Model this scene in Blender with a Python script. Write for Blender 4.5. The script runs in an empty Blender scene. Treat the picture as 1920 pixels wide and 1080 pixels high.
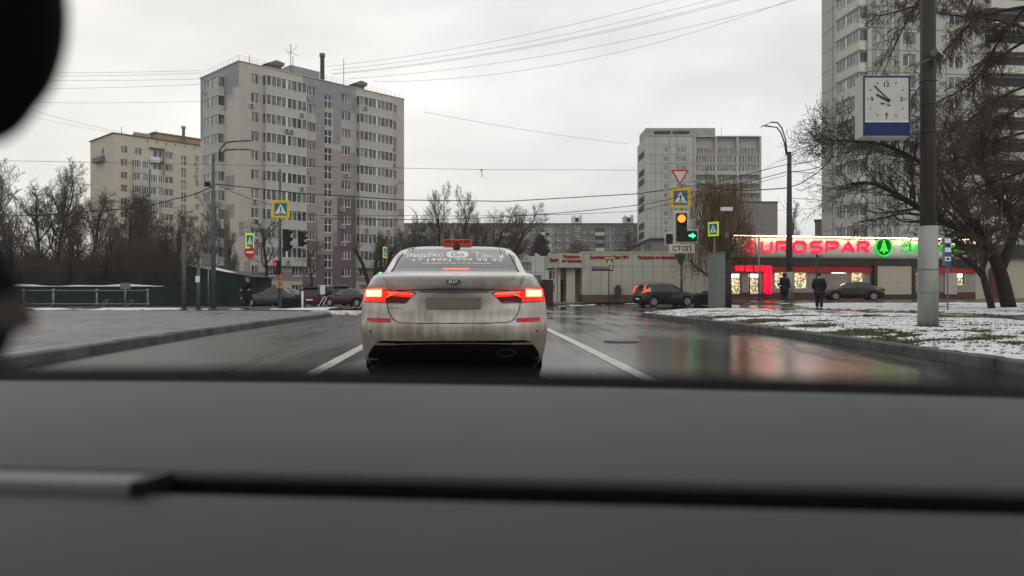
import bpy, bmesh, math, random
from mathutils import Vector, Matrix, noise
R = math.radians
HAZE = .00042
C = bpy.context.scene.collection
SC = bpy.context.scene

# ------------------------------------------------------------------ camera
FPX = 1387.0                      # focal length in pixels of the 1920 px wide photograph
cam_d = bpy.data.cameras.new('camera')
cam = bpy.data.objects.new('camera', cam_d); C.objects.link(cam)
cam.location = (0, 0, 1.0); cam.rotation_euler = (R(90), 0, 0)
cam_d.lens = 26.006; cam_d.sensor_width = 36.0
cam_d.clip_start = 0.02; cam_d.clip_end = 4000
cam_d.dof.use_dof = True; cam_d.dof.focus_distance = 16.0; cam_d.dof.aperture_fstop = 5.2
SC.camera = cam
# ------------------------------------------------------------------ world: overcast
SUN_EL, SUN_AZ = 38, -35
w = bpy.data.worlds.new('World'); SC.world = w; w.use_nodes = True
nt = w.node_tree; nt.nodes.clear()
def wn(t): return nt.nodes.new(t)
sky = wn('ShaderNodeTexSky'); sky.sky_type = 'NISHITA'; sky.sun_disc = False
sky.sun_elevation = R(SUN_EL); sky.sun_rotation = R(SUN_AZ); sky.air_density = 1.0; sky.dust_density = 4.0
tc = wn('ShaderNodeTexCoord'); mp = wn('ShaderNodeMapping'); mp.inputs['Scale'].default_value = (1.2, 1.2, 3.2)
nz = wn('ShaderNodeTexNoise'); nz.inputs['Scale'].default_value = 1.7; nz.inputs['Detail'].default_value = 5; nz.inputs['Roughness'].default_value = .5
rp = wn('ShaderNodeValToRGB')
rp.color_ramp.elements[0].position = .36; rp.color_ramp.elements[0].color = (5.35, 5.35, 5.25, 1)
rp.color_ramp.elements[1].position = .66; rp.color_ramp.elements[1].color = (7.95, 7.9, 7.65, 1)
mx = wn('ShaderNodeMixRGB'); mx.inputs[0].default_value = .93
bg = wn('ShaderNodeBackground'); bg.inputs[1].default_value = .138
out = wn('ShaderNodeOutputWorld')
L = nt.links.new
L(tc.outputs['Generated'], mp.inputs[0]); L(mp.outputs[0], nz.inputs['Vector']); L(nz.outputs[0], rp.inputs[0])
L(sky.outputs[0], mx.inputs[1]); L(rp.outputs[0], mx.inputs[2]); L(mx.outputs[0], bg.inputs[0]); L(bg.outputs[0], out.inputs[0])
# ------------------------------------------------------------------ sun behind the cloud
sd = bpy.data.lights.new('sun', 'SUN'); sd.energy = .55; sd.angle = R(25); sd.color = (1, .96, .9)
so = bpy.data.objects.new('sun', sd); C.objects.link(so); so.location = (0, 0, 60)
so.rotation_euler = (R(90 - SUN_EL), 0, R(180 - SUN_AZ) + math.pi)
SC.view_settings.view_transform = 'Standard'; SC.view_settings.look = 'None'
SC.view_settings.exposure = 0.0; SC.view_settings.gamma = 1

# ------------------------------------------------------------------ helpers
def ss(t):
    t = max(0., min(1., t)); return t*t*(3-2*t)
def lerp(a, b, t): return a+(b-a)*t
def interp(tab, y):
    if y <= tab[0][0]: return tab[0][1]
    for (a, va), (b, vb) in zip(tab, tab[1:]):
        if y <= b: return va+(vb-va)*(y-a)/(b-a)
    return tab[-1][1]
def P(px, py, Y):                 # photograph pixel + distance -> point of the place
    return Vector(((px-960)*Y/FPX, Y, 1.0-(py-540)*Y/FPX))
def g(x, y):                      # height of road level
    z = -.30*ss((y-12)/36)
    z += -.42*ss((y-50)/18)*(1-ss((x-2)/9))
    return z
KL = [(-4, -5.57), (29, -7.06), (32, -8), (34, -10.5), (35, -16)]
KR = [(-4, 6.27), (30, 5.25), (33, 6), (36, 8), (39, 11.5), (43, 14), (50, 15), (62, 15.2)]
def kl(y): return interp(KL, y)
def kr(y): return interp(KR, y)
def gl(x, y):                     # height of the raised lawn on the right
    return g(x, y)+.15+.25*ss((y-33)/16)
def vz(y): return .17*(1-ss((y-44)/3))
def surf(x, y):
    if x < kl(y) and y < 35: return g(x, y)+.15
    if x > kr(y) and y < 62: return gl(x, y)
    if x < -8.5 and 35 <= y < 46: return g(x, y)+vz(y)
    return g(x, y)
def gp(px, py, ymin=6, ymax=90):  # pixel -> where that sight line meets the ground
    y = ymin
    while y < ymax:
        p = P(px, py, y)
        if p.z <= surf(p.x, y): break
        y += .05
    return Vector((p.x, y, surf(p.x, y)))

MATS = {}
def mat(name, col, rough=.7, metal=0., spec=.22, col2=None, scale=3., stretch=(1,1,1), bump=0., bscale=40., coat=0., emit=None, estr=0., alpha=None, coords='Object', detail=5, lo=.35, hi=.65, rough2=None):
    if name in MATS: return MATS[name]
    m = bpy.data.materials.new(name); m.use_nodes = True; n = m.node_tree; b = n.nodes['Principled BSDF']
    b.inputs['Base Color'].default_value = (*col, 1); b.inputs['Roughness'].default_value = rough
    b.inputs['Metallic'].default_value = metal; b.inputs['Specular IOR Level'].default_value = spec
    b.inputs['Coat Weight'].default_value = coat
    t = n.nodes.new('ShaderNodeTexCoord'); mp = n.nodes.new('ShaderNodeMapping'); mp.inputs['Scale'].default_value = stretch
    n.links.new(t.outputs[coords], mp.inputs[0])
    if col2 is None: col2 = tuple(c*.86 for c in col)
    nz = n.nodes.new('ShaderNodeTexNoise'); nz.inputs['Scale'].default_value = scale; nz.inputs['Detail'].default_value = detail
    n.links.new(mp.outputs[0], nz.inputs['Vector'])
    r = n.nodes.new('ShaderNodeValToRGB'); r.color_ramp.elements[0].position = lo; r.color_ramp.elements[1].position = hi
    r.color_ramp.elements[0].color = (*col, 1); r.color_ramp.elements[1].color = (*col2, 1)
    n.links.new(nz.outputs[0], r.inputs[0]); n.links.new(r.outputs[0], b.inputs['Base Color'])
    if rough2 is not None:
        mr = n.nodes.new('ShaderNodeMapRange'); mr.inputs[1].default_value = lo; mr.inputs[2].default_value = hi
        mr.inputs[3].default_value = rough; mr.inputs[4].default_value = rough2
        n.links.new(nz.outputs[0], mr.inputs[0]); n.links.new(mr.outputs[0], b.inputs['Roughness'])
    if bump:
        nb = n.nodes.new('ShaderNodeTexNoise'); nb.inputs['Scale'].default_value = bscale; nb.inputs['Detail'].default_value = 4
        n.links.new(mp.outputs[0], nb.inputs['Vector'])
        bp = n.nodes.new('ShaderNodeBump'); bp.inputs['Strength'].default_value = bump; bp.inputs['Distance'].default_value = .02
        n.links.new(nb.outputs[0], bp.inputs['Height']); n.links.new(bp.outputs[0], b.inputs['Normal'])
    if emit:
        b.inputs['Emission Color'].default_value = (*emit, 1); b.inputs['Emission Strength'].default_value = estr
    if alpha is not None: b.inputs['Alpha'].default_value = alpha
    MATS[name] = m; return m

class MB:
    def __init__(s): s.v = []; s.f = []; s.m = []; s.sm = []
    def face(s, pts, m=0, smooth=False):
        i = len(s.v); s.v += [tuple(p) for p in pts]; s.f.append(tuple(range(i, i+len(pts)))); s.m.append(m); s.sm.append(smooth)
    def box(s, a, b, m=0):
        x0, y0, z0 = (min(a[i], b[i]) for i in range(3)); x1, y1, z1 = (max(a[i], b[i]) for i in range(3))
        i = len(s.v)
        s.v += [(x0,y0,z0),(x1,y0,z0),(x1,y1,z0),(x0,y1,z0),(x0,y0,z1),(x1,y0,z1),(x1,y1,z1),(x0,y1,z1)]
        for q in ((3,2,1,0),(4,5,6,7),(0,1,5,4),(1,2,6,5),(2,3,7,6),(3,0,4,7)):
            s.f.append(tuple(i+k for k in q)); s.m.append(m); s.sm.append(False)
        return s
    def tube(s, pts, rad, n=8, m=0, cap=True, smooth=True):
        pts = [Vector(p) for p in pts]
        if not isinstance(rad, (list, tuple)): rad = [rad]*len(pts)
        base = len(s.v); d0 = (pts[1]-pts[0]).normalized()
        up = Vector((0,0,1)) if abs(d0.z) < .9 else Vector((1,0,0))
        u = d0.cross(up).normalized()
        for k, p in enumerate(pts):
            if k == 0: d = d0
            elif k == len(pts)-1: d = (pts[-1]-pts[-2]).normalized()
            else: d = (pts[k+1]-pts[k-1]).normalized()
            u = (u-d*u.dot(d))
            if u.length < 1e-6: u = d.orthogonal()
            u.normalize(); vv = d.cross(u)
            for j in range(n):
                a = 2*math.pi*j/n; s.v.append(tuple(p+(u*math.cos(a)+vv*math.sin(a))*rad[k]))
        for k in range(len(pts)-1):
            for j in range(n):
                a = base+k*n+j; b = base+k*n+(j+1) % n
                s.f.append((a, b, b+n, a+n)); s.m.append(m); s.sm.append(smooth)
        if cap:
            s.f.append(tuple(base+j for j in reversed(range(n)))); s.m.append(m); s.sm.append(False)
            e = base+(len(pts)-1)*n; s.f.append(tuple(e+j for j in range(n))); s.m.append(m); s.sm.append(False)
        return s
    def prism(s, pts, y0, y1, m=0):          # outline in x,z pushed along y
        n = len(pts); i = len(s.v)
        ar = sum(pts[k][0]*pts[(k+1)%n][1]-pts[(k+1)%n][0]*pts[k][1] for k in range(n))
        if ar < 0: pts = pts[::-1]
        s.v += [(x, y0, z) for x, z in pts]+[(x, y1, z) for x, z in pts]
        s.f.append(tuple(range(i, i+n))); s.m.append(m); s.sm.append(False)
        s.f.append(tuple(range(i+2*n-1, i+n-1, -1))); s.m.append(m); s.sm.append(False)
        for k in range(n):
            a, b = i+k, i+(k+1) % n; s.f.append((b, a, a+n, b+n)); s.m.append(m); s.sm.append(False)
        return s
    def hprism(s, pts, z0, z1, m=0):          # outline in x,y pushed along z
        n = len(pts); i = len(s.v)
        s.v += [(x, y, z0) for x, y in pts]+[(x, y, z1) for x, y in pts]
        s.f.append(tuple(range(i+n-1, i-1, -1))); s.f.append(tuple(range(i+n, i+2*n))); s.m += [m, m]; s.sm += [False, False]
        for k in range(n):
            a, b = i+k, i+(k+1) % n; s.f.append((a, b, b+n, a+n)); s.m.append(m); s.sm.append(False)
        return s
    def stroke(s, p, q, w, y0, y1, m=0):
        d = Vector((q[0]-p[0], q[1]-p[1])); d.normalize(); nx, nz = -d.y*w/2, d.x*w/2
        return s.prism([(p[0]+nx,p[1]+nz),(q[0]+nx,q[1]+nz),(q[0]-nx,q[1]-nz),(p[0]-nx,p[1]-nz)], y0, y1, m)
    def disc(s, c, r, y0, y1, m=0, n=20, rz=None):
        rz = rz or r
        return s.prism([(c[0]+r*math.cos(2*math.pi*k/n), c[1]+rz*math.sin(2*math.pi*k/n)) for k in range(n)], y0, y1, m)
    def grid(s, rows, m=0, smooth=True, close=False):
        i = len(s.v); n = len(rows[0])
        for r in rows: s.v += [tuple(p) for p in r]
        for a in range(len(rows)-1):
            for b in range(n if close else n-1):
                c = (b+1) % n
                s.f.append((i+a*n+b, i+a*n+c, i+(a+1)*n+c, i+(a+1)*n+b)); s.m.append(m); s.sm.append(smooth)
        return s
    def mesh(s, name, mats):
        me = bpy.data.meshes.new(name); me.from_pydata(s.v, [], s.f)
        if not isinstance(mats, (list, tuple)): mats = [mats]
        for x in mats: me.materials.append(x)
        me.polygons.foreach_set('material_index', s.m); me.polygons.foreach_set('use_smooth', s.sm); me.update()
        return me
    def build(s, name, mats, parent=None, loc=(0,0,0), rot=(0,0,0), **tags):
        return add(name, s.mesh(name, mats), parent, loc, rot, **tags)
def add(name, me, parent=None, loc=(0,0,0), rot=(0,0,0), **tags):
    o = bpy.data.objects.new(name, me); C.objects.link(o); o.parent = parent; o.location = loc; o.rotation_euler = rot
    for k, v in tags.items(): o[k] = v
    return o
def thing(name, label, cat, loc=(0,0,0), rz=0., group=None):
    o = bpy.data.objects.new(name, None); C.objects.link(o); o.location = loc; o.rotation_euler = (0,0,rz); o.empty_display_size = .3
    o['label'] = label; o['category'] = cat
    if group: o['group'] = group
    return o
def tagged(o, label, cat, group=None):
    o['label'] = label; o['category'] = cat
    if group: o['group'] = group
    return o
def bevel(o, wd=.02, seg=2, smooth=True):
    md = o.modifiers.new('bevel', 'BEVEL'); md.width = wd; md.segments = seg; md.limit_method = 'ANGLE'
    return o
def textmesh(body, width, height, m, bold=0., extrude=.01, shear=0., space=1.):
    c = bpy.data.curves.new('t', 'FONT'); c.body = body; c.offset = bold; c.extrude = 0; c.shear = shear; c.space_character = space; c.resolution_u = 3
    o = bpy.data.objects.new('t', c); C.objects.link(o); bpy.context.view_layer.update()
    me = bpy.data.meshes.new_from_object(o.evaluated_get(bpy.context.evaluated_depsgraph_get()))
    bpy.data.objects.remove(o); bpy.data.curves.remove(c)
    xs = [v.co.x for v in me.vertices]; ys = [v.co.y for v in me.vertices]
    x0, x1, y0, y1 = min(xs), max(xs), min(ys), max(ys)
    bm = bmesh.new(); bm.from_mesh(me)
    for v in bm.verts:
        v.co = Vector(((v.co.x-x0)/(x1-x0)*width-width/2, 0, (v.co.y-y0)/(y1-y0)*height-height/2))
    if extrude:
        r = bmesh.ops.extrude_face_region(bm, geom=bm.faces[:])
        for e in r['geom']:
            if isinstance(e, bmesh.types.BMVert): e.co.y -= extrude
    bmesh.ops.recalc_face_normals(bm, faces=bm.faces[:]) if extrude else None
    bm.to_mesh(me); bm.free(); me.materials.clear(); me.materials.append(m); me.name = 'lettering'
    return me

# ------------------------------------------------------------------ materials
def asphalt_mat(name, base, base2, wetlo, wethi, rwet, rdry, sc=.25, bumps=.25):
    m = bpy.data.materials.new(name); m.use_nodes = True; n = m.node_tree; b = n.nodes['Principled BSDF']; K = n.links.new
    t = n.nodes.new('ShaderNodeTexCoord')
    mp = n.nodes.new('ShaderNodeMapping'); mp.inputs['Scale'].default_value = (1.6, .55, 1); K(t.outputs['Object'], mp.inputs[0])
    a = n.nodes.new('ShaderNodeTexNoise'); a.inputs['Scale'].default_value = sc; a.inputs['Detail'].default_value = 7; K(mp.outputs[0], a.inputs['Vector'])
    sp = n.nodes.new('ShaderNodeSeparateXYZ'); K(t.outputs['Object'], sp.inputs[0])
    mrx = n.nodes.new('ShaderNodeMapRange'); mrx.inputs[1].default_value = -4; mrx.inputs[2].default_value = 3; mrx.inputs[3].default_value = .12; mrx.inputs[4].default_value = -.1; K(sp.outputs[0], mrx.inputs[0])
    ad0 = n.nodes.new('ShaderNodeMath'); ad0.operation = 'ADD'; K(a.outputs[0], ad0.inputs[0]); K(mrx.outputs[0], ad0.inputs[1])
    mpt = n.nodes.new('ShaderNodeMapping'); mpt.inputs['Scale'].default_value = (2.2, .12, 1); mpt.inputs['Rotation'].default_value = (0, 0, -.058); K(t.outputs['Object'], mpt.inputs[0])
    tr = n.nodes.new('ShaderNodeTexNoise'); tr.inputs['Scale'].default_value = 1.2; tr.inputs['Detail'].default_value = 6; tr.inputs['Roughness'].default_value = .65; K(mpt.outputs[0], tr.inputs['Vector'])
    ad = n.nodes.new('ShaderNodeMath'); ad.operation = 'MULTIPLY_ADD'; K(tr.outputs[0], ad.inputs[0]); ad.inputs[1].default_value = .55; K(ad0.outputs[0], ad.inputs[2])
    sb = n.nodes.new('ShaderNodeMath'); sb.operation = 'SUBTRACT'; sb.inputs[1].default_value = .27; K(ad.outputs[0], sb.inputs[0]); ad = sb
    mr = n.nodes.new('ShaderNodeMapRange'); mr.inputs[1].default_value = wetlo; mr.inputs[2].default_value = wethi; K(ad.outputs[0], mr.inputs[0])
    mrr = n.nodes.new('ShaderNodeMapRange'); mrr.inputs[3].default_value = rwet; mrr.inputs[4].default_value = rdry; K(mr.outputs[0], mrr.inputs[0]); K(mrr.outputs[0], b.inputs['Roughness'])
    f = n.nodes.new('ShaderNodeTexNoise'); f.inputs['Scale'].default_value = 90; f.inputs['Detail'].default_value = 3; K(t.outputs['Object'], f.inputs['Vector'])
    c = n.nodes.new('ShaderNodeMixRGB'); c.inputs[1].default_value = (*base, 1); c.inputs[2].default_value = (*base2, 1); K(mr.outputs[0], c.inputs[0])
    c2 = n.nodes.new('ShaderNodeMixRGB'); c2.blend_type = 'MULTIPLY'; c2.inputs[0].default_value = .6; K(c.outputs[0], c2.inputs[1])
    fr = n.nodes.new('ShaderNodeValToRGB'); fr.color_ramp.elements[0].position = .3; fr.color_ramp.elements[0].color = (.35,.35,.35,1); fr.color_ramp.elements[1].position = .7; K(f.outputs[0], fr.inputs[0]); K(fr.outputs[0], c2.inputs[2])
    md = n.nodes.new('ShaderNodeTexNoise'); md.inputs['Scale'].default_value = 1.7; md.inputs['Detail'].default_value = 9; md.inputs['Roughness'].default_value = .7; K(mp.outputs[0], md.inputs['Vector'])
    mdr = n.nodes.new('ShaderNodeMapRange'); mdr.inputs[1].default_value = .36; mdr.inputs[2].default_value = .64; mdr.inputs[3].default_value = .5; mdr.inputs[4].default_value = 1.25; K(md.outputs[0], mdr.inputs[0])
    c25 = n.nodes.new('ShaderNodeMixRGB'); c25.blend_type = 'MULTIPLY'; c25.inputs[0].default_value = 1; K(c2.outputs[0], c25.inputs[1]); K(mdr.outputs[0], c25.inputs[2]); c2 = c25
    # thin cracks and patched seams
    vo = n.nodes.new('ShaderNodeTexVoronoi'); vo.feature = 'DISTANCE_TO_EDGE'; vo.inputs['Scale'].default_value = .33
    wv = n.nodes.new('ShaderNodeTexNoise'); wv.inputs['Scale'].default_value = 1.3; wv.inputs['Detail'].default_value = 5; K(t.outputs['Object'], wv.inputs['Vector'])
    mv = n.nodes.new('ShaderNodeMixRGB'); mv.inputs[0].default_value = .25; K(t.outputs['Object'], mv.inputs[1]); K(wv.outputs['Color'], mv.inputs[2]); K(mv.outputs[0], vo.inputs['Vector'])
    cr = n.nodes.new('ShaderNodeMapRange'); cr.inputs[1].default_value = .0; cr.inputs[2].default_value = .006; cr.inputs[3].default_value = .35; cr.inputs[4].default_value = 1; K(vo.outputs['Distance'], cr.inputs[0])
    c3 = n.nodes.new('ShaderNodeMixRGB'); c3.blend_type = 'MULTIPLY'; c3.inputs[0].default_value = 1; K(c2.outputs[0], c3.inputs[1]); K(cr.outputs[0], c3.inputs[2])
    K(c3.outputs[0], b.inputs['Base Color'])
    bp = n.nodes.new('ShaderNodeBump'); bp.inputs['Strength'].default_value = bumps; bp.inputs['Distance'].default_value = .004; K(f.outputs[0], bp.inputs['Height'])
    lw = n.nodes.new('ShaderNodeTexNoise'); lw.inputs['Scale'].default_value = 2.2; lw.inputs['Detail'].default_value = 6; K(mp.outputs[0], lw.inputs['Vector'])
    b2 = n.nodes.new('ShaderNodeBump'); b2.inputs['Strength'].default_value = .35; b2.inputs['Distance'].default_value = .012; K(lw.outputs[0], b2.inputs['Height']); K(bp.outputs[0], b2.inputs['Normal'])
    K(b2.outputs[0], b.inputs['Normal']); b.inputs['Specular IOR Level'].default_value = .5
    return m
M_ROAD = asphalt_mat('wet_asphalt', (.014,.014,.014), (.036,.036,.035), .36, .66, .10, .38)
M_PLAZA = asphalt_mat('damp_plaza_asphalt', (.085,.086,.09), (.17,.17,.172), .35, .68, .16, .6, .35)
M_PATH = asphalt_mat('wet_path_asphalt', (.05,.045,.042), (.075,.07,.066), .35, .65, .12, .5, .5)
M_KERB = mat('kerb_concrete', (.11,.11,.105), .6, col2=(.05,.05,.047), scale=2.5, bump=.4, bscale=25)
M_GROUND = mat('bare_ground', (.07,.062,.05), .85, col2=(.045,.042,.035), scale=.5, bump=.4, bscale=8)
M_SOIL = mat('lawn_soil', (.035,.04,.018), .9, col2=(.05,.045,.03), scale=4, bump=.6, bscale=30)
M_SNOW = mat('snow', (.66,.67,.69), .6, col2=(.50,.51,.52), scale=6, bump=.5, bscale=22)
M_DSNOW = mat('dirty_snow', (.6,.6,.58), .6, col2=(.2,.18,.15), scale=5, bump=.6, bscale=22)
M_GRASS = mat('grass_blade', (.07,.095,.025), .7, col2=(.13,.12,.05), scale=9)
M_LINE = mat('road_paint', (.52,.52,.48), .45, col2=(.2,.2,.19), scale=7, lo=.45, hi=.75, rough2=.3)
M_STEEL = mat('galvanised_steel', (.22,.225,.225), .5, .6, scale=5, col2=(.16,.16,.16))
M_DSTEEL = mat('dark_painted_steel', (.045,.05,.05), .5, .2, scale=5)
M_POLE = mat('grey_painted_pole', (.10,.105,.10), .5, .1, scale=4, col2=(.07,.07,.07))
M_BLACK = mat('black_plastic', (.012,.012,.012), .5)
M_WHITE = mat('white_enamel', (.72,.72,.70), .45, col2=(.6,.6,.57), scale=4)
M_CONC = mat('grey_concrete', (.34,.34,.32), .8, col2=(.22,.22,.2), scale=1.5, stretch=(1,1,.4), bump=.3, bscale=20)
M_WIRE = mat('wire_rubber', (.02,.02,.02), .6)
M_BARK = mat('dark_bark', (.034,.028,.023), .95, spec=.08, col2=(.02,.016,.013), scale=14, stretch=(1,1,.25), bump=.7, bscale=30)
M_TWIG = mat('brown_twig', (.085,.062,.048), .9, col2=(.06,.048,.04), scale=3)
M_TWIGR = mat('reddish_twig', (.095,.058,.042), .9, col2=(.06,.042,.034), scale=3)
M_TWIGW = mat('willow_twig', (.17,.11,.055), .9, col2=(.11,.07,.035), scale=3)
M_TWIGG = mat('grey_twig', (.13,.12,.105), .9, col2=(.09,.082,.072), scale=3)
M_PVC = mat('white_window_frame', (.68,.68,.66), .5)
M_GLASSD = mat('dark_car_glass', (.012,.013,.014), .06, spec=.7)
M_RUBBER = mat('tyre_rubber', (.012,.012,.012), .75, bump=.3, bscale=60)
M_RIM = mat('alloy_rim', (.3,.3,.3), .35, .8)
def pane_mat(name, dark, light, amt, sx=2.2, rough=.12):
    m = bpy.data.materials.new(name); m.use_nodes = True; n = m.node_tree; b = n.nodes['Principled BSDF']; K = n.links.new
    t = n.nodes.new('ShaderNodeTexCoord'); oi = n.nodes.new('ShaderNodeObjectInfo')
    sc = n.nodes.new('ShaderNodeVectorMath'); sc.operation = 'SCALE'; sc.inputs[3].default_value = 91.0
    cb = n.nodes.new('ShaderNodeCombineXYZ'); K(oi.outputs['Random'], cb.inputs[0]); K(oi.outputs['Random'], cb.inputs[1]); K(cb.outputs[0], sc.inputs[0])
    ad = n.nodes.new('ShaderNodeVectorMath'); K(t.outputs['Object'], ad.inputs[0]); K(sc.outputs[0], ad.inputs[1])
    mp = n.nodes.new('ShaderNodeMapping'); mp.inputs['Scale'].default_value = (sx, 1, .25); K(ad.outputs[0], mp.inputs[0])
    nz = n.nodes.new('ShaderNodeTexNoise'); nz.inputs['Scale'].default_value = 1.0; nz.inputs['Detail'].default_value = 3; nz.inputs['Roughness'].default_value = .7; K(mp.outputs[0], nz.inputs['Vector'])
    r = n.nodes.new('ShaderNodeValToRGB'); r.color_ramp.elements[0].position = .5-amt; r.color_ramp.elements[1].position = .72-amt
    r.color_ramp.elements[0].color = (*dark, 1); r.color_ramp.elements[1].color = (*light, 1)
    K(nz.outputs[0], r.inputs[0]); K(r.outputs[0], b.inputs['Base Color']); b.inputs['Roughness'].default_value = rough; b.inputs['Specular IOR Level'].default_value = .6
    MATS[name] = m; return m
M_PANE = pane_mat('window_glass', (.02,.021,.02), (.30,.29,.27), .04)
M_PANE2 = pane_mat('loggia_glass', (.028,.03,.029), (.25,.25,.235), .05, sx=1.4)
M_PANE3 = pane_mat('stair_glass', (.02,.02,.02), (.12,.12,.12), .0)
# ================================================================== ground
def ground_sheet():
    mb = MB()
    ys = [-60,-30,-10,-4]+[i for i in range(0, 100, 3)]+[110,130,160,200,300,500,900,1800,3000]
    xs = [-3000,-1200,-500,-250,-150,-100,-70]+[i*3 for i in range(-18, 19)]+[70,100,150,250,500,1200,3000]
    mb.grid([[(x, y, g(x, y)-.012) for x in xs] for y in ys])
    return mb.build('ground', M_GROUND, kind='structure')
ground_sheet()
mb = MB(); ys = [-8+.5*i for i in range(0, 84)]+[34+i for i in range(0, 30)]
rows = []
for y in ys:
    a = kl(y) if y < 29 else lerp(-7.06, -60, ss((y-29)/5)); b = kr(y) if y < 30 else lerp(5.25, 60, ss((y-31)/6))
    if y < 43: b = min(b, kr(y)+.3)
    else: b = min(b, 15.3) if y < 62 else b
    a = a-.0 if y < 29 else a
    rows.append([(lerp(a, b, k/30), y, g(lerp(a, b, k/30), y)) for k in range(31)])
mb.grid(rows); mb.build('road', M_ROAD, kind='structure')
# plaza / pavement left
mb = MB(); rows = []
def plaza_ys(): return [-8+1.*i for i in range(0, 37)]+[29.5,30,30.5,31,31.5,32,32.5,33,33.5,34,34.3,34.6,34.8,35]
for y in plaza_ys():
    a = kl(y)-.16
    rows.append([(x, y, g(x, y)+.15) for x in [a+(-62-a)*(k/30)**1.5 for k in range(30, -1, -1)]])
mb.grid(rows); mb.build('pavement', M_PLAZA, kind='structure')
def kerb_strip(name, pts, side, h):
    # one metre kerbstones with dark joints
    res = []; acc = 0.
    for (a, b) in zip(pts, pts[1:]):
        a, b = Vector(a), Vector(b); n_ = max(1, int((b-a).length/.25)); res += [tuple(a.lerp(b, i/n_)) for i in range(n_)]
    res.append(tuple(pts[-1])); pts = res
    res = []
    for (a, b) in zip(pts, pts[1:]):
        a, b = Vector(a), Vector(b); n_ = max(1, int((b-a).length/.25)); res += [tuple(a.lerp(b, i/n_)) for i in range(n_)]
    res.append(tuple(pts[-1])); pts = res; mb = MB(); rk = random.Random(7); jj = 0.
    def station(k, j, sh):
        x, y = pts[k]; a = Vector(pts[max(0, k-1)]); b = Vector(pts[min(len(pts)-1, k+1)]); d = (b-a).normalized(); nrm = Vector((d.y, -d.x))*side
        z = g(x, y); hh = h(x, y) if callable(h) else h; o1 = Vector((x, y))+d*sh; o2 = o1-nrm*.17
        return [(o1.x, o1.y, z-.02), (o1.x, o1.y, z+hh-.02+j), (o1.x-nrm.x*.02, o1.y-nrm.y*.02, z+hh+.004+j), (o2.x, o2.y, z+hh+.004+j), (o2.x, o2.y, z-.02)]
    for k0 in range(0, len(pts)-1, 4):
        k1 = min(k0+4, len(pts)-1); jj = rk.uniform(-.006, .006)
        r = [station(k, jj, .007 if k == k0 else (-.007 if k == k1 else 0)) for k in range(k0, k1+1)]
        mb.grid(r, smooth=False); mb.face(r[0][::-1]); mb.face(r[-1])
    return mb.build(name, M_KERB, kind='structure')
kerb_strip('kerb', [(kl(y), y) for y in [-8+i*1. for i in range(0, 38)]+[30,31,32,33,33.5,34,34.5,35]]+[(-20,35.1),(-30,35.15),(-45,35.2),(-62,35.2)], 1, .15)
kerb_strip('kerb', [(kr(y), y) for y in [-8+i*1. for i in range(0, 39)]+[31,32,33,34,35,36,37,38,39,40,41,42,43,45,47,50,54,58]], -1, lambda x, y: gl(x, y)-g(x, y))
# road paint
def stripe(xf, y0, y1, wd):
    mb = MB(); n = int((y1-y0)/.5)+1
    mb.grid([[(xf(y)-wd/2, y, g(xf(y), y)+.005), (xf(y)+wd/2, y, g(xf(y), y)+.005)] for y in [lerp(y0, y1, k/n) for k in range(n+1)]])
    return mb.build('lane_line', M_LINE, kind='structure')
stripe(lambda y: -1.85-.055*y, -4, 27.5, .17)
stripe(lambda y: 1.97-.06*y, -4, 27.5, .17)
mb = MB(); mb.grid([[(x, y, g(x, y)+.005) for x in [-.2+k*.5 for k in range(11)]] for y in (28.4, 28.85)]); mb.build('stop_line', M_LINE, kind='structure')
for k in range(0):
    x = -6+k*1.25; mb = MB(); mb.grid([[(xx, y, g(xx, y)+.006) for xx in (x, x+.45)] for y in (30.3, 31, 32, 33.5)]); mb.build('crossing_stripe', M_LINE, kind='structure')
# manhole
p = gp(1165, 641); mb = MB(); mb.hprism([(.33*math.cos(a*math.pi/12), .33*math.sin(a*math.pi/12)) for a in range(24)], 0, .012)
mb.hprism([(.27*math.cos(a*math.pi/12), .27*math.sin(a*math.pi/12)) for a in range(24)], .012, .016)
tagged(mb.build('manhole_cover', mat('cast_iron', (.06,.055,.05), .45, .5, bump=.8, bscale=30), None, (p.x, p.y, g(p.x, p.y)+.002)), 'round iron manhole cover in the wet right lane', 'manhole cover')
# lawn right with snow
def nz(x, y, s, o=0.): return noise.noise(Vector((x*s+o, y*s, o*.7)))
def path_d(x, y):                # distance outside the tarmac path through the lawn (negative = on it)
    cx = interp([(0, 15.3), (24, 15.3), (30, 15.6), (35, 14.2), (38, 13.2), (42, 13.0)], y)
    hw = interp([(0, 1.3), (25, 1.3), (34, 1.6), (42, 2.6)], y)
    return abs(x-cx)-hw
def lawn_z(x, y):
    e = min(1, max(0, x-kr(y)-.15)); m = min(1, max(0, path_d(x, y)*2))
    return gl(x, y)+(.05*nz(x, y, .7)+.025*nz(x, y, 2.6))*min(e, m)+.03*min(e, m)
def snow_m(x, y):
    v = .04+.75*nz(x*.5, y, .5, 3.1)+.80*nz(x*.5, y*1.35, 2.0, 8.)+.38*nz(x*.6, y*1.2, 7.0, 1.)
    v += .16*ss((y-26)/10)
    return v-.5*(1-ss((x-kr(y)-.05)/.25)) - 1.5*(1-ss(path_d(x, y)*3))
mb = MB(); rows = []
for k in range(0, 130):
    y = -8+k*.55 if k < 100 else 47+(k-100)*.5
    a = kr(y)+.16; rows.append([(x, y, lawn_z(x, y)-.004) for x in [a+(64-a)*(j/60)**1.8 for j in range(61)]])
mb.grid(rows); mb.build('lawn', M_SOIL, kind='structure')
mb = MB(); rows = []
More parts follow.
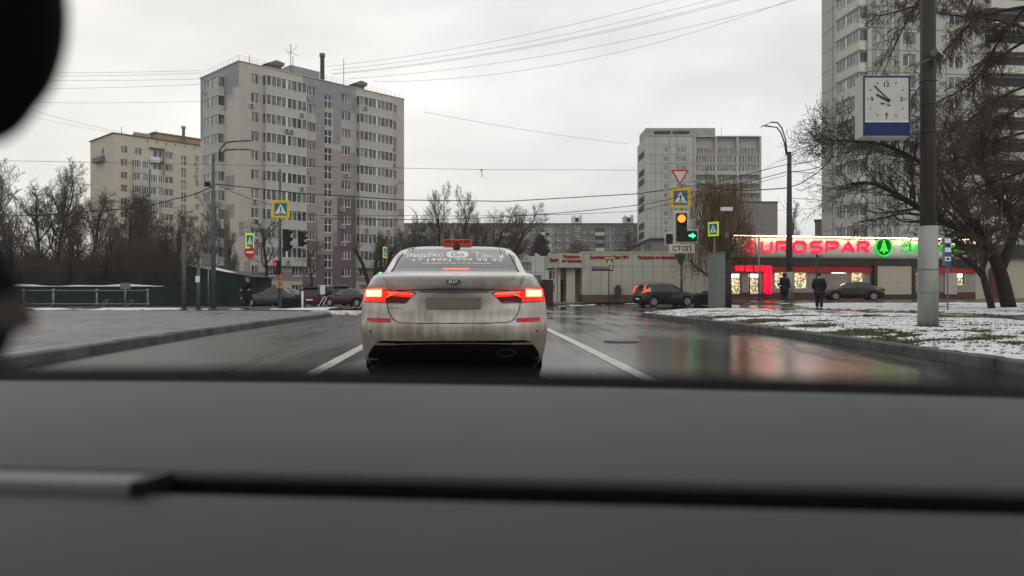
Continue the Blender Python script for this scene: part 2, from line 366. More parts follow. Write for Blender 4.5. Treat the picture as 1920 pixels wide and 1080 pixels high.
for k in range(0, 92):
    y = -8+k*.55; cx = interp([(0, 15.3), (24, 15.3), (30, 15.6), (35, 14.2), (38, 13.2), (42, 13.0)], y); hw = interp([(0, 1.3), (25, 1.3), (34, 1.6), (42, 2.6)], y)
    rows.append([(x, y, lawn_z(x, y)+.012) for x in [cx-hw+2*hw*j/8 for j in range(9)]])
mb.grid(rows); mb.build('path', M_PATH, kind='structure')
mb = MB(); mb.grid([[(x, y, gl(x, y)+.03) for x in [15.3+k*2.5 for k in range(20)]] for y in [44.5,46,48,50,52,54,56,58,60,61.5]]); mb.build('forecourt', M_PATH, kind='structure')
def snow_patch(name, x0, x1, y0, y1, d0, mfun, zfun, thick=.035, thr=0., m=None, ratio=1.):
    mb = MB(); idx = {}; y = y0; rows = []
    while y < y1:
        d = d0*max(1, y/14.); rows.append([(x0+k*d*ratio, y) for k in range(int((x1-x0)/(d*ratio))+2)]); y += d
    # regular lattice per band of equal step
    i = 0; yy = y0
    while yy < y1:
        d = d0*max(1, int(yy/10.)); yend = min(y1, (int(yy/10.)+1)*10.)
        nx = int((x1-x0)/d)+1; ny = max(1, int(round((yend-yy)/d)))
        st = (yend-yy)/ny
        val = [[mfun(x0+a*d, yy+b*st) for a in range(nx+1)] for b in range(ny+1)]
        ids = {}
        def vid(a, b):
            if (a, b) not in ids:
                X, Y = x0+a*d, yy+b*st; v = val[b][a]-thr
                h = thick*min(1, max(-.35, v*4))
                jx = .35*d*noise.noise(Vector((X*9, Y*9, 1))); jy = .35*d*noise.noise(Vector((X*9, Y*9, 5))) if 0 < b < ny else 0
                ids[(a, b)] = len(mb.v); mb.v.append((X+jx, Y+jy, zfun(X, Y)+h))
            return ids[(a, b)]
        for b in range(ny):
            for a in range(nx):
                if max(val[b][a], val[b][a+1], val[b+1][a], val[b+1][a+1]) > thr and (val[b][a]+val[b+1][a+1]+val[b][a+1]+val[b+1][a])/4 > thr-.12:
                    mb.f.append((vid(a, b), vid(a+1, b), vid(a+1, b+1), vid(a, b+1))); mb.m.append(0); mb.sm.append(True)
        yy = yend
    return mb.build(name, m or M_SNOW, kind='stuff')
def lm(x, y):
    if x < kr(y)+.02 or (y > 44.5 and x > 15.3): return -1
    return snow_m(x, y)
sn = snow_patch('snow', 5.2, 34, 7.5, 44.5, .06, lm, lawn_z, thick=.022)
sn['label'] = 'thin patchy wet snow lying on the lawn'
# grass tufts in the gaps
random.seed(5); mb = MB()
for k in range(90000):
    y = 7.5+(random.random()**1.6)*26; x = random.uniform(kr(y)+.2, min(34, kr(y)+4+y*.45))
    if snow_m(x, y) > -.02 or path_d(x, y) < .05: continue
    z = lawn_z(x, y)-.01
    for q in range(2):
        a = random.uniform(0, 6.28); h = random.uniform(.012, .045); wd = random.uniform(.004, .009)*(1+y/18); dx, dy = math.cos(a), math.sin(a)
        bx, by = x+random.uniform(-.04, .04), y+random.uniform(-.04, .04); l = random.uniform(-.05, .05)
        mb.face([(bx-dx*wd, by-dy*wd, z), (bx+dx*wd, by+dy*wd, z), (bx+l+dx*wd*.3, by+l, z+h)])
o = mb.build('grass', M_GRASS, kind='stuff')
mb = MB()
for k in range(5200):
    y = 8+random.random()**1.5*30; x = random.uniform(kr(y)+.2, kr(y)+3+y*.5)
    if path_d(x, y) < -.6: continue
    z = lawn_z(x, y)+.024; a = random.uniform(0, 6.28); l = random.uniform(.02,.05); wd = l*.5; c, s = math.cos(a), math.sin(a); q = random.uniform(-.4,.4)
    mb.face([(x-c*l, y-s*l, z), (x+s*wd, y-c*wd, z+.012*q), (x+c*l, y+s*l, z+.02), (x-s*wd, y+c*wd, z+.006)])
mb.build('fallen_leaves', mat('brown_fallen_leaf', (.07,.045,.02), .8, col2=(.03,.02,.012), scale=3), kind='stuff')
# dirty snow strips on the far side of the plaza (left) and a heap by the corner
def lms(x, y):
    return .05+.8*nz(x, y, .35, 5)+.4*nz(x, y, 1.6, 2)-.9*abs(y-37.4)/3.2+.15
mb = MB(); mb.grid([[(x, y, g(x, y)+vz(y)-.015) for x in [-62+k*1.5 for k in range(36)]+[-8.6]] for y in [35.2,36,37,38,39,40,42,44,45,46,47.2]]); mb.build('verge', M_GROUND, kind='structure')
o = snow_patch('snow', -40, -9, 35.4, 41, .09, lms, lambda x, y: g(x, y)+vz(y)-.01, thick=.07)
def lms2(x, y):
    d = math.hypot((x+8.2)/2.3, (y-34.5)/1.5)
    return .75-d+.9*nz(x, y, 1.4, 4)
o = snow_patch('snow', -11.5, -5.2, 32.6, 36.5, .05, lms2, lambda x, y: g(x, y)+.03, thick=.12, m=M_DSNOW)
def lms3(x, y): return .1+.6*nz(x, y, .5, 9)+.5*nz(x, y, 1.9, 6)-abs(y-60.2)/1.7
o = snow_patch('snow', 2.5, 15, 58.5, 62.0, .07, lms3, lambda x, y: g(x, y)+.05, thick=.08)

# ================================================================== own car: dashboard
M_DASH = mat('soft_grey_dash_vinyl', (.088,.098,.099), .6, spec=.25, col2=(.076,.085,.086), scale=9, bump=.25, bscale=900)
M_TRIM = mat('light_grey_dash_trim', (.21,.22,.215), .45)
M_FRIT = mat('black_glass_frit', (.006,.006,.006), .5)
dash = thing('dashboard', 'blurred dark grey car dashboard along the bottom of the view', 'dashboard', (0, .5, 0))
def far_e(x): return .762-.135*x-.11*x*x-.5     # far edge of the pad
def gap_e(x): return .386-.085*x-.5
xs = [-.85+k*.05 for k in range(35)]
mb = MB()
def pad(mb, xs, fa, fb, z, th, rnd, m=0):
    rows = []
    for x in xs:
        a, b = fa(x), fb(x); pr = [(a-.03*0, z-th)]
        for q in range(6): t = q/5*math.pi/2; pr.append((a+rnd-rnd*math.cos(t), z-rnd+rnd*math.sin(t)))
        for q in range(1, 6): pr.append((lerp(a+rnd, b-rnd, q/6), z))
        for q in range(6): t = q/5*math.pi/2; pr.append((b-rnd+rnd*math.sin(t), z-rnd+rnd*math.cos(t)))
        pr.append((b, z-th)); rows.append([(x, yy, zz) for yy, zz in pr])
    mb.grid(rows, m)
    mb.face([rows[0][k] for k in range(len(rows[0]))][::-1], m); mb.face(rows[-1], m)
pad(mb, xs, gap_e, far_e, .9, .12, .007); mb.build('upper_pad', M_DASH, dash)
mb = MB(); pad(mb, xs, lambda x: -.5+.06, lambda x: gap_e(x)-.014, .893, .14, .004); mb.build('lower_pad', M_DASH, dash)
mb = MB(); rows = [[(x, gap_e(x)-.03, .80), (x, gap_e(x)+.01, .80)] for x in xs]; mb.grid(rows); mb.grid([[(x, gap_e(x)-.0015, .80), (x, gap_e(x)-.0015, .8965)] for x in xs]); mb.build('gap_shade', M_FRIT, dash)  # black strips put in as the shade inside the dashboard slot
mb = MB(); pad(mb, [-.85,-.6,-.4,-.3,-.21,-.196], lambda x: gap_e(x)-.024, lambda x: gap_e(x)+.004, .899, .03, .006); mb.build('trim_strip', M_TRIM, dash)
mb = MB(); mb.hprism([(-.1955, gap_e(-.19)-.024), (-.190, gap_e(-.19)-.022), (-.183, gap_e(-.19)-.002), (-.1955, gap_e(-.19)-.004)], .88, .9005); mb.build('vent_notch', M_BLACK, dash)
mb = MB(); rows = [[(x, far_e(x)+.05, .80), (x, far_e(x)+.11, .895)] for x in [-1+k*.05 for k in range(41)]]; mb.grid(rows)
i = 0; x = -.95
while x < .95:
    mb.face([(x, far_e(x)+.1115, .8949), (x+.0042, far_e(x)+.1115, .8949), (x+.0021, far_e(x)+.1175, .909)]); x += .0042
mb.build('windscreen_frit', M_FRIT, dash)
mb = MB(); mb.box((-.8, -.38, .02), (.8, .04, .78)); mb.build('dash_body', M_DASH, dash)
mb = MB()
mb.grid([[(x, y, 1.34+.03*(1-(x/.7)**2)) for x in (-.7,-.5,-.25,0,.25,.5,.7)] for y in (-1.6, -1., -.5, -.20, -.03)], smooth=True)
mb.build('unseen_roof_lining', mat('unseen_roof_lining', (.16,.16,.15), .9), dash)  # unseen car roof, added and drawn forward to shade the dashboard
mb = MB(); mb.box((-.75,-1.6,.02), (-.72,-.3,1.0)); mb.box((.72,-1.6,.02), (.75,-.3,1.0)); mb.tube([(-.72,-.2,1.0),(-.69,-.32,1.33)], .03); mb.tube([(.72,-.2,1.0),(.69,-.32,1.33)], .03)
mb.build('door_panel', M_DASH, dash)
# phone holder close to the lens
ph = thing('phone_holder', 'very blurred black phone holder at the left edge of the view', 'phone holder', (-.1145, .17, 0))
def ell(mb, c, r, m=0, n=20):
    rows = []
    for a in range(n+1):
        t = math.pi*a/n; rows.append([(c[0]+r[0]*math.sin(t)*math.cos(2*math.pi*b/n), c[1]+r[1]*math.sin(t)*math.sin(2*math.pi*b/n), c[2]+r[2]*math.cos(t)) for b in range(n)])
    mb.grid(rows, m, close=True)
M_HOLD = mat('matt_black_rubber', (.004,.004,.004), .8)
mb = MB(); ell(mb, (-.005, 0, 1.063), (.0165, .012, .026)); ell(mb, (-.0105,0,1.05),(.017,.01,.018)); mb.build('holder_head', M_HOLD, ph)
mb = MB(); mb.tube([(-.034,.0,1.035),(-.0245,.0,1.018),(-.016,.0,1.005),(-.0118,0,.995),(-.0138,0,.989),(-.023,.0,.982),(-.05,.03,.965),(-.14,.12,.90)], [.006,.009,.0125,.0135,.0115,.007,.006,.006], 16); mb.build('holder_arm', M_HOLD, ph)
mb = MB(); ell(mb, (.0103,-.016,.9944), (.0038,.004,.0042)); mb.build('ball_joint', mat('pale_plastic', (.15,.13,.12), .7), ph)
mb = MB(); ell(mb, (.0126,-.0145,.9933), (.0016,.002,.0022)); mb.build('release_button', mat('dull_red_plastic', (.22,.035,.025), .7), ph)
# ================================================================== taxi
def paint(name, col, dirt, dirtcol, zlo=.42, zhi=1.17, rough=.32, plate_oval=False):
    m = bpy.data.materials.new(name); m.use_nodes = True; n = m.node_tree; b = n.nodes['Principled BSDF']; K = n.links.new
    t = n.nodes.new('ShaderNodeTexCoord'); sp = n.nodes.new('ShaderNodeSeparateXYZ'); K(t.outputs['Object'], sp.inputs[0])
    mr = n.nodes.new('ShaderNodeMapRange'); mr.inputs[1].default_value = zhi; mr.inputs[2].default_value = zlo; mr.inputs[3].default_value = -.30; mr.inputs[4].default_value = .55; K(sp.outputs[2], mr.inputs[0])
    mp = n.nodes.new('ShaderNodeMapping'); mp.inputs['Scale'].default_value = (11, 11, .8); K(t.outputs['Object'], mp.inputs[0])
    a = n.nodes.new('ShaderNodeTexNoise'); a.inputs['Scale'].default_value = 1.6; a.inputs['Detail'].default_value = 6; K(mp.outputs[0], a.inputs['Vector'])
    mp2 = n.nodes.new('ShaderNodeMapping'); mp2.inputs['Scale'].default_value = (1.6, 1.6, 1.6); K(t.outputs['Object'], mp2.inputs[0])
    c = n.nodes.new('ShaderNodeTexNoise'); c.inputs['Scale'].default_value = 1.5; c.inputs['Detail'].default_value = 4; K(mp2.outputs[0], c.inputs['Vector'])
    s1 = n.nodes.new('ShaderNodeMath'); s1.operation = 'MULTIPLY_ADD'; K(a.outputs[0], s1.inputs[0]); s1.inputs[1].default_value = .75; K(mr.outputs[0], s1.inputs[2])
    s2 = n.nodes.new('ShaderNodeMath'); s2.operation = 'MULTIPLY_ADD'; K(c.outputs[0], s2.inputs[0]); s2.inputs[1].default_value = 1.25; K(s1.outputs[0], s2.inputs[2])
    s3 = n.nodes.new('ShaderNodeMapRange'); s3.inputs[1].default_value = .70; s3.inputs[2].default_value = 1.5; s3.inputs[4].default_value = dirt; K(s2.outputs[0], s3.inputs[0])
    cx = n.nodes.new('ShaderNodeMixRGB'); cx.inputs[1].default_value = (*col, 1); cx.inputs[2].default_value = (*dirtcol, 1); K(s3.outputs[0], cx.inputs[0])
    if plate_oval:  # soft dark oval painted round the plate in place of its recess
        mm = n.nodes.new('ShaderNodeMapping'); mm.inputs['Location'].default_value = (0, 0, -.875/.13); mm.inputs['Scale'].default_value = (1/.40, 0, 1/.13); K(t.outputs['Object'], mm.inputs[0])
        ln = n.nodes.new('ShaderNodeVectorMath'); ln.operation = 'LENGTH'; K(mm.outputs[0], ln.inputs[0])
        ms = n.nodes.new('ShaderNodeMapRange'); ms.interpolation_type = 'SMOOTHSTEP'; ms.inputs[1].default_value = 1.25; ms.inputs[2].default_value = .45; ms.inputs[4].default_value = .93; K(ln.outputs['Value'], ms.inputs[0])
        yl = n.nodes.new('ShaderNodeMath'); yl.operation = 'LESS_THAN'; yl.inputs[1].default_value = .4; K(sp.outputs[1], yl.inputs[0])
        ml = n.nodes.new('ShaderNodeMath'); ml.operation = 'MULTIPLY'; K(ms.outputs[0], ml.inputs[0]); K(yl.outputs[0], ml.inputs[1])
        c9 = n.nodes.new('ShaderNodeMixRGB'); K(ml.outputs[0], c9.inputs[0]); K(cx.outputs[0], c9.inputs[1]); c9.inputs[2].default_value = (.115,.098,.082,1); cx = c9
    K(cx.outputs[0], b.inputs['Base Color'])
    r = n.nodes.new('ShaderNodeMapRange'); r.inputs[3].default_value = rough; r.inputs[4].default_value = .55; K(s3.outputs[0], r.inputs[0]); K(r.outputs[0], b.inputs['Roughness'])
    b.inputs['Coat Weight'].default_value = .25; b.inputs['Coat Roughness'].default_value = .15
    return m
M_TAXI = paint('dirty_white_paint', (.58,.56,.53), .95, (.18,.145,.105), rough=.25, plate_oval=True)
M_BGLASS = mat('black_roof_glass', (.02,.022,.024), .08, spec=.6)
M_RGLASS = mat('tinted_rear_glass', (.035,.036,.036), .16, spec=.6, col2=(.05,.05,.048), scale=3)
M_SEAM = mat('panel_seam', (.03,.02,.015), .7)
M_VAL = mat('black_valance_plastic', (.004,.003,.003), .7, spec=.08)
M_CHROME = mat('chrome', (.5,.5,.5), .2, 1.)
M_DECAL = mat('white_vinyl_decal', (.72,.72,.7), .6)
def lampmat(name, col, em, st, rough=.15): return mat(name, col, rough, emit=em, estr=st, col2=tuple(c*.8 for c in col))
M_LR = lampmat('red_lamp_lens', (.4,.01,.008), (1,.012,.012), 1.15)
M_LD = mat('dark_red_lens', (.09,.004,.004), .12)
M_LG = lampmat('lit_brake_lamp', (1,.5,.3), (1,.52,.22), 3.0)
M_LO = lampmat('lit_brake_lamp_rim', (1,.12,.02), (1,.14,.01), 1.5)
M_LED = lampmat('lit_red_led', (1,.05,.02), (1,.06,.02), 1.7)
M_REF = mat('red_reflector', (.42,.02,.02), .2)
TX = [  # z, half width, rear y, front y, corner depth, exponent
 (.125,.82,.32,4.5,.30,3.4),(.17,.84,.28,4.55,.30,3.4),(.26,.885,.13,4.72,.34,3.2),(.36,.905,.07,4.80,.38,3.0),(.455,.918,.035,4.85,.40,2.8),(.52,.925,.0,4.86,.42,2.7),
 (.60,.93,-.01,4.86,.44,2.6),(.645,.93,-.005,4.86,.45,2.6),(.675,.93,.045,4.85,.45,2.6),(.74,.928,.035,4.83,.45,2.6),(.80,.925,.05,4.80,.46,2.6),
 (.86,.918,.066,4.76,.47,2.6),(.93,.905,.078,4.62,.48,2.6),(.978,.889,.088,4.36,.48,2.5),(.990,.885,.055,4.30,.48,2.5),(1.04,.855,.018,3.90,.46,2.4),(1.09,.825,-.018,3.55,.44,2.3),
 (1.118,.80,-.036,3.46,.43,2.3),(1.130,.79,-.028,3.43,.42,2.3),(1.138,.785,.02,3.42,.42,2.3),(1.15,.775,.12,3.39,.40,2.3),(1.163,.765,.36,3.36,.36,2.4),(1.178,.752,.66,3.33,.30,2.5),
 (1.20,.747,.78,3.28,.28,2.6),(1.27,.728,.96,3.12,.27,2.6),(1.36,.705,1.21,2.92,.26,2.6),(1.43,.675,1.43,2.74,.26,2.5),(1.48,.64,1.64,2.58,.27,2.4),(1.515,.58,1.86,2.42,.25,2.3),(1.535,.48,2.02,2.30,.18,2.2)]
def tpar(z):
    if z <= TX[0][0]: return TX[0][1:]
    for a, b in zip(TX, TX[1:]):
        if z <= b[0]:
            t = (z-a[0])/(b[0]-a[0]); return tuple(lerp(a[k], b[k], t) for k in range(1, 6))
    return TX[-1][1:]
def ts(x, z, off=.0):
    w, r, f, c, n = tpar(z); t = min(.9995, abs(x)/w)
    y = r+c*(1-(1-t**n)**(1/n))
    return (x*(1+off*.5*t**3), y-off*(1-t**4*.6), z)
def outline(z, w, r, f, c, n):
    pts = []; N = 26
    for k in range(-N, N+1):
        t = math.sin(math.pi/2*k/N); pts.append((w*t, r+c*(1-(1-abs(t)**n)**(1/n)) if abs(t) < 1 else r+c, z))
    cf = min(.7, max(.2, (f-r)*.2)); y0, y1 = r+c, f-cf
    for k in range(1, 16): pts.append((w, lerp(y0, y1, k/16), z))
    for k in range(N, -N-1, -2):
        t = math.sin(math.pi/2*k/N); pts.append((w*t, f-cf*(1-(1-abs(t)**2.4)**(1/2.4)) if abs(t) < 1 else f-cf, z))
    for k in range(15, 0, -1): pts.append((-w, lerp(y0, y1, k/16), z))
    return pts
TP = gp(851, 712)
taxi = thing('taxi', 'dirty white taxi sedan with its brake lights lit, stopped in the lane ahead', 'taxi', (-.59, 7.5, 0), .0584); taxi.scale = (1.07, 1, 1)
zs = []
for a, b in zip(TX, TX[1:]):
    k = max(1, int((b[0]-a[0])/.035)); zs += [lerp(a[0], b[0], i/k) for i in range(k)]
zs.append(TX[-1][0])
def boolean_wheels(me, name, mats, L_, yw, wx, r=.36):
    o = bpy.data.objects.new(name, me); C.objects.link(o)
    cut = MB()
    for y in yw:
        for s in (-1, 1): cut.tube([(s*(wx-.35), y, .32), (s*(wx+.3), y, .32)], r, 32)
    co = bpy.data.objects.new('cut', cut.mesh('cut', mats)); C.objects.link(co)
    md = o.modifiers.new('b', 'BOOLEAN'); md.object = co; md.operation = 'DIFFERENCE'; md.solver = 'EXACT'
    bpy.context.view_layer.update()
    new = bpy.data.meshes.new_from_object(o.evaluated_get(bpy.context.evaluated_depsgraph_get()))
    bpy.data.objects.remove(o); bpy.data.objects.remove(co); new.name = name
    return new
mb = MB(); mb.grid([outline(z, *tpar(z)) for z in zs], close=True)
n_ = len(outline(1, *tpar(1)))
mb.f.append(tuple(reversed(range(n_)))); mb.m.append(0); mb.sm.append(False)
e = len(mb.v)-n_; mb.f.append(tuple(range(e, e+n_))); mb.m.append(0); mb.sm.append(False)
body = add('body', boolean_wheels(mb.mesh('body', [M_TAXI]), 'body', [M_TAXI], 4.85, (1.06, 3.86), .8), taxi)
def patch(name, xa, xb, zt, zb, m, off=.006, nx=40, nz_=10, parent=None, label=None):
    mb = MB(); rows = []
    for k in range(nx+1):
        x = lerp(xa, xb, k/nx); a, b = zb(x), zt(x); rows.append([ts(x, lerp(a, b, j/nz_), off) for j in range(nz_+1)])
    mb.grid(rows if xa < xb else rows[::-1])
    return mb.build(name, m, parent or taxi)
def K(v): return lambda x: v
# rear screen and roof
gl_t = lambda x: 1.452-.05*abs(x/.62)**2.2; gl_b = lambda x: 1.187-.0*abs(x)
rg = patch('rear_window', -.655, .655, gl_t, gl_b, M_RGLASS, .006)
patch('roof_panel', -.565, .565, lambda x: 1.532-.035*abs(x/.56)**3, lambda x: gl_t(x)+.006, M_BGLASS, .007)
for s in (-1, 1):      # roof seam
    mb = MB(); mb.tube([ts(s*.50, z, .009) for z in (1.425,1.45,1.48,1.505,1.52)], .004, 6); mb.build('roof_seam', M_SEAM, taxi)
    mb = MB(); mb.tube([ts(s*lerp(.665,.60,k/6), lerp(1.185,1.42,k/6), .004) for k in range(7)], .008, 6); mb.build('window_seal', M_BLACK, rg)
# lettering on the glass, following its curve
def decal(body_, w, h, cx, cz, bold=0., m=None, bend=.0, name='lettering', off=.011, parent=None):
    me = textmesh(body_, w, h, m or M_DECAL, bold, 0)
    bm = bmesh.new(); bm.from_mesh(me); bmesh.ops.triangulate(bm, faces=bm.faces[:])
    for _ in range(3): bmesh.ops.subdivide_edges(bm, edges=[e for e in bm.edges if e.calc_length() > .02], cuts=1, use_grid_fill=False); bmesh.ops.triangulate(bm, faces=[f for f in bm.faces if len(f.verts) > 3])
    for v in bm.verts:
        x = cx+v.co.x; z = cz+v.co.z-bend*x*x
        v.co = Vector(ts(x, z, off))
    bm.to_mesh(me); bm.free(); return add(name, me, parent or rg)
decal('Яндекс', .42, .072, -.345, 1.394, .02, bend=.03)
decal('Такси', .32, .070, .365, 1.394, .004, bend=.03)
mb = MB(); rows = []
pill = []
for k in range(-12, 13):
    t = k/12; hx = .125*t; hh = .045*(1-abs(t)**5)**.5 if abs(t) < 1 else 0; rows.append([ts(.015+hx, 1.403-.0+hh*q, .010) for q in (-1,-.5,0,.5,1)])
mb.grid(rows); mb.build('decal_pill', M_DECAL, rg)
decal('Go', .15, .058, .015, 1.403, .02, m=M_RGLASS, off=.016)
decal('+7 (495) 999 99 99', 1.0, .05, .01, 1.328, .012, bend=.03)
decal('Скачивайте в App Store и Google Play', .74, .022, .01, 1.286, .02, bend=.03)
decal('Рекламно-информационные материалы, подробнее об условиях на сайте', .95, .008, 0, 1.258, .01, bend=.03)
patch('high_brake_lamp', -.125, .145, K(1.226), K(1.208), M_LED, .012, 10, 2)
# boot lid, lights
spl = patch('spoiler_shade_line', -.72, .72, lambda x: .992-.028*(x/.72)**2, lambda x: .984-.028*(x/.72)**2, M_SEAM, .004, 40, 2)
def tail(s):
    zt = lambda x: .955+(abs(x)-.36)*.085+.0*x; 
    def zb(x):
        a = abs(x)
        return .953-(a-.36)*1.05 if a < .465 else .843+(a-.465)*.035
    root = patch('tail_light', s*.362, s*.895, zt, zb, M_LD, .010, 40, 12)
    bright = lambda x: True
    patch('lit_lens', s*.655, s*.893, lambda x: zt(x)-.006, lambda x: zb(x)+.006, M_LR, .014, 20, 8, root)
    patch('lit_lens', s*.40, s*.655, lambda x: zt(x)-.007, lambda x: max(zb(x)+.004, zt(x)-.055), M_LR, .0135, 20, 6, root)
    patch('led_bar', s*.385, s*.64, lambda x: zt(x)-.012, lambda x: zt(x)-.026-.01*abs(x), M_LED, .017, 16, 3, root)
    mb = MB(); q = []
    for t in range(7):
        x = lerp(.57, .635, t/6); z = lerp(.945, .905, t/6); q.append([ts(s*x, z, .017), ts(s*(x+.022), z, .017)])
    mb.grid(q if s < 0 else [r[::-1] for r in q]); mb.build('led_bar', M_LO, root)
    patch('lamp_rim', s*.69, s*.872, lambda x: .992+.0*x, lambda x: .905, M_LO, .018, 16, 6, root)
    patch('lamp', s*(.70), s*.855, lambda x: .980, lambda x: .914+.0*x, M_LG, .022, 14, 6, root)
    patch('reflector', s*.60, s*.84, K(.690), lambda x: .652-.0*x, M_REF, .012, 16, 4)
    mb = MB(); q = [(.64,.846),(.635,.80),(.615,.74),(.585,.69),(.55,.660),(.50,.646),(.30,.642),(0,.642)]
    mb.tube([ts(s*x, z, .0) for x, z in q], .005, 6); mb.build('boot_seam', M_SEAM, taxi)
    mb = MB(); mb.tube([ts(s*x, z, .0) for x, z in [(.63,.975),(.64,1.03),(.66,1.09),(.68,1.12)]], .003, 6); mb.build('boot_seam', M_SEAM, taxi)
    for xx in (.30, .80):
        mb = MB(); p = Vector(ts(s*xx, .555, .004)); mb.tube([p, p+Vector((0,.012,0))], .012, 14); mb.build('parking_sensor', M_TAXI if xx < .5 else M_SEAM, taxi)
    # wheels
    for y in (1.06, 3.86):
        wx = s*.80
        wh = MB().tube([(wx+s*.115, 0, 0), (wx+s*.10,0,0), (wx-s*.10, 0, 0), (wx-s*.115,0,0)], [.30,.33,.33,.30], 36).build('wheel', M_RUBBER, taxi, (0, y, .33))
        MB().tube([(wx+s*.117, 0, 0), (wx-s*.05, 0, 0)], .225, 28).build('rim', M_RIM, wh)
    mb = MB(); mb.box((s*.93, 2.82, 1.02), (s*.97, 2.90, 1.05)); mb.build('mirror_stalk', M_BLACK, taxi)
    mb = MB(); ell(mb, (s*1.015, 2.86, 1.08), (.095, .06, .065)); mb.build('mirror', mat('dark_mirror_cap', (.06,.05,.05), .4), taxi)
    # side windows
    mb = MB(); rows = []
    for k in range(21):
        y = lerp(1.55, 3.0, k/20); z0 = 1.19; zt_ = min(1.45, 1.2+(y-1.2)*.5 if y < 1.75 else 1.45) if y < 2.6 else lerp(1.43, 1.25, (y-2.6)/.4)
        rows.append([(s*(tpar(z)[0]+.004), y, z) for z in [lerp(z0, zt_, j/5) for j in range(6)]])
    mb.grid(rows if s > 0 else rows[::-1]); mb.build('side_window', M_GLASSD, taxi)
for s in (-1, 1): tail(s)
# mud covered blank plate; its recess is only painted on the body
patch('number_plate', -.26, .26, K(.90), K(.79), mat('muddy_blank_plate', (.118,.101,.087), .8, col2=(.135,.118,.10), scale=4), .016, 12, 4)
patch('plate_trim', -.33, .33, K(.972), K(.958), mat('grimy_trim', (.12,.09,.07), .6), .010, 12, 2)
mb = MB(); c0 = Vector(ts(0, 1.062, .006))
mb.disc((0, 1.062), .074, c0.y-.008, c0.y+.02, n=32, rz=.036); bd = mb.build('badge', M_BLACK, taxi)
mb = MB(); pr = [(.069*math.cos(a*math.pi/16), .033*math.sin(a*math.pi/16)) for a in range(33)]
mb.tube([(x, c0.y-.009, 1.062+z) for x, z in pr], .0022, 5, cap=False); mb.build('badge_rim', M_CHROME, bd)
add('lettering', textmesh('KIΛ', .094, .034, M_WHITE, .03, .003), bd, (0, c0.y-.0085, 1.062))
decal('оptima', .14, .022, -.56, .80, 0, m=mat('faded_badge', (.2,.16,.13), .5), parent=body, off=.004) if False else None
mb = MB(); pts = [ts(-.65+k*.0125, .795+.006*math.sin(k*2.1)+.004*math.sin(k*5.3), .003) for k in range(13)]
mb.tube(pts, .0018, 5); mb.tube([ts(-.545, .835, .003), ts(-.535, .82, .003), ts(-.545,.812,.003)], .0018, 5); mb.build('finger_scrawl', mat('scrawl', (.12,.09,.06), .8), taxi)
# bumper bottom
def vt(x):
    a = abs(x)
    return .462 if a < .68 else (.462-.29*((a-.68)/.205)**2.0)
patch('valance', -.885, .885, vt, K(.128), M_VAL, .008, 60, 10)  # black plastic, carried lower to stand in for shade under the car
patch('valance_trim', -.56, .56, lambda x: .440-.01*abs(x/.56)**3, lambda x: .431-.012*abs(x/.56)**3, mat('satin_trim', (.3,.27,.25), .35, .7), .020, 30, 2)
for s in (-1, 1): patch('valance_trim', s*.56, s*.76, lambda x: .437-.0*x, lambda x: .418-.02*(abs(x)-.56), mat('satin_trim', (.3,.27,.25), .35, .7), .018, 10, 2)
mb = MB(); mb.tube([(x*.09+.50, .07, .33+z*.035) for x, z in [(math.cos(a*math.pi/12), math.sin(a*math.pi/12)) for a in range(25)]], .006, 6, cap=False); mb.build('exhaust_trim', mat('near_black_trim', (.012,.011,.011), .5), taxi)  # exhaust ring in an even near-black colour
mb = MB(); mb.box((-.64, .40, .075), (.64, 4.3, .30)); mb.build('underbody', M_VAL, taxi)  # near-black box also stands in for the dark under the car
# fin aerial, roof sign
mb = MB(); mb.grid([[(sx*.045*wd, 1.78+yy, 1.478+zz) for sx in (-1,-.8,0,.8,1)] for wd, yy, zz in [(1,-.08,0),(.95,-.05,.035),(.45,-.0,.09),(.18,.02,.115),(.1,.05,.112),(1,.18,.03)]])
ell(mb, (0,1.80,1.495), (.042,.10,.035)); mb.build('shark_fin_aerial', M_BLACK, taxi)
sg = bevel(MB().box((-.18, 2.36, 1.548), (.18, 2.46, 1.652)).build('roof_sign', mat('orange_red_sign', (.42,.045,.02), .45), taxi), .03, 4)
mb = MB()
for s in (-1, 1):
    for i in range(5):
        for j in range(3):
            if (i+j) % 2 == 0: x = s*(.085+i*.015); mb.box((x-.0075, 2.356, 1.60+j*.014), (x+.0075, 2.3585, 1.614+j*.014))
mb.build('checker_marks', M_BLACK, sg)
add('lettering', textmesh('TAXI', .12, .035, M_BLACK, .02, .002), sg, (0, 2.359, 1.618))

# ================================================================== other cars
def carmat(n, c): return mat(n, c, .35, .1, coat=.6, col2=tuple(v*.7 for v in c), scale=2)
PROF = {  # t, z belt, z roof, roof half width  (fractions of H / W)
 'suv': [(0,.42,.46,.86),(.012,.55,.60,.9),(.03,.62,.68,.86),(.055,.64,.84,.78),(.09,.65,.955,.74),(.14,.655,.985,.72),(.30,.655,1,.72),(.50,.645,.995,.72),(.60,.64,.95,.72),(.68,.635,.83,.74),(.745,.63,.68,.80),(.80,.615,.645,.82),(.93,.56,.59,.80),(.985,.48,.52,.78),(1,.36,.42,.75)],
 'sedan': [(0,.45,.49,.86),(.01,.58,.63,.88),(.03,.63,.70,.84),(.13,.65,.73,.80),(.17,.655,.78,.76),(.25,.66,.94,.70),(.33,.655,.99,.68),(.46,.65,1,.68),(.56,.645,.95,.68),(.64,.64,.84,.70),(.72,.63,.70,.78),(.78,.61,.65,.8),(.93,.54,.57,.8),(.985,.46,.5,.78),(1,.34,.4,.75)]}
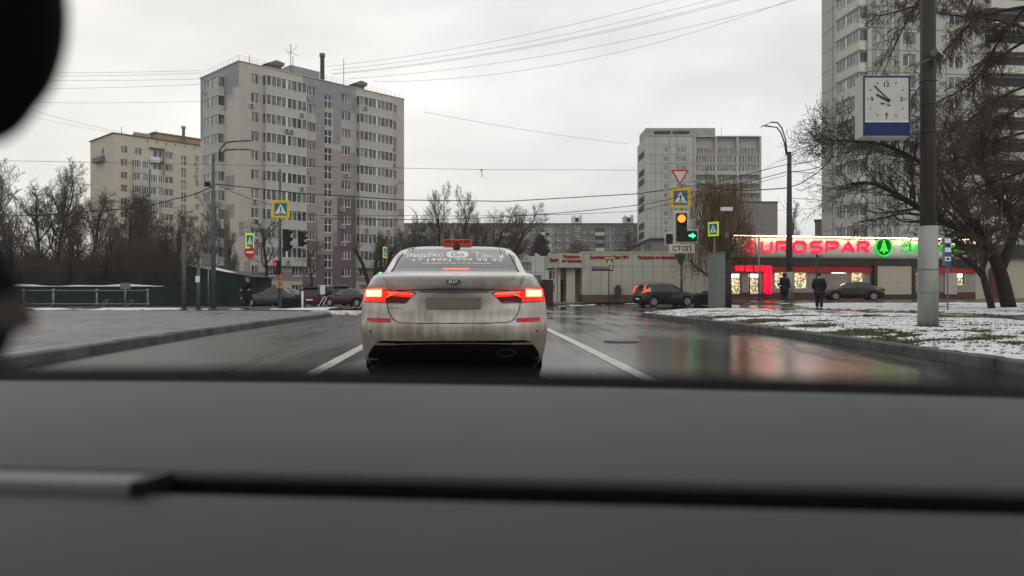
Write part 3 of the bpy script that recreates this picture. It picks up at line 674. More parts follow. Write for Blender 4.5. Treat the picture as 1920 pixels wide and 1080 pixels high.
def make_car(label, cat, loc, rz, L_, W, H, kind, m, glow=False, snow=False, group='cars parked and waiting in the distance', rear_glass=True, front_lamps=False):
    root = thing('suv' if kind == 'suv' else 'car', label, cat, loc, rz, group)
    pr = PROF[kind]; st = []
    for (a, b) in zip(pr, pr[1:]):
        n = max(1, int((b[0]-a[0])*L_/.22))
        for k in range(n): t = k/n; st.append(tuple(lerp(a[i], b[i], t) for i in range(4)))
    st.append(pr[-1]); w = W/2; rows = []
    for (t, zb, zr, rw) in st:
        e = min(1, min(t, 1-t)/.10); ww = w*(.80+.20*math.sin(e*math.pi/2)); y = t*L_; zb *= H; zr *= H; z0 = .17+.08*(1-min(1, e*1.5))
        half = [(0, z0), (.86*ww, z0), (.97*ww, z0+.10), (ww, lerp(z0, zb, .45)), (.99*ww, lerp(z0, zb, .75)), (.955*ww, zb), (lerp(.955, rw, .5)*ww, lerp(zb, zr, .52)), (rw*ww, zr-.035 if zr-zb > .12 else lerp(zb, zr, .8)), (rw*.8*ww, zr-.005), (rw*.4*ww, zr), (0, zr)]
        rows.append([(x, y, z) for x, z in half]+[(-x, y, z) for x, z in half[-2:0:-1]])
    n = len(rows[0]); mb = MB(); mg = MB(); ib = 0
    def isglass(a, b):
        t = (st[a][0]+st[a+1][0])/2
        side = b in (5, 6) or b in (n-7, n-6)
        top = b in (7, 8, 9, 10, 11, 12) and True
        if kind == 'suv':
            if side and .10 < t < .66: return True
            if top and (.655 < t < .74): return True
            if rear_glass and b in (7,8,9,10,11,12,6,n-7) and .03 < t < .085: return True
            if rear_glass and b in (5,n-6) and 0.03 < t < .06: return False
        else:
            if side and .22 < t < .66: return True
            if top and (.58 < t < .72 or .16 < t < .29): return True
        return False
    mb.v = [p for r in rows for p in r]
    for a in range(len(rows)-1):
        for b in range(n):
            c = (b+1) % n; q = (a*n+b, a*n+c, (a+1)*n+c, (a+1)*n+b)
            if isglass(a, b):
                mg.face([mb.v[i] for i in q], 0, True)
            mb.f.append(q); mb.m.append(0); mb.sm.append(True)
    mb.f.append(tuple(reversed(range(n)))); mb.m.append(0); mb.sm.append(False)
    e_ = (len(rows)-1)*n; mb.f.append(tuple(range(e_, e_+n))); mb.m.append(0); mb.sm.append(False)
    # body is shrunk behind the glass by pushing the glass 8 mm out
    me = boolean_wheels(mb.mesh('body', m), 'body', m, L_, (L_*.19, L_*.81), w-.03, .37*H/1.55)
    add('body', me, root)
    cen = Vector((0, L_*.42, H*.6))
    for k, v in enumerate(mg.v):
        d = Vector((v[0]*1.0, 0, (v[2]-H*.55)*1.)); d = d.normalized() if d.length > 1e-4 else Vector((0,0,1)); mg.v[k] = tuple(Vector(v)+d*.010)
        if v[1] < L_*.08: mg.v[k] = (mg.v[k][0], v[1]-.012, mg.v[k][2])
    mg.build('windows', M_GLASSD, root)
    for s in (-1, 1):
        for y in (L_*.19, L_*.81):
            r = .34*H/1.55; wh = MB().tube([(s*(w-.02), 0, 0), (s*(w-.035), 0, 0), (s*(w-.22), 0, 0)], [r*.9, r, r], 24).build('wheel', M_RUBBER, root, (0, y, r))
            MB().tube([(s*(w-.014), 0, 0), (s*(w-.05), 0, 0)], r*.66, 18).build('rim', M_RIM, wh)
        mb = MB()
        if kind == 'suv' and glow:   # tall hooked lamp
            x0 = s*w*.80; yb = .045*L_
            for q in [((.80,.93),(.70,.80)),((.80,.80),(.82,.72)),((.82,.72),(.97,.69)),((.97,.69),(.95,.63)),((.95,.63),(.86,.60))]:
                pass
            pts = [(s*w*.69, .055*L_, H*.90), (s*w*.76, .045*L_, H*.80), (s*w*.80, .035*L_, H*.735), (s*w*.93, .055*L_, H*.72), (s*w*.985, .085*L_, H*.70), (s*w*.90, .02*L_, H*.64), (s*w*.74, .006*L_, H*.63)]
            mb.tube(pts, [.05,.06,.07,.07,.06,.05,.04], 6)
        else: mb.box((s*w*.62, -.012, H*.50), (s*w*.88, .10, H*.60))
        mb.build('tail_light', M_LED if glow else M_LD, root)
        MB().box((s*w*.5, L_-.10, H*.40), (s*w*.80, L_-.005, H*.48)).build('headlight', M_WHITE, root)
        mb = MB(); ell(mb, (s*(w+.08), L_*.66, H*.65), (.10, .06, .07)); mb.build('mirror', m, root)
        if kind == 'suv': MB().tube([(s*w*.66, L_*.14, H*.99), (s*w*.66, L_*.18, H*1.02), (s*w*.66, L_*.5, H*1.025), (s*w*.66, L_*.55, H*.985)], .018, 6).build('roof_rail', M_BLACK, root)
    if kind == 'suv': bevel(MB().box((-w*.66, -.02, H*.945), (w*.66, .32, H*.97)).build('spoiler', m, root), .012)
    MB().box((-.26, -.025 if kind == 'suv' else -.015, H*.30), (.26, .06, H*.37)).build('number_plate', M_WHITE, root)
    if snow:
        mb = MB(); rr = [[(x, y, [H*1.002, H*1.04][(abs(x) < w*.55)]) for x in (-w*.64,-w*.5,-.2,.2,w*.5,w*.64)] for y in [L_*.16, L_*.2, L_*.4, L_*.53]]; mb.grid(rr); mb.build('snow_cap', M_SNOW, root)
    return root
def put(px, py, Y=None):
    p = gp(px, py) if Y is None else P(px, py, Y)
    if Y is not None: p.z = surf(p.x, p.y)
    return p
p = put(1180, 573, 52)
make_car('black crossover with a lit hooked tail light driving past the pavilion', 'SUV', (p.x+.55, p.y-.2, g(p.x, p.y)), R(-73), 4.2, 1.86, 1.62, 'suv', carmat('black_paint', (.012,.012,.013)), glow=True)
def carL(label, cat, px, Y, rz, L_, W, H, kind, m, **k):
    x = (px-960)*Y/FPX; return make_car(label, cat, (x, Y, g(x, Y)), R(rz), L_, W, H, kind, m, **k)
carL('grey saloon parked beside the green shed', 'car', 563, 57, 82, 4.5, 1.8, 1.5, 'sedan', carmat('grey_paint', (.045,.05,.058)))
carL('white-roofed car behind the grey saloon, only its end showing', 'car', 571, 61, 70, 4.2, 1.8, 1.5, 'sedan', carmat('white_paint', (.5,.5,.5)))
carL('dark red hatchback with snow on its roof', 'car', 580, 56, -2, 4.0, 1.78, 1.55, 'suv', carmat('dark_red_paint', (.055,.010,.013)), snow=True)
carL('black off-roader parked in front of the tower block, right of the red hatchback', 'SUV', 640, 58, 14, 4.6, 1.9, 1.75, 'suv', carmat('black_paint2', (.018,.018,.02)))
carL('dark red car half hidden behind the taxi', 'car', 700, 53, 60, 4.2, 1.75, 1.3, 'sedan', carmat('maroon_paint', (.045,.010,.012)))
x_ = (1640-960)*53/FPX
make_car('dark brown grey saloon parked in front of the supermarket', 'car', (x_, 52, gl(x_, 52)+.035), R(80), 4.0, 1.75, 1.33, 'sedan', carmat('brown_grey_paint', (.03,.026,.025)))

# ================================================================== people
SKF = 1.28
def skin_mesh(chains, mats, sub=2, root=0, SKF=SKF):
    vs = []; es = []; rs = []
    key = {}
    for ch in chains:
        prev = None
        for (p, r) in ch:
            kk = tuple(round(c, 4) for c in p)
            if kk not in key: key[kk] = len(vs); vs.append(p); rs.append(r)
            i = key[kk]
            if prev is not None and prev != i: es.append((prev, i))
            prev = i
    me = bpy.data.meshes.new('s'); me.from_pydata(vs, es, []); o = bpy.data.objects.new('s', me); C.objects.link(o)
    o.modifiers.new('k', 'SKIN'); sd_ = o.modifiers.new('u', 'SUBSURF'); sd_.levels = sub
    for i, r in enumerate(rs):
        r = r if isinstance(r, tuple) else (r, r); r = (r[0]*SKF, r[1]*SKF); sv = me.skin_vertices[0].data[i]; sv.radius = r; sv.use_root = (i == root)
    bpy.context.view_layer.update()
    new = bpy.data.meshes.new_from_object(o.evaluated_get(bpy.context.evaluated_depsgraph_get())); bpy.data.objects.remove(o)
    for q in new.polygons: q.use_smooth = True
    new.materials.clear(); new.materials.append(mats); return new
M_SKIN = mat('skin', (.45,.27,.2), .6)
def person(label, loc, rz, H=1.75, coat=.0, stride=.0, hood=False, hat=None, mcoat=None, mtrou=None, bag=False, armbend=.5, bareh=None):
    s = H/1.75; root = thing('person', label, 'person', loc, rz, 'pedestrians'); root.scale = (s, s, s)
    # facing +y ; feet
    fl, fr = (-.10, stride, .045), (.10, -stride, .045)
    kl_, kr_ = (-.095, stride*.62+.05*abs(stride), .49), (.095, -stride*.35+.08*abs(stride), .49)
    pel = (0, 0, .95)
    def leg(side, k, f): return [(pel, (.15,.11)), ((side*.09, 0, .88), (.095,.09)), (k, .058), (((k[0]+f[0])/2, (k[1]+f[1])/2-.01, .28), .056), (f, .042), ((f[0], f[1]+.13, .03), (.038,.028))]
    sh = 1.43
    def arm(sd):
        el = (sd*.27, -.03, 1.14); wr = (sd*.24, .12+.12*armbend, .97+.08*armbend); hd = (sd*.22, wr[1]+.07, wr[2]-.03)
        return [((0,.0,1.40), (.14,.10)), ((sd*.19, 0, sh-.03), .06), (el, .045), (wr, .03), (hd, (.04,.02))], wr, hd
    al, wl, hl = arm(-1); ar, wr_, hr = arm(1)
    spine = [(pel, (.15,.11)), ((0,0,1.12), (.13,.10)), ((0,.0,1.28), (.155,.11)), ((0,.0,1.40), (.14,.10)), ((0,.01,1.50), .055), ((0,.025,1.56), (.06,.065)), ((0,.03,1.64), (.078,.095)), ((0,.02,1.72), (.06,.075))]
    fingers = []
    for hd, sd in ((hl, -1), (hr, 1)):
        for q in range(4): fingers.append([(hd, (.04,.02)), ((hd[0]+(q-1.5)*.018, hd[1]+.05, hd[2]-.01), .009), ((hd[0]+(q-1.5)*.018, hd[1]+.08-.008*abs(q-1.4), hd[2]-.035), .008)])
        fingers.append([(hd, (.04,.02)), ((hd[0]-sd*.04, hd[1]+.01, hd[2]+.005), .010), ((hd[0]-sd*.045, hd[1]+.045, hd[2]-.005), .008)])
    me = skin_mesh([spine, al, ar, leg(-1, kl_, fl), leg(1, kr_, fr)]+fingers+[[((0,.03,1.64),(.078,.095)), ((0,.125,1.635), .012)]], M_SKIN, 2, SKF=1.0)
    body_ = add('body', me, root)
    mc = mcoat; mt = mtrou
    # trousers
    add('trousers', skin_mesh([[(pel, (.165,.125)), ((-.09,0,.86), (.11,.105)), (kl_, .075), ((fl[0], fl[1]-.01, .12), .062)], [(pel, (.165,.125)), ((.09,0,.86), (.11,.105)), (kr_, .075), ((fr[0], fr[1]-.01, .12), .062)]], mt, 1), root)
    # coat
    ch = [[((0,0,1.12), (.165,.13)), ((0,0,1.28), (.185,.135)), ((0,0,1.40), (.17,.12)), ((0,.01,1.475), (.085,.08))],
          [((0,0,1.12), (.165,.13)), (pel, (.19,.15)), ((0,0,.95-.12-coat*.5), (.21+.03*coat,.16)), ((0,0,.95-.16-coat), (.22+.05*coat,.17))]]
    for a in (al, ar):
        ch.append([((0,0,1.40), (.17,.12)), (a[1][0], .082), (a[2][0], .068), ((a[3][0][0], a[3][0][1]-.01, a[3][0][2]), .055)])
    add('coat', skin_mesh(ch, mc, 2), root)
    if hood: add('hood', skin_mesh([[((0,-.0,1.50), (.10,.10)), ((0,.005,1.60), (.105,.115)), ((0,-.01,1.69), (.10,.11)), ((0,-.01,1.755), (.06,.07))]], mc, 2), root)
    elif hat: add('hat', skin_mesh([[((0,.0,1.67), (.098,.115)), ((0,-.005,1.74), (.09,.10)), ((0,-.005,1.80), (.05,.05))]], hat, 2), root)
    else: add('hair', skin_mesh([[((0,-.02,1.60), (.075,.085)), ((0,-.025,1.68), (.088,.095)), ((0,-.01,1.745), (.07,.08))]], bareh, 2), root)
    mb = MB(); [mb.tube([(sd*.03, .108, 1.645), (sd*.03, .118, 1.645)], .012, 8) for sd in (-1, 1)]; mb.build('eyes', M_BLACK, root)
    mb = MB(); mb.tube([(-.025,.108,1.59), (0,.115,1.588), (.025,.108,1.59)], .006, 6); mb.build('mouth', mat('lips', (.3,.1,.09), .6), root)
    for f in (fl, fr):
        add('shoe', skin_mesh([[((f[0], f[1]-.03, .05), (.055,.05)), ((f[0], f[1]+.05, .045), (.052,.04)), ((f[0], f[1]+.16, .035), (.048,.032))]], M_BLACK, 1), root)
    if bag:
        b = bevel(MB().box((.20,-.13,.88), (.31,.17,1.14)).build('handbag', mat('black_bag_leather', (.015,.013,.013), .5), root), .02)
        MB().tube([(.25,.12,1.13),(.22,.02,1.45),(.25,-.10,1.13)], .012, 6).build('bag_strap', M_BLACK, b)
    return root
M_CBLK = mat('black_coat_cloth', (.012,.012,.016), .9, bump=.3, bscale=30); M_CDK = mat('charcoal_jacket_cloth', (.018,.016,.02), .85, bump=.3, bscale=30)
M_TRO = mat('dark_grey_trousers', (.022,.024,.026), .9); M_HAIR = mat('dark_brown_hair', (.03,.022,.018), .8)
p = put(1471, 568); person('person in a long dark hooded coat with a bag, before the supermarket windows', p, R(10), 56*p.y/FPX, coat=.32, hood=True, mcoat=M_CBLK, mtrou=M_TRO, bag=True, armbend=1.2)
p = put(1536, 581); person('person in a dark jacket and dark trousers walking on the path past the lawn', p, R(-25), 1.78, stride=.17, mcoat=M_CDK, mtrou=M_TRO, bareh=M_HAIR, armbend=.3, coat=.05)
p = put(464, 579.5); person('person in a long black coat and black hat by the left snow strip', p, R(172), 1.66, coat=.38, hat=M_CBLK, mcoat=M_CBLK, mtrou=M_CBLK, armbend=.9, stride=.05)
# ================================================================== buildings
class Bld:
    """local x runs along the front, local y to the back; root at the near corner"""
    def __init__(s, name, label, cat, loc, rz, group=None):
        s.root = thing(name, label, cat, loc, rz, group); s.loc = Vector(loc); s.rz = rz
        s.u = Vector((math.cos(rz), math.sin(rz))); s.n = Vector((-math.sin(rz), math.cos(rz)))
    def ux(s, px, side=False):       # photo column -> distance along the front (or along the left side)
        k = (px-960)/FPX; d = s.n if side else s.u
        return (k*s.loc.y-s.loc.x)/(d.x-k*d.y)
    def Y(s, t, side=False): d = s.n if side else s.u; return s.loc.y+t*d.y
    def z(s, py, t, side=False): return 1-(py-540)*s.Y(t, side)/FPX-s.loc.z
def wall_grid(mb, W, H, holes, colf, ub=(), zb=(), side=False, z0=0, xoff=0.):
    us = sorted(set([0, W]+[round(u, 3) for u in ub if 0 < u < W]+[round(v, 3) for h in holes for v in (h[0], h[1])]))
    zs = sorted(set([z0, H]+[round(u, 3) for u in zb if z0 < u < H]+[round(v, 3) for h in holes for v in (h[2], h[3])]))
    for a, b in zip(us, us[1:]):
        if b-a < 1e-4: continue
        for c, d in zip(zs, zs[1:]):
            um, zm = (a+b)/2, (c+d)/2
            if any(h[0] < um < h[1] and h[2] < zm < h[3] for h in holes): continue
            m = colf(um, zm)
            if side: mb.face([(xoff, b, c), (xoff, a, c), (xoff, a, d), (xoff, b, d)], m)
            else: mb.face([(a, xoff, c), (b, xoff, c), (b, xoff, d), (a, xoff, d)], m)
WCACHE = {}
def window(parent, x, y, z, w, h, rot=0., muls=(.5,), trans=(), depth=.22, fr=.07, reveal=None, pane=None, sill=True, single=False, fm=None, name='window'):
    pane = pane or M_PANE; reveal = reveal or M_REV; fm = fm or M_PVC
    key = (round(w, 2), round(h, 2), tuple(muls), tuple(trans), depth, fr, reveal.name, pane.name, sill, single, fm.name)
    if key not in WCACHE:
        mb = MB(); d = depth
        for q in [[(0,0,0),(0,d,0),(0,d,h),(0,0,h)], [(w,d,0),(w,0,0),(w,0,h),(w,d,h)], [(0,0,0),(w,0,0),(w,d,0),(0,d,0)], [(0,d,h),(w,d,h),(w,0,h),(0,0,h)]]: mb.face(q, 1)
        a = d-.04
        mb.box((0,a,0),(fr,a+.03,h)); mb.box((w-fr,a,0),(w,a+.03,h)); mb.box((fr,a,0),(w-fr,a+.03,fr)); mb.box((fr,a,h-fr),(w-fr,a+.03,h))
        for m in muls: mb.box((w*m-fr*.6,a+.002,fr),(w*m+fr*.6,a+.028,h-fr))
        for t in trans: mb.box((fr,a+.001,h*t-fr*.6),(w-fr,a+.029,h*t+fr*.6))
        if sill: mb.box((-.05,-.06,-.05),(w+.05,-.002,-.005))
        pv = MB(); pv.face([(0,a+.02,0),(w,a+.02,0),(w,a+.02,h),(0,a+.02,h)], 2 if single else 0)
        if single: mb.face(pv.v, 2); WCACHE[key] = (mb.mesh(name, [fm, reveal, pane]), None)
        else: WCACHE[key] = (mb.mesh(name, [fm, reveal]), pv.mesh('pane', pane))
    a, b = WCACHE[key]
    o = add(name, a, parent, (x, y, z), (0, 0, rot))
    if b: add('pane', b, o)
    return o
def cmat(n, c, **k): return mat(n, c, k.pop('rough', .75), **k)
M_REV = mat('window_reveal', (.34,.32,.29), .8)
M_BEIGE = mat('beige_facade_tile', (.43,.395,.355), .6, col2=(.38,.35,.315), scale=.8)
M_CREAM = mat('cream_facade_tile', (.50,.47,.42), .6, col2=(.45,.42,.38), scale=.8)
M_SLATE = mat('slate_blue_facade_tile', (.25,.265,.28), .6, col2=(.22,.235,.25), scale=.8)
M_LSLATE = mat('pale_slate_facade_tile', (.36,.38,.38), .6, scale=.8)
M_ROSE = mat('rose_brown_facade_tile', (.32,.275,.255), .6, scale=.8)
M_MAUVE = mat('mauve_facade_tile', (.24,.19,.19), .6, scale=.8)
M_BROWN = mat('dark_plum_facade_tile', (.135,.10,.105), .6, scale=.8)
M_BALC = mat('grey_green_balcony_panel', (.42,.43,.40), .65, col2=(.38,.39,.365), scale=1.2)
M_ROOF = mat('roof_felt', (.07,.068,.065), .9)
M_ROOFE = mat('roof_edge_metal', (.45,.46,.46), .5)
M_GALV2 = mat('dull_vent_metal', (.14,.13,.12), .6)
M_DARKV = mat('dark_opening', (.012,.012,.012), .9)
M_AC = mat('air_conditioner_grey', (.42,.42,.40), .6)

# ---- main twelve-storey block
X0 = P(448, 540, 112)
B = Bld('apartment_block', 'twelve-storey panel apartment block in beige, slate blue and plum with glazed balcony stacks', 'apartment block', (X0.x, 112, -1.6), math.atan2(.723, .691))
W_, D_, H_ = 31.4, 13.5, 37.55
ztop = [35.55-2.95*k for k in range(12)]   # window heads above root
U = lambda px: B.ux(px)
hol = []; WH = 1.5
cw1 = (U(471), U(486)); cA = (U(493), U(569.5)); cw2 = (U(573.5), U(592)); cs = (U(608.5), U(623)); cw3 = (U(640.5), U(658)); cB = (U(668.5), U(731)); cw4 = (U(732.8), U(743.5))
wins = []
for k, zt in enumerate(ztop):
    for c in (cw1, cw2, cw3, cw4): wins.append((c[0], c[1], zt-WH, zt, 'w'))
    if k < 11: wins.append((cs[0], cs[1], zt-3.05, zt-.75, 's'))
    if k >= 10:
        for c in ((cA[0]+.5, cA[0]+2.2), (cA[0]+5, cA[0]+6.8), (cB[0]+.6, cB[0]+2.3), (cB[0]+5, cB[0]+6.7)): wins.append((c[0], c[1], zt-WH, zt, 'w'))
rng = random.Random(3)
def colm(u, z):
    k = (ztop[0]+.6-z)/2.95     # storeys down from the top
    mid = cA[1]-.2 < u < cB[0]+.1
    j = rng.random()*.0
    uu = (u-cA[1])/(cB[0]-cA[1])
    if k < 0.0: return 2 if mid else 0
    if mid:
        st = 1.15 if uu < .20 else (3.5 if uu < .36 else (1.15 if uu < .55 else (3.15 if uu < .66 else 1.2)))
        if k < st: return 2
        lim = 7.6 if uu < .25 else (8.7 if uu < .55 else (8.2 if uu < .64 else 5.9))
        if k > lim+.9 or (uu > .62 and k > 6.2): return 6
        if k > lim: return 5
        if k > 4.3 and (math.floor(uu*6)+math.floor(k*2)) % 5 in (0, 3): return 4
        if k < 5 and uu > .64: return 0 if k < 3.5 else 4
        return 4 if k > 3.6 else 0
    if k > 10.6: return 5 if (int(k*2) % 2) else 0
    if u < cA[0]: return 0 if k < 8 or (math.floor(u*1.2)+math.floor(k*1.5)) % 4 else 4
    if k > 4.8 and u > cB[1] and (math.floor(u*.9)+math.floor(k*2)) % 4 == 0: return 4
    return 0
def cols(u, z):                  # left side face: u counted from the near corner
    k = (ztop[0]+.6-z)/2.95; f = u/D_
    if k < (1.3+1.9*f if f > .25 else 1.0+ (0.5 if f > .12 else 0.0)): return 2 if k < .9+1.2*f or f > .35 else 3
    if k > 7.2 and .22 < f < .58+.12*math.sin(k): return 6 if k > 8.1 else 5
    if k > 5.0 and .1 < f < .35 and math.floor(k*1.3) % 2: return 4
    return 1
mb = MB()
ub = [i*.75 for i in range(42)]; zb = [i*.7375 for i in range(52)]
zt0 = H_-.6
bh = [(w[0], w[1], w[2], w[3]) for w in wins]
wall_grid(mb, W_, zt0, bh, colm, ub, zb)
wall_grid(mb, D_, zt0, [], cols, [i*.75 for i in range(18)], zb, side=True)
mb.face([(W_,0,0),(W_,D_,0),(W_,D_,zt0),(W_,0,zt0)], 0); mb.face([(W_,D_,0),(0,D_,0),(0,D_,zt0),(W_,D_,zt0)], 0)
mb.face([(0,0,zt0),(W_,0,zt0),(W_,0,H_),(0,0,H_)], 0) if False else None
wallo = mb.build('wall', [M_BEIGE, M_CREAM, M_SLATE, M_LSLATE, M_ROSE, M_MAUVE, M_BROWN], B.root)
mb = MB(); mb.box((-.12,-.12,zt0),(W_+.12,D_+.12,zt0+.12), 1); mb.box((.3,.3,zt0+.12),(W_-.3,D_-.3,zt0+.16), 0)
ro = mb.build('roof', [M_ROOF, M_ROOFE], B.root)
mb = MB()
for k in range(32): mb.tube([(k*W_/31, .05, zt0+.1), (k*W_/31, .05, zt0+.95)], .018, 4)
for zz in (.5, .93): mb.tube([(0,.05,zt0+zz),(W_,.05,zt0+zz)], .014, 4)
for k in range(14): mb.tube([(.02, k*D_/13, zt0+.1), (.02, k*D_/13, zt0+.95)], .018, 4)
mb.tube([(.02,0,zt0+.93),(.02,D_,zt0+.93)], .014, 4); mb.build('roof_railing', M_STEEL, ro)
def vent_house(u, w):
    mb = MB(); mb.box((u,1.5,zt0+.16),(u+w,3.5,zt0+1.2)); mb.prism([(u-.5,zt0+1.0),(u+w*.6,zt0+1.95),(u+w+.5,zt0+1.75),(u+w+.3,zt0+1.2)], 1.2, 3.8); mb.build('roof_vent', M_GALV2, ro)
vent_house(U(510), 2.4); vent_house(U(673), 2.2)
mb = MB(); a = U(575); mb.box((a,5,zt0+.16),(a+5.5,9,zt0+3.0)); mb.build('lift_house', mat('grey_roof_block', (.33,.33,.32), .8), ro)
a = U(610.5); MB().tube([(a,1,zt0),(a,1,zt0+4.2),(a,1,zt0+4.25),(a,1,zt0+4.8)], [.38,.34,.48,.46], 12).build('chimney', M_GALV2, ro)
for px, h in ((550, 4.9), (649.5, 4.8), (472, 1.5), (554, 3)):
    a = U(px); mb = MB(); mb.tube([(a,.8,zt0),(a,.8,zt0+h)], .05, 5)
    if px == 550:
        mb.tube([(a-.9,.8,zt0+h-1.3),(a+1.4,.8,zt0+h-1.5)], .03, 4); mb.tube([(a-.2,.8,zt0+h-1.5),(a+1.3,.8,zt0+h+.1)], .03, 4); mb.tube([(a-.9,.8,zt0+h-.8),(a-.2,.8,zt0+h-2)], .02, 4)
    mb.build('roof_aerial', M_DSTEEL, ro)
for (a, b, c, d, t) in wins:
    if t == 'w': window(B.root, a, 0, c, b-a, d-c, muls=(.36, .68) if b-a > 1.6 else (.5,), fr=.09)
    else: window(B.root, a, 0, c, b-a, d-c, muls=(.5,), trans=(.58,), fr=.10, pane=M_PANE3)
def bay(B, u0, u1, zb_, zt, depth, parent, wh=1.62, pane=None, pm=None, n=None, side=False, frames=M_PVC, frm=.11):
    mb = MB(); w = u1-u0; pm = pm or M_BALC
    mb.box((0,-depth,0),(w,-.002,zt-wh-zb_)); hh = zt-zb_
    fo = MB(); n = n or max(2, int(round(w/.95)))
    y = -depth+.03
    o = mb.build('balcony', [pm], parent, (u0, 0, zb_) if not side else (0, u1, zb_), (0,0,0 if not side else -math.pi/2))
    z0, z1 = hh-wh, hh-.06
    fo.box((-.04,-depth-.04,z0+.001),(w+.04,-.004,z0+.06)); fo.box((-.06,-depth-.08,z1),(w+.06,-.004,hh))
    for k in range(n+1):
        x = w*k/n; wd = .34 if k == n//2 else frm
        x = min(max(x, wd/2), w-wd/2); fo.box((x-wd/2, y-.03, z0+.06),(x+wd/2, y+.03, z1))
    fo.build('balcony_frame', frames, o)
    pv = MB(); a = y; pv.face([(0,a,z0),(w,a,z0),(w,a,z1),(0,a,z1)]); pv.face([(0.02,-.02,z0),(0.02,a,z0),(0.02,a,z1),(0.02,-.02,z1)]); pv.face([(w-.02,a,z0),(w-.02,-.02,z0),(w-.02,-.02,z1),(w-.02,a,z1)])
    pv.build('pane', pane or M_PANE2, o)
    return o
for k in range(10):
    zt = ztop[k]; bay(B, cA[0], cA[1], zt-2.95+.02, zt, .95, B.root, n=8); bay(B, cB[0], cB[1], zt-2.95+.02, zt, .95, B.root, n=8)
    sa, sb = B.ux(420, True), B.ux(392, True)
    if k < 10: bay(B, sa, sb, zt-2.95+.02, zt, 1.0, B.root, side=True, n=4)
def ac(parent, x, y, z, rot=0.):
    o = MB().box((0,-.34,0),(.8,-.03,.55)).build('air_conditioner', M_AC, parent, (x, y, z), (0,0,rot)); mb = MB(); mb.tube([(.3,-.345,.28),(.3,-.335,.28)], .2, 14); mb.build('fan_grille', M_DARKV, o)
for u, k in ((cw2[0]-.3, 0), (cB[0]+.7, 0), (cw4[0]+.3, 2), (cw4[0]+.3, 3), (cw1[0]+.2, 6), (cw1[0]+.2, 7), (cw3[0]-.2, 8)): ac(B.root, u, 0 if u != cB[0]+.7 else -.95, ztop[k]-2.25)
for v, k in ((sb-.7, 0), (sb+1.3, 0)): ac(B.root, -.0 if v > sb else -1.0, v, ztop[k]-2.2, -math.pi/2)

rx = random.Random(12)
for k_ in range(9):
    c_ = rx.choice((cw1, cw2, cw3, cw4)); ac(B.root, c_[0]+rx.choice((-.35, .5)), 0, ztop[rx.randint(1, 9)]-2.3)
for k_ in range(10):
    c_ = rx.choice((cA, cB)); ac(B.root, rx.uniform(c_[0]+.3, c_[1]-1.2), -.95, ztop[rx.randint(1, 9)]-2.55)
# ---- yellow block behind on the left
X0 = P(213, 540, 158)
B = Bld('apartment_block', 'pale yellow brick apartment block behind the bare trees on the left', 'apartment block', (X0.x, 158, -2.5), math.atan2(13.6, 12.4))
M_YEL = mat('yellow_brick', (.50,.455,.365), .8, col2=(.45,.41,.335), scale=.4); M_YREV = mat('yellow_reveal', (.3,.26,.18), .8)
W_, D_ = 31, 14; H_ = B.z(250, 0); z0 = B.z(275.5, 3.5)
zt = [z0-2.8*k for k in range(12)]; cols_ = [(U2, ) for U2 in ()]
Uu = lambda px: B.ux(px)
cc = [(Uu(226.5), Uu(239)), (Uu(253), Uu(266)), (Uu(309.5), Uu(325)), (Uu(366), Uu(373))]; ccs = (Uu(340), Uu(349.5))
wn_ = []
for k in range(9):
    for q, c in enumerate(cc):
        if not (q == 1 and k > 0): wn_.append((c[0], c[1], zt[k]-1.5, zt[k], 'w'))
    wn_.append((ccs[0], ccs[1], zt[k]-2.6, zt[k]-.4, 's'))
wn_ += [(Uu(285)+.3, Uu(304), zt[k]-1.5, zt[k], 'w') for k in (0, 1)]
sw = [(B.ux(195.5, True), B.ux(191, True), zt[0]-1.7, zt[0]-.1)]
mb = MB(); wall_grid(mb, W_, H_, [w_[:4] for w_ in wn_], lambda u, z: 0); wall_grid(mb, D_, H_, sw, lambda u, z: 0, side=True)
mb.face([(W_,0,0),(W_,D_,0),(W_,D_,H_),(W_,0,H_)]); mb.face([(W_,D_,0),(0,D_,0),(0,D_,H_),(W_,D_,H_)]); mb.build('wall', M_YEL, B.root)
mb = MB(); mb.box((-.25,-.25,H_),(W_+.25,D_+.25,H_+.2)); ro = mb.build('roof', mat('brown_roof_edge', (.12,.085,.06), .8), B.root)
for a, b, c, d, t in wn_: window(B.root, a, 0, c, b-a, d-c, muls=(.5,) if b-a < 2 else (.35,.7), trans=(.5,) if t == 's' else (), fr=.09, reveal=M_YREV)
window(B.root, 0, sw[0][1], sw[0][2], sw[0][1]-sw[0][0], 1.6, rot=-math.pi/2, muls=(.5,), reveal=M_YREV)
for k in range(6): o = MB().box((Uu(275.5+k*17.5), -.03, zt[0]+1.55), (Uu(275.5+k*17.5)+.25, -.002, zt[0]+1.95)).build('air_vent', M_DARKV, B.root)
for k in range(1, 9):
    if k < 4 or k > 5: bay(B, Uu(248.5), Uu(276), zt[k]-2.8+.1, zt[k], .9, B.root, n=6)
    bay(B, Uu(279), Uu(306), zt[k]-2.8+.1, zt[k], .9, B.root, n=6) if k > 1 else None
for k in (0, 1):
    MB().box((Uu(280),-.9,zt[k]-2.8),(Uu(297),-.002,zt[k]-1.6)).build('balcony', M_WHITE if k == 0 else M_CREAM, B.root)
    MB().box((Uu(306)-.1,-.9,zt[k]-2.8),(Uu(306),-.002,zt[k]+.4)).build('balcony_side', M_CONC, B.root)
    MB().box((Uu(279),-.9,zt[k]+.3),(Uu(306)-.1,-.002,zt[k]+.42)).build('balcony_slab', M_GALV2, B.root)
MB().box((B.ux(0) if False else -.9, B.ux(197, True), zt[0]-3.0), (-.002, B.ux(181, True), zt[0]-1.9)).build('side_balcony', M_GALV2, B.root)
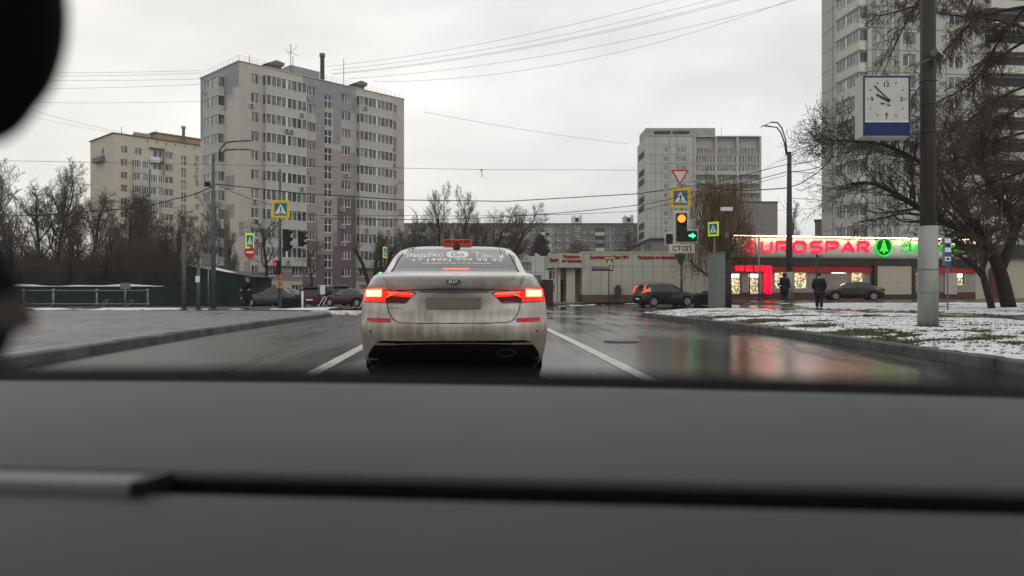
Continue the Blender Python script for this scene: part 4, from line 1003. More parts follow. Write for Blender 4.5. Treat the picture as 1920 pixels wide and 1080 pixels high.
mb = MB(); a = Uu(296); mb.box((a,1.5,H_+.2),(a+11,5,H_+1.7)); mb.box((a-.4,1.2,H_+1.7),(a+11.4,5.4,H_+1.95)); mb.build('lift_house', mat('ochre_brick_house', (.33,.23,.13), .8), ro)
a = Uu(347); MB().tube([(a,.8,H_),(a,.8,H_+3.5),(a,.8,H_+3.55),(a,.8,H_+4.1)], [.35,.32,.5,.48], 12).build('chimney', M_CONC, ro)
for px, h in ((230, 1.8), (254, 1.4), (295, 2.4)): a = Uu(px); MB().tube([(a,.6,H_),(a,.6,H_+h)], .06, 5).build('roof_aerial', M_DSTEEL, ro)
mb = MB(); a = Uu(262); mb.box((a,2,H_+.2),(a+3,4,H_+1.4)); mb.build('roof_vent', M_CONC, ro)
for k in (0, 1): ac(B.root, Uu(364), 0, zt[k]-2.2)

# ---- long grey nine-storey block in the centre distance
Yc = 262; X0 = P(700, 540, Yc)
B = Bld('apartment_block', 'long grey brick apartment block closing the view behind the central trees', 'apartment block', (X0.x, Yc, -3), 0)
M_GBR = mat('grey_brown_brick', (.175,.165,.14), .85, col2=(.14,.13,.115), scale=.3); M_GREV = mat('grey_reveal', (.1,.095,.085), .85)
H_ = B.z(420, 0); W_ = B.ux(1197); ux = B.ux
wn_ = []; rowz = [B.z(437, 0)-2.75*k for k in range(4)]
cx = [(1000,'w'),(1030,'b'),(1047,'w'),(1064,'w'),(1083,'s'),(1097,'w'),(1110,'w'),(1125,'l'),(1143,'b'),(1158,'w'),(1170,'w'),(1182,'s'),(1022,'l'),(988,'s'),(975,'w'),(962,'w'),(950,'l'),(770,'w'),(790,'l'),(805,'w'),(820,'w'),(930,'w'),(900,'w')]
for px, t in cx:
    for k in range(4):
        u = ux(px)
        if t == 'w': wn_.append((u-.75, u+.75, rowz[k], rowz[k]+1.5, t))
        elif t == 's': wn_.append((u-.9, u+.9, rowz[k]+.5, rowz[k]+2.6, t))
mb = MB(); wall_grid(mb, W_, H_, [w_[:4] for w_ in wn_], lambda u, z: 0)
mb.face([(W_,0,0),(W_,12,0),(W_,12,H_),(W_,0,H_)]); mb.face([(0,12,0),(0,0,0),(0,0,H_),(0,12,H_)]); mb.face([(0,0,H_),(W_,0,H_),(W_,12,H_),(0,12,H_)]); mb.build('wall', M_GBR, B.root)
mb = MB(); mb.box((-.2,-.25,H_),(W_+.2,12.2,H_+.3)); ro = mb.build('roof', M_ROOF, B.root)
for a, b, c, d, t in wn_: window(B.root, a, 0, c, b-a, d-c, muls=(.5,), trans=(.5,) if t == 's' else (), fr=.13, reveal=M_GREV, single=True)
for px, t in cx:
    for k in range(4):
        u = ux(px)
        if t == 'l':
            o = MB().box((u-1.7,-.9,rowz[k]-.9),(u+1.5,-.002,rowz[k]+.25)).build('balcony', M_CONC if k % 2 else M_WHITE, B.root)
            MB().box((u-1.7,-.05,rowz[k]+.25),(u+1.5,-.003,rowz[k]+1.6)).build('loggia_shade_sheet', mat('shaded_opening', (.07,.068,.06), .9), o)  # flat dark sheet stands in for the shade inside the loggia
        elif t == 'b': bay(B, u-1.6, u+1.6, rowz[k]-.9, rowz[k]+1.7, .9, B.root, n=4, frm=.14, pm=M_CONC)
for px in (1083, 1180):
    u = ux(px); mb = MB(); mb.box((u-2,1,H_+.3),(u+1.6,4,H_+2.6)); mb.box((u-1.6,1,H_+2.6),(u-.8,2,H_+3.1)); mb.box((u+.8,1,H_+2.6),(u+1.5,2,H_+3.3)); h = mb.build('lift_house', M_WHITE, ro)
    MB().box((u-.8,.96,H_+.9),(u+.5,.998,H_+2.2)).build('opening', M_DARKV, h)

# ---- white seventeen-storey block right of centre
Yc = 235; X0 = P(1211, 540, Yc)
B = Bld('apartment_block', 'pale grey seventeen-storey panel tower behind the traffic light', 'tower block', (X0.x, Yc, -3), 0); ux = B.ux
M_WP = mat('pale_concrete_panel', (.43,.435,.41), .75, col2=(.33,.335,.31), scale=.5, stretch=(1.5,1.5,.25)); M_SEAMC = mat('panel_joint', (.16,.16,.15), .8); M_SHADE = mat('loggia_back_wall', (.38,.37,.35), .8)
H1 = B.z(257, 0); H2 = B.z(240, 0); uB = ux(1301); W_ = ux(1425); rowz = [B.z(285.5, 0)-2.9*k for k in range(12)]
wn_ = []
for k in range(12):
    wn_.append((ux(1245), ux(1252), rowz[k], rowz[k]+1.6)); wn_.append((ux(1269), ux(1275), rowz[k], rowz[k]+1.6)); wn_.append((ux(1277), ux(1286), rowz[k]-.1, rowz[k]+1.6))
mb = MB(); wall_grid(mb, uB, H1, wn_, lambda u, z: 0)
mb.face([(0,16,0),(0,0,0),(0,0,H1),(0,16,H1)]); mb.face([(0,0,H1),(W_,0,H1),(W_,16,H1),(0,16,H1)]); mb.face([(W_,1,0),(W_,16,0),(W_,16,H1),(W_,1,H1)])
mb.build('wall', M_WP, B.root)
mb = MB()
for k in range(-1, 17): mb.box((0,-.03,rowz[0]+2.1-2.9*k),(uB,-.002,rowz[0]+2.22-2.9*k))
for px in (1228, 1240, 1256, 1268): mb.box((ux(px),-.028,0),(ux(px)+.12,-.0015,H1))
mb.build('panel_joints', M_SEAMC, B.root)
for a, b, c, d in wn_: window(B.root, a, 0, c, b-a, d-c, muls=(.5,), fr=.12, single=True, reveal=M_GREV)
# open roof frame
mb = MB(); a0, a1 = 0, ux(1341); mb.box((a0,0,H2-.9),(a1,12,H2)); mb.box((a0,0.002,H1),(a0+2.6,11.9,H2-.9)); mb.box((ux(1258),0.002,H1),(ux(1261),.6,H2-.9)); mb.box((ux(1293),0.002,H1),(a1,11.9,H2-.9)); mb.box((a0+2.6,.003,H1),(ux(1293),.3,H1+.9)); mb.build('roof_frame', mat('weathered_panel', (.33,.33,.30), .8, col2=(.24,.24,.22), scale=.5), B.root)
# recessed loggias on the right half
mb = MB(); mb.box((uB,1.2,0),(W_,1.4,H1)); mb.build('loggia_wall', M_SHADE, B.root)
MB().box((uB,-.3,H1),(W_+.3,1.5,H1+.35)).build('roof_slab', M_WP, B.root)
mb = MB(); 
for px in (1301, 1341, 1381, 1424): mb.box((ux(px),-.25,0),(ux(px)+.55,1.198,H1-.002))
mb.build('fin_wall', M_WP, B.root)
for k in range(12):
    for (a, b) in ((1304.4, 1340.6), (1344.4, 1380.6), (1384.4, 1423.6)):
        q = (k*7+int(a)) % 5
        o = MB().box((ux(a),-.2,rowz[k]-1.35),(ux(b),-.02,rowz[k]-.15)).build('balcony', [M_WP, M_CONC, M_BALC, M_WP, mat('brownish_balcony_panel', (.3,.25,.2), .8)][q], B.root)
        if q in (1, 3): 
            MB().box((ux(a),-.12,rowz[k]-.15),(ux(b),-.08,rowz[k]+1.45)).build('pane', M_PANE2, o); mm = MB(); [mm.box((lerp(ux(a), ux(b), t/7)-.07,-.16,rowz[k]-.15),(lerp(ux(a), ux(b), t/7)+.07,-.122,rowz[k]+1.45)) for t in range(8)]; mm.build('balcony_frame', M_PVC, o)
        else:
            c = (ux(a)+ux(b))/2; window(B.root, c-2.2, 1.2-.25, rowz[k]-.1, 4.0, 1.6, muls=(.25,.5,.75), fr=.13, single=True, reveal=M_GREV, sill=False)
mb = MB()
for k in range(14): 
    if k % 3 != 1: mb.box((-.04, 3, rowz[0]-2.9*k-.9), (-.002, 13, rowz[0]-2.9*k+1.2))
mb.build('side_loggia_shade', M_DARKV, B.root)  # dark sheets painted on the side wall as the loggias' shade
a = ux(1358); MB().tube([(a,3,H1),(a,3,H1+4)], .06, 5).build('roof_aerial', M_DSTEEL, B.root)
# grey flat block right behind the willow
X0 = P(1424, 540, 225); B = Bld('apartment_block', 'low grey brick block seen behind the weeping tree, right of the pale tower', 'apartment block', (X0.x-6, 225, -3), 0)
MB().box((0,0,0),(B.ux(1458),14,B.z(380, 0))).build('wall', mat('brown_grey_brick', (.2,.185,.165), .85), B.root); MB().box((-.2,-.2,B.z(380,0)),(B.ux(1458)+.2,14.2,B.z(380,0)+.4)).build('roof', M_ROOF, B.root)

# ---- big tower on the right
B = Bld('apartment_block', 'huge grey-green panel tower rising out of frame behind the supermarket', 'tower block', (45.5, 94.5, -.5), .115); ux = B.ux
M_GP = mat('grey_green_panel', (.42,.43,.385), .8, col2=(.37,.38,.34), scale=.35, stretch=(1,1,.3)); M_GP2 = mat('pale_green_grey_panel', (.46,.465,.425), .8, scale=.5)
W_, D_ = 40, 11.2; H_ = 48
rowz = [2.8*k+1.2 for k in range(16)]
wn_ = []
for k in range(4, 16):
    for a in (4.8, 7.2, 11.2): wn_.append((a, a+1.7, rowz[k]+.8, rowz[k]+2.4))
mb = MB(); wall_grid(mb, W_, H_, wn_, lambda u, z: 0 if int(u/3.6) % 3 else 1, [3.6*k for k in range(12)])
mb.face([(-.0,D_,0),(0,0,0),(0,0,H_),(0,D_,H_)]); mb.face([(W_,0,0),(W_,D_,0),(W_,D_,H_),(W_,0,H_)]); mb.face([(0,0,H_),(W_,0,H_),(W_,D_,H_),(0,D_,H_)]); mb.face([(W_,D_,0),(0,D_,0),(0,D_,H_),(W_,D_,H_)])
mb.build('wall', [M_GP, M_GP2], B.root)
mb = MB()
for k in range(17): mb.box((0,-.02,2.8*k+1.15),(W_,-.002,2.8*k+1.25)); mb.box((-.02,5.9,2.8*k+1.15),(-.002,D_,2.8*k+1.22))
for k in range(1, 11): mb.box((3.6*k-.04,-.022,0),(3.6*k+.04,-.0025,H_))
mb.box((-.022,8.2,0),(-.003,8.32,H_)); mb.build('panel_joints', mat('dark_joint', (.17,.17,.15), .8), B.root)
mb = MB()
for k in range(0, 150): 
    if k % 12 < 9: mb.box((.5+k*.085,-.016,0),(.53+k*.085,-.001,H_)) if .5+k*.085 < 4.4 else None
mb.build('ribbed_panel', mat('ribbed_panel_groove', (.2,.2,.18), .8), B.root)
for a, b, c, d in wn_: window(B.root, a, 0, c, b-a, d-c, muls=(.5,), fr=.10, reveal=M_GREV)
M_PARA = mat('white_balcony_parapet', (.55,.54,.5), .7, col2=(.48,.47,.43), scale=1)
for k in range(1, 16):
    z = rowz[k]
    o = bay(B, .35, 5.6, z, z+2.62, 1.0, B.root, pm=M_PARA, n=7, side=True, pane=M_PANE2 if k % 5 else M_PANE, frm=.07, wh=1.45)
    MB().box((-.15,-1.12,-.16),(5.4,-.003,-.01)).build('balcony_slab', mat('dark_slab_edge', (.15,.145,.13), .8), o)
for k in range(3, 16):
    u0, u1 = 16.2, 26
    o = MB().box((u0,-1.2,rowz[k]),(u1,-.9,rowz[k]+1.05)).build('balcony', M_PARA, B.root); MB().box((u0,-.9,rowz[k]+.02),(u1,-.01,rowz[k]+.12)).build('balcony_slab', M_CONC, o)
    MB().box((u0,-.05,rowz[k]+1.05),(u1,-.004,rowz[k]+2.55)).build('loggia_shade_sheet', mat('loggia_shade', (.05,.05,.048), .9), o)  # shade of the recessed loggia put in as one dark sheet
# small brown annex left of it
X0 = P(1528, 540, 112); B = Bld('brick_annex', 'small brown brick annex peeping over the supermarket roof beside the big tower', 'building', (X0.x, 112, -.5), -.42)
MB().box((0,0,0),(12,7,B.z(414, 0))).build('wall', mat('pinkish_brown_brick', (.2,.165,.145), .85), B.root); MB().box((-.15,-.15,B.z(414,0)),(12.1,7.1,B.z(414,0)+.2)).build('roof', M_ROOF, B.root)

# ---- white building with toothed parapet
X0 = P(950, 540, 92); B = Bld('white_building', 'two-storey white panel building with a toothed parapet behind the taxi', 'building', (X0.x, 92, -1), 0); ux = B.ux
M_WPN = mat('white_cladding_panel', (.5,.49,.45), .6, col2=(.44,.43,.39), scale=1)
Hh = B.z(480, 0); u2 = ux(1043); wn_ = []
for px, py, w_ in ((982, 508, 1.9), (1035.5, 524, .9), (1035.5, 548, .9), (1003, 533, 1.6), (990, 533, 1.6)): u = ux(px); wn_.append((u-w_/2, u+w_/2, B.z(py, 0), B.z(py, 0)+1.1))
mb = MB(); wall_grid(mb, u2, Hh, wn_, lambda u, z: 0); mb.face([(u2,0,0),(u2,10,0),(u2,10,Hh),(u2,0,Hh)]); mb.face([(0,0,Hh),(u2,0,Hh),(u2,10,Hh),(0,10,Hh)]); mb.build('wall', M_WPN, B.root)
mb = MB()
for k in range(6): mb.box((k*1.1+.3,-.02,0),(k*1.1+.33,-.002,Hh))
for z in (1.3,2.6,3.9): mb.box((0,-.018,z),(u2,-.0015,z+.03))
mb.build('panel_joints', M_SEAMC, B.root)
for a, b, c, d in wn_: window(B.root, a, 0, c, b-a, d-c, muls=(.33,.66) if b-a > 1 else (.5,), fr=.06, reveal=M_GREV)
mb = MB()
for px0, px1 in ((965, 991), (1003, 1012), (1028, 1037)):
    a, b = ux(px0), ux(px1); mb.box((a,0,Hh),(b,.6,Hh+.22)); n = max(2, int((b-a)/.35))
    for k in range(n): 
        if k % 2 == 0: mb.box((a+(b-a)*k/n,0,Hh+.22),(a+(b-a)*(k+1)/n,.6,Hh+.38))
mb.build('parapet', M_WPN, B.root)

# ---- beige food pavilion
Yp = 64; X0 = P(1091, 540, Yp); B = Bld('shop_pavilion', 'single-storey beige panel food pavilion with red lettering', 'shop', (X0.x, Yp, -.25), 0); ux = B.ux
M_PAV = mat('beige_cladding_panel', (.42,.40,.335), .55, col2=(.38,.36,.30), scale=.6); M_PBASE = mat('brown_plinth', (.11,.08,.06), .8); M_RLET = mat('dull_red_letters', (.32,.02,.025), .5)
Ht = B.z(474, 0); u1 = ux(1345); zb_ = B.z(552.5, 0)
mb = MB(); mb.box((0,0,zb_),(u1,9,Ht)); B.root; mb.build('wall', M_PAV, B.root); MB().box((-.03,-.04,0),(u1+.03,9,zb_-.002)).build('plinth', M_PBASE, B.root)
MB().box((-.05,-.06,Ht+.001),(u1+.05,9.05,Ht+.1)).build('roof', M_ROOFE, B.root)
mb = MB()
for k in range(12): a = ux(1106.5+19.7*k); mb.box((a,-.012,zb_),(a+.022,-.001,Ht))
mb.box((0,-.011,B.z(500,0)),(u1,-.0015,B.z(500,0)+.022)); mb.build('panel_joints', M_SEAMC, B.root)
a0, a1 = ux(1049), 0
mb = MB(); mb.hprism([(a0,-.9),(0-.02,-.35),(-.02,9),(a0-.9,9),(a0-.9,1.2)], B.z(502,0), B.z(476,0)); cn = mb.build('canopy', M_PAV, B.root)
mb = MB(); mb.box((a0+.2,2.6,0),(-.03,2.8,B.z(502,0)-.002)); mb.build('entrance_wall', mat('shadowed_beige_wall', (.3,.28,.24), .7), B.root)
for px in (1040, 1046, 1062): a = ux(px); MB().box((a,0.0,0),(a+.22 if px < 1060 else a+.75,.25,B.z(502,0)-.003)).build('column', M_PAV, B.root)
MB().box((ux(1052),2.5,.0),(ux(1060),2.598,2.0)).build('door', mat('dark_brown_door', (.03,.02,.02), .5), B.root)
mb = MB(); u = ux(1070); mb.disc((u, 1.35), .34, 2.52, 2.598, n=20, rz=.55); mb.build('oval_poster', mat('ochre_poster', (.16,.12,.05), .6), B.root)
def blet(body, px0, px1, py, h, y=-.012, parent=None, rot=0.):
    a, b = B.ux(px0), B.ux(px1); add('lettering', textmesh(body, b-a, h*1.25, M_RLET, .05, .04), parent or B.root, ((a+b)/2, y, B.z(py, 0)))
blet('Коллекция Вина №1', 1107, 1179, 482.5, .30); blet('Продукты из Армении', 1196, 1268, 483, .30)
for t, px0, px1, py in (('Продукты', 1054, 1087, 482), ('из Армении', 1052, 1090, 490)):
    a, b = B.ux(px0), B.ux(px1); ang = math.atan2(.55, -a0-.02); mid = (a+b)/2; yy = -.9+(mid-a0)/(-.02-a0)*.55
    add('lettering', textmesh(t, b-a, .34, M_RLET, .05, .04), cn, (mid, yy-.015, B.z(py, 0)), (0,0,ang))
add('lettering', textmesh('Вино', 1.6, .34, M_RLET, .03, .04), cn, (a0-.47, .12, B.z(487, 0)), (0, 0, math.atan2(-2.1, .9)))
mb = MB(); a = ux(1158); mb.disc((a, 1.0-.0), .28, -.35, -.05, n=14, rz=.55); mb.build('shop_bin', mat('dark_bronze', (.06,.05,.035), .5), B.root)
# brown shed roof behind
X0 = P(1196, 540, 95); B = Bld('low_building', 'low brown building with a sloping roof between the pavilion and the pale tower', 'building', (X0.x, 95, -.6), 0)
z1, z2 = B.z(461, 0), B.z(450, 0); w_ = B.ux(1262)
mb = MB(); mb.prism([(0,0),(w_,0),(w_,z2),(1.6,z2),(0,z1)], 0, 6); mb.build('wall', mat('grey_brown_render', (.2,.19,.165), .8), B.root); mb = MB(); mb.prism([(-.3,z1),(1.6,z2+.05),(w_+.2,z2+.05),(w_+.2,z2+.25),(1.5,z2+.25),(-.4,z1+.15)], -.4, 6.2); mb.build('roof', M_ROOF, B.root)
for px in (1201, 1212): a = B.ux(px); window(B.root, a, 0-.24, B.z(470,0), .6, .8, muls=(), reveal=M_GREV, sill=False)

# ---- supermarket
X0 = P(1366, 540, 55); B = Bld('supermarket', 'single-storey supermarket with lit red and green lettering on a pale fascia', 'shop', (X0.x, 55, gl(X0.x, 55)), .225); ux = B.ux
M_FAS = mat('pale_fascia_panel', (.60,.60,.56), .4, col2=(.56,.56,.52), scale=.5); M_SWALL = mat('taupe_shop_wall', (.30,.265,.235), .7, col2=(.24,.21,.19), scale=1); M_SDARK = mat('dark_canopy_band', (.035,.033,.028), .6)
M_SRED = mat('red_band', (.42,.03,.03), .5, col2=(.3,.02,.02), scale=.4); M_SBASE = mat('maroon_plinth', (.09,.035,.035), .7)
M_NRED = lampmat('red_neon_letter', (.8,.02,.06), (1,.012,.06), 1.25); M_NGRN = lampmat('green_neon_letter', (.02,.5,.05), (.01,.8,.05), .8); M_NRED2 = lampmat('red_light_panel', (.9,.0,.03), (1,.0,.03), 1.3)
M_WARM = lampmat('warm_led_strip', (1,.8,.5), (1,.76,.48), 20)
zT = 4.75; zF = B.z(483.5, 3); zD = B.z(497, 3); zR = B.z(510.5, 3); zW = B.z(548.5, 3); W_ = 22
def shop_int(name, stren, warm):
    m = bpy.data.materials.new(name); m.use_nodes = True; n = m.node_tree; b = n.nodes['Principled BSDF']; K_ = n.links.new
    t = n.nodes.new('ShaderNodeTexCoord'); mp = n.nodes.new('ShaderNodeMapping'); mp.inputs['Scale'].default_value = (6.5, 1, 7.5); K_(t.outputs['Object'], mp.inputs[0])
    v = n.nodes.new('ShaderNodeTexVoronoi'); v.inputs['Scale'].default_value = 1.5; K_(mp.outputs[0], v.inputs['Vector'])
    hs = n.nodes.new('ShaderNodeSeparateColor'); K_(v.outputs['Color'], hs.inputs[0])
    r = n.nodes.new('ShaderNodeValToRGB'); r.color_ramp.elements[0].position = .25; r.color_ramp.elements[0].color = (.03,.02,.01,1); r.color_ramp.elements[1].position = .9; r.color_ramp.elements[1].color = (*warm, 1)
    e = r.color_ramp.elements.new(.6); e.color = (.35,.24,.10,1); K_(hs.outputs[0], r.inputs[0]); K_(r.outputs[0], b.inputs['Emission Color']); b.inputs['Emission Strength'].default_value = stren*1.3; b.inputs['Base Color'].default_value = (.2,.15,.1,1); return m
M_SHELF = shop_int('glowing_shelves', 1.5, (1,.85,.55))  # shop light is put into the shelf pattern as glow
hol = []
def H(px0, px1, py0, py1): hol.append((ux(px0), ux(px1), B.z(py1, ux(px0)), B.z(py0, ux(px0))))
H(1371, 1391, 512, 551); H(1404, 1427, 512, 551); H(1453, 1474, 500.5, 541); H(1490, 1515, 500.5, 541); H(1559, 1589, 504, 514); H(1597, 1622, 502, 540); H(1709, 1722, 503, 541); H(1752, 1762, 515, 548); H(1795, 1812, 512, 535)
mb = MB(); wall_grid(mb, W_, zR, hol, lambda u, z: 1 if z < zW else 0, zb=[zW])
mb.face([(0,2.6,0),(0,0,0),(0,0,zT-.1),(0,2.6,zT-.1)]); mb.face([(0,0,zT-.15),(W_,0,zT-.15),(W_,2.6,zT-.15),(0,2.6,zT-.15)]); mb.face([(W_,0,0),(W_,2.6,0),(W_,2.6,zT-.1),(W_,0,zT-.1)]); mb.face([(W_,2.6,0),(0,2.6,0),(0,2.6,zT-.1),(W_,2.6,zT-.1)])
mb.build('wall', [M_SWALL, M_SBASE], B.root)
for k, (a, b, c, d) in enumerate(hol):
    o = window(B.root, a, 0, c, b-a, d-c, muls=(.5,) if b-a > .9 and d-c > 1 else (), trans=(.72,) if d-c > 1 else (), fr=.04, depth=.12, reveal=M_SWALL, pane=mat('clear_shop_glass', (.9,.9,.9), .03, alpha=.12), sill=False)
    MB().face([(a-.4,.9,c-.2),(b+.4,.9,c-.2),(b+.4,.9,d+.1),(a-.4,.9,d+.1)]) if False else None
    mm = MB(); mm.face([(-.3,.7,-.1),(b-a+.3,.7,-.1),(b-a+.3,.7,d-c+.1),(-.3,.7,d-c+.1)]); mm.build('glowing_shelf_sheet', M_SHELF, o)  # flat self-lit sheet in place of lamp-lit goods
    if k not in (7,): 
        mm = MB(); mm.box((.05,.35,d-c-.30),(b-a-.05,.45,d-c-.08)); mm.build('ceiling_lamp', lampmat('warm_shop_lamp', (1,.9,.7), (1,.86,.6), 7.0), o)
MB().box((ux(1371),-.02,.12),(ux(1427),.1,.16)).build('door_sill', M_STEEL, B.root)
add('poster', MB().box((0,0,0),(.5,.02,.9)).mesh('poster', mat('red_white_poster', (.6,.5,.45), .6, col2=(.4,.03,.03), scale=5)), B.root, (ux(1711), .09, B.z(540, ux(1711))))
add('green_notice', MB().box((0,0,0),(.55,.02,.35)).mesh('green_notice', lampmat('green_lit_notice', (.3,.8,.1), (.4,1,.1), .8)), B.root, (ux(1710), .085, B.z(515, ux(1710))))
mb = MB(); prof = [(-.02, zF), (-.30, zF+.02), (-.34, zF+.4), (-.33, zF+.85), (-.28, zF+1.15), (-.18, zT-.14), (-.05, zT-.03), (0.1, zT)]
mb.grid([[(u, y, z) for y, z in prof] for u in [k*1.1 for k in range(21)]][::-1]); fs = mb.build('fascia', M_FAS, B.root)
mb = MB(); mb.grid([[(u, y, z) for y, z in ((-.205, zT-.175), (-.14, zT-.10))] for u in (0.05, 21.9)][::-1]); mb.box((0,.1,zT-.01),(22,.25,zT+.05)); 
mb = MB(); mb.box((0.05,-.56,zT+.0),(21.9,-.48,zT+.05)); mb.build('led_strip', M_WARM, fs); mb = MB(); mb.box((0,-.58,zT+.051),(22,.25,zT+.08)); mb.build('fascia_cap', M_SDARK, fs)
mb = MB(); mb.box((0,-.26,zD),(W_,-.003,zF-.003)); mb.build('canopy_band', M_SDARK, B.root); mb = MB(); mb.box((0,-.12,zR),(W_,-.004,zD-.003)); mb.build('red_band', M_SRED, B.root)
def fpos(px, py): u = ux(px); return u, B.z(py, u)
def stext(body, px0, px1, py0, py1, m, bold, shear=0., ex=.07):
    (a, z0), (b, z1) = fpos(px0, py1), fpos(px1, py1); zt_ = fpos((px0+px1)/2, py0)[1]
    return add('lettering', textmesh(body, b-a, zt_-(z0+z1)/2, m, bold, ex, shear), fs, ((a+b)/2, -.365, (zt_+(z0+z1)/2)/2))
# rounded wide letters built from strokes
def neon(strokes, x0, z0, w, h, t, mb):
    for st in strokes:
        pts = [(x0+p[0]*w, -.40, z0+p[1]*h) for p in st]; mb.tube(pts, t, 8)
LET = {'E': [[(1,1),(.25,1),(0,.85),(0,.15),(.25,0),(1,0)],[(0,.5),(.95,.5)]], 'U': [[(0,1),(0,.2),(.2,0),(.8,0),(1,.2),(1,1)]], 'R': [[(0,0),(0,1),(.8,1),(1,.85),(1,.6),(.8,.42),(.3,.42)],[(.5,.42),(1,0)]],
 'O': [[(.2,0),(.8,0),(1,.2),(1,.8),(.8,1),(.2,1),(0,.8),(0,.2),(.2,0)]], 'S': [[(1,1),(.2,1),(0,.85),(0,.65),(.2,.5),(.8,.5),(1,.35),(1,.15),(.8,0),(0,0)]], 'P': [[(0,0),(0,1),(.8,1),(1,.85),(1,.55),(.8,.38),(.25,.38)]], 'A': [[(0,0),(.5,1),(1,0)],[(.25,.3),(.8,.3)]]}
edges = [(1391,1412),(1421,1443),(1449,1476),(1481,1506),(1513,1537),(1542,1567),(1571,1597),(1601,1624)]
for ch, (e0, e1) in zip('EUROSPAR', edges):
    a, zb__ = fpos(e0+2, 472); b, _ = fpos(e1-2, 472); zt__ = fpos(e0, 453.5)[1]
    mb = MB(); neon(LET[ch], a, zb__, b-a, zt__-zb__, .105, mb); mb.build('letter', M_NRED, fs)
u, zz = fpos(1650.5, 463.5); rr = (ux(1667)-ux(1634))/2
em = MB(); pr = [(u+rr*.90*math.cos(a*math.pi/20), -.40, zz+rr*.90*math.sin(a*math.pi/20)) for a in range(41)]; em.tube(pr, .07, 8, cap=False)
o = em.build('emblem_ring', M_NGRN, fs)
em = MB(); em.disc((u, zz), rr*.88, -.385, -.36, n=32); em.build('emblem_disc', mat('dark_green_disc', (.015,.10,.03), .5), fs)
em = MB(); em.prism([(u-rr*.52, zz-rr*.42), (u+rr*.52, zz-rr*.42), (u+rr*.22, zz-rr*.05), (u+rr*.28, zz-rr*.05), (u, zz+rr*.72), (u-rr*.28, zz-rr*.05), (u-rr*.22, zz-rr*.05)], -.43, -.386); em.box((u-.06,-.43,zz-rr*.62),(u+.06,-.386,zz-rr*.42)); em.build('emblem_tree', lampmat('bright_green_light', (.03,.8,.05), (.02,1,.04), .9), fs)
stext('Супермаркет', 1685, 1814, 453, 478, M_NGRN, .022, .25, .05)
# entrance: lit red panels with cut letters
a, b = ux(1375), ux(1427); c = B.z(509.5, a); d = B.z(497.5, a)
def lit(px0, px1, py0, py1, nm, y=-.3): a, b = ux(px0), ux(px1); return MB().box((a,y,B.z(py1, a)),(b,-.125 if y > -.3 else y+.05,B.z(py0, a))).build(nm, M_NRED2, B.root)
lit(1375.5, 1391, 498, 508.5, 'light_panel'); lit(1394, 1407, 498, 509, 'light_panel'); lit(1411, 1421, 498, 509, 'light_panel'); lit(1423, 1429, 498, 509, 'light_panel')
lit(1430, 1443, 498.5, 551, 'light_pillar')
for px in (1388, 1405, 1422): a = ux(px); MB().box((a,-.02,.1),(a+.07,.06,B.z(511, a))).build('door_frame', M_DSTEEL, B.root)
# brick infill panel with dark frame
M_BRK = bpy.data.materials.new('buff_brick'); M_BRK.use_nodes = True; n = M_BRK.node_tree; bt = n.nodes.new('ShaderNodeTexBrick'); t = n.nodes.new('ShaderNodeTexCoord'); mp_ = n.nodes.new('ShaderNodeMapping'); mp_.inputs['Rotation'].default_value = (R(90),0,0)
n.links.new(t.outputs['Object'], mp_.inputs[0]); n.links.new(mp_.outputs[0], bt.inputs['Vector']); bt.inputs['Scale'].default_value = 4.2; bt.inputs['Color1'].default_value = (.34,.30,.23,1); bt.inputs['Color2'].default_value = (.41,.37,.29,1); bt.inputs['Mortar'].default_value = (.42,.40,.34,1); bt.inputs['Mortar Size'].default_value = .03
n.links.new(bt.outputs[0], n.nodes['Principled BSDF'].inputs['Base Color']); n.nodes['Principled BSDF'].inputs['Roughness'].default_value = .85
a, b = ux(1640), ux(1704); c, d = B.z(552, a), B.z(488, a); MB().box((a,-.30,c),(b,-.27,d)).build('brick_panel', M_BRK, B.root)
mb = MB(); mb.box((a-.32,-.36,.02),(a-.02,-.02,zF+.03)); mb.box((b+.02,-.36,.02),(b+.32,-.02,zF+.03)); mb.box((a-.02,-.34,d+.01),(b+.02,-.27,zD)); mb.box((a-.02,-.34,.02),(b+.02,-.27,c-.01)); mb.build('brick_panel_frame', M_SDARK, B.root)
mb = MB(); mb.box((W_,.2,0),(W_+12,6,4.2)); mb.build('brick_wing', M_BRK, B.root); mb = MB(); mb.box((W_+.01,-.2,zF+.2),(W_+12,.199,zT-.3)); mb.build('wing_sign_band', M_SDARK, B.root)
MB().box((ux(1856),-.06,.05),(ux(1882),-.005,2.6)).build('wing_door', mat('maroon_shutter', (.09,.02,.03), .6), B.root)
a = ux(1770); MB().box((a,-.13,B.z(552,a)),(a+1.1,-.012,B.z(512,a))).build('poster_board', mat('pale_board', (.42,.38,.35), .7), B.root)
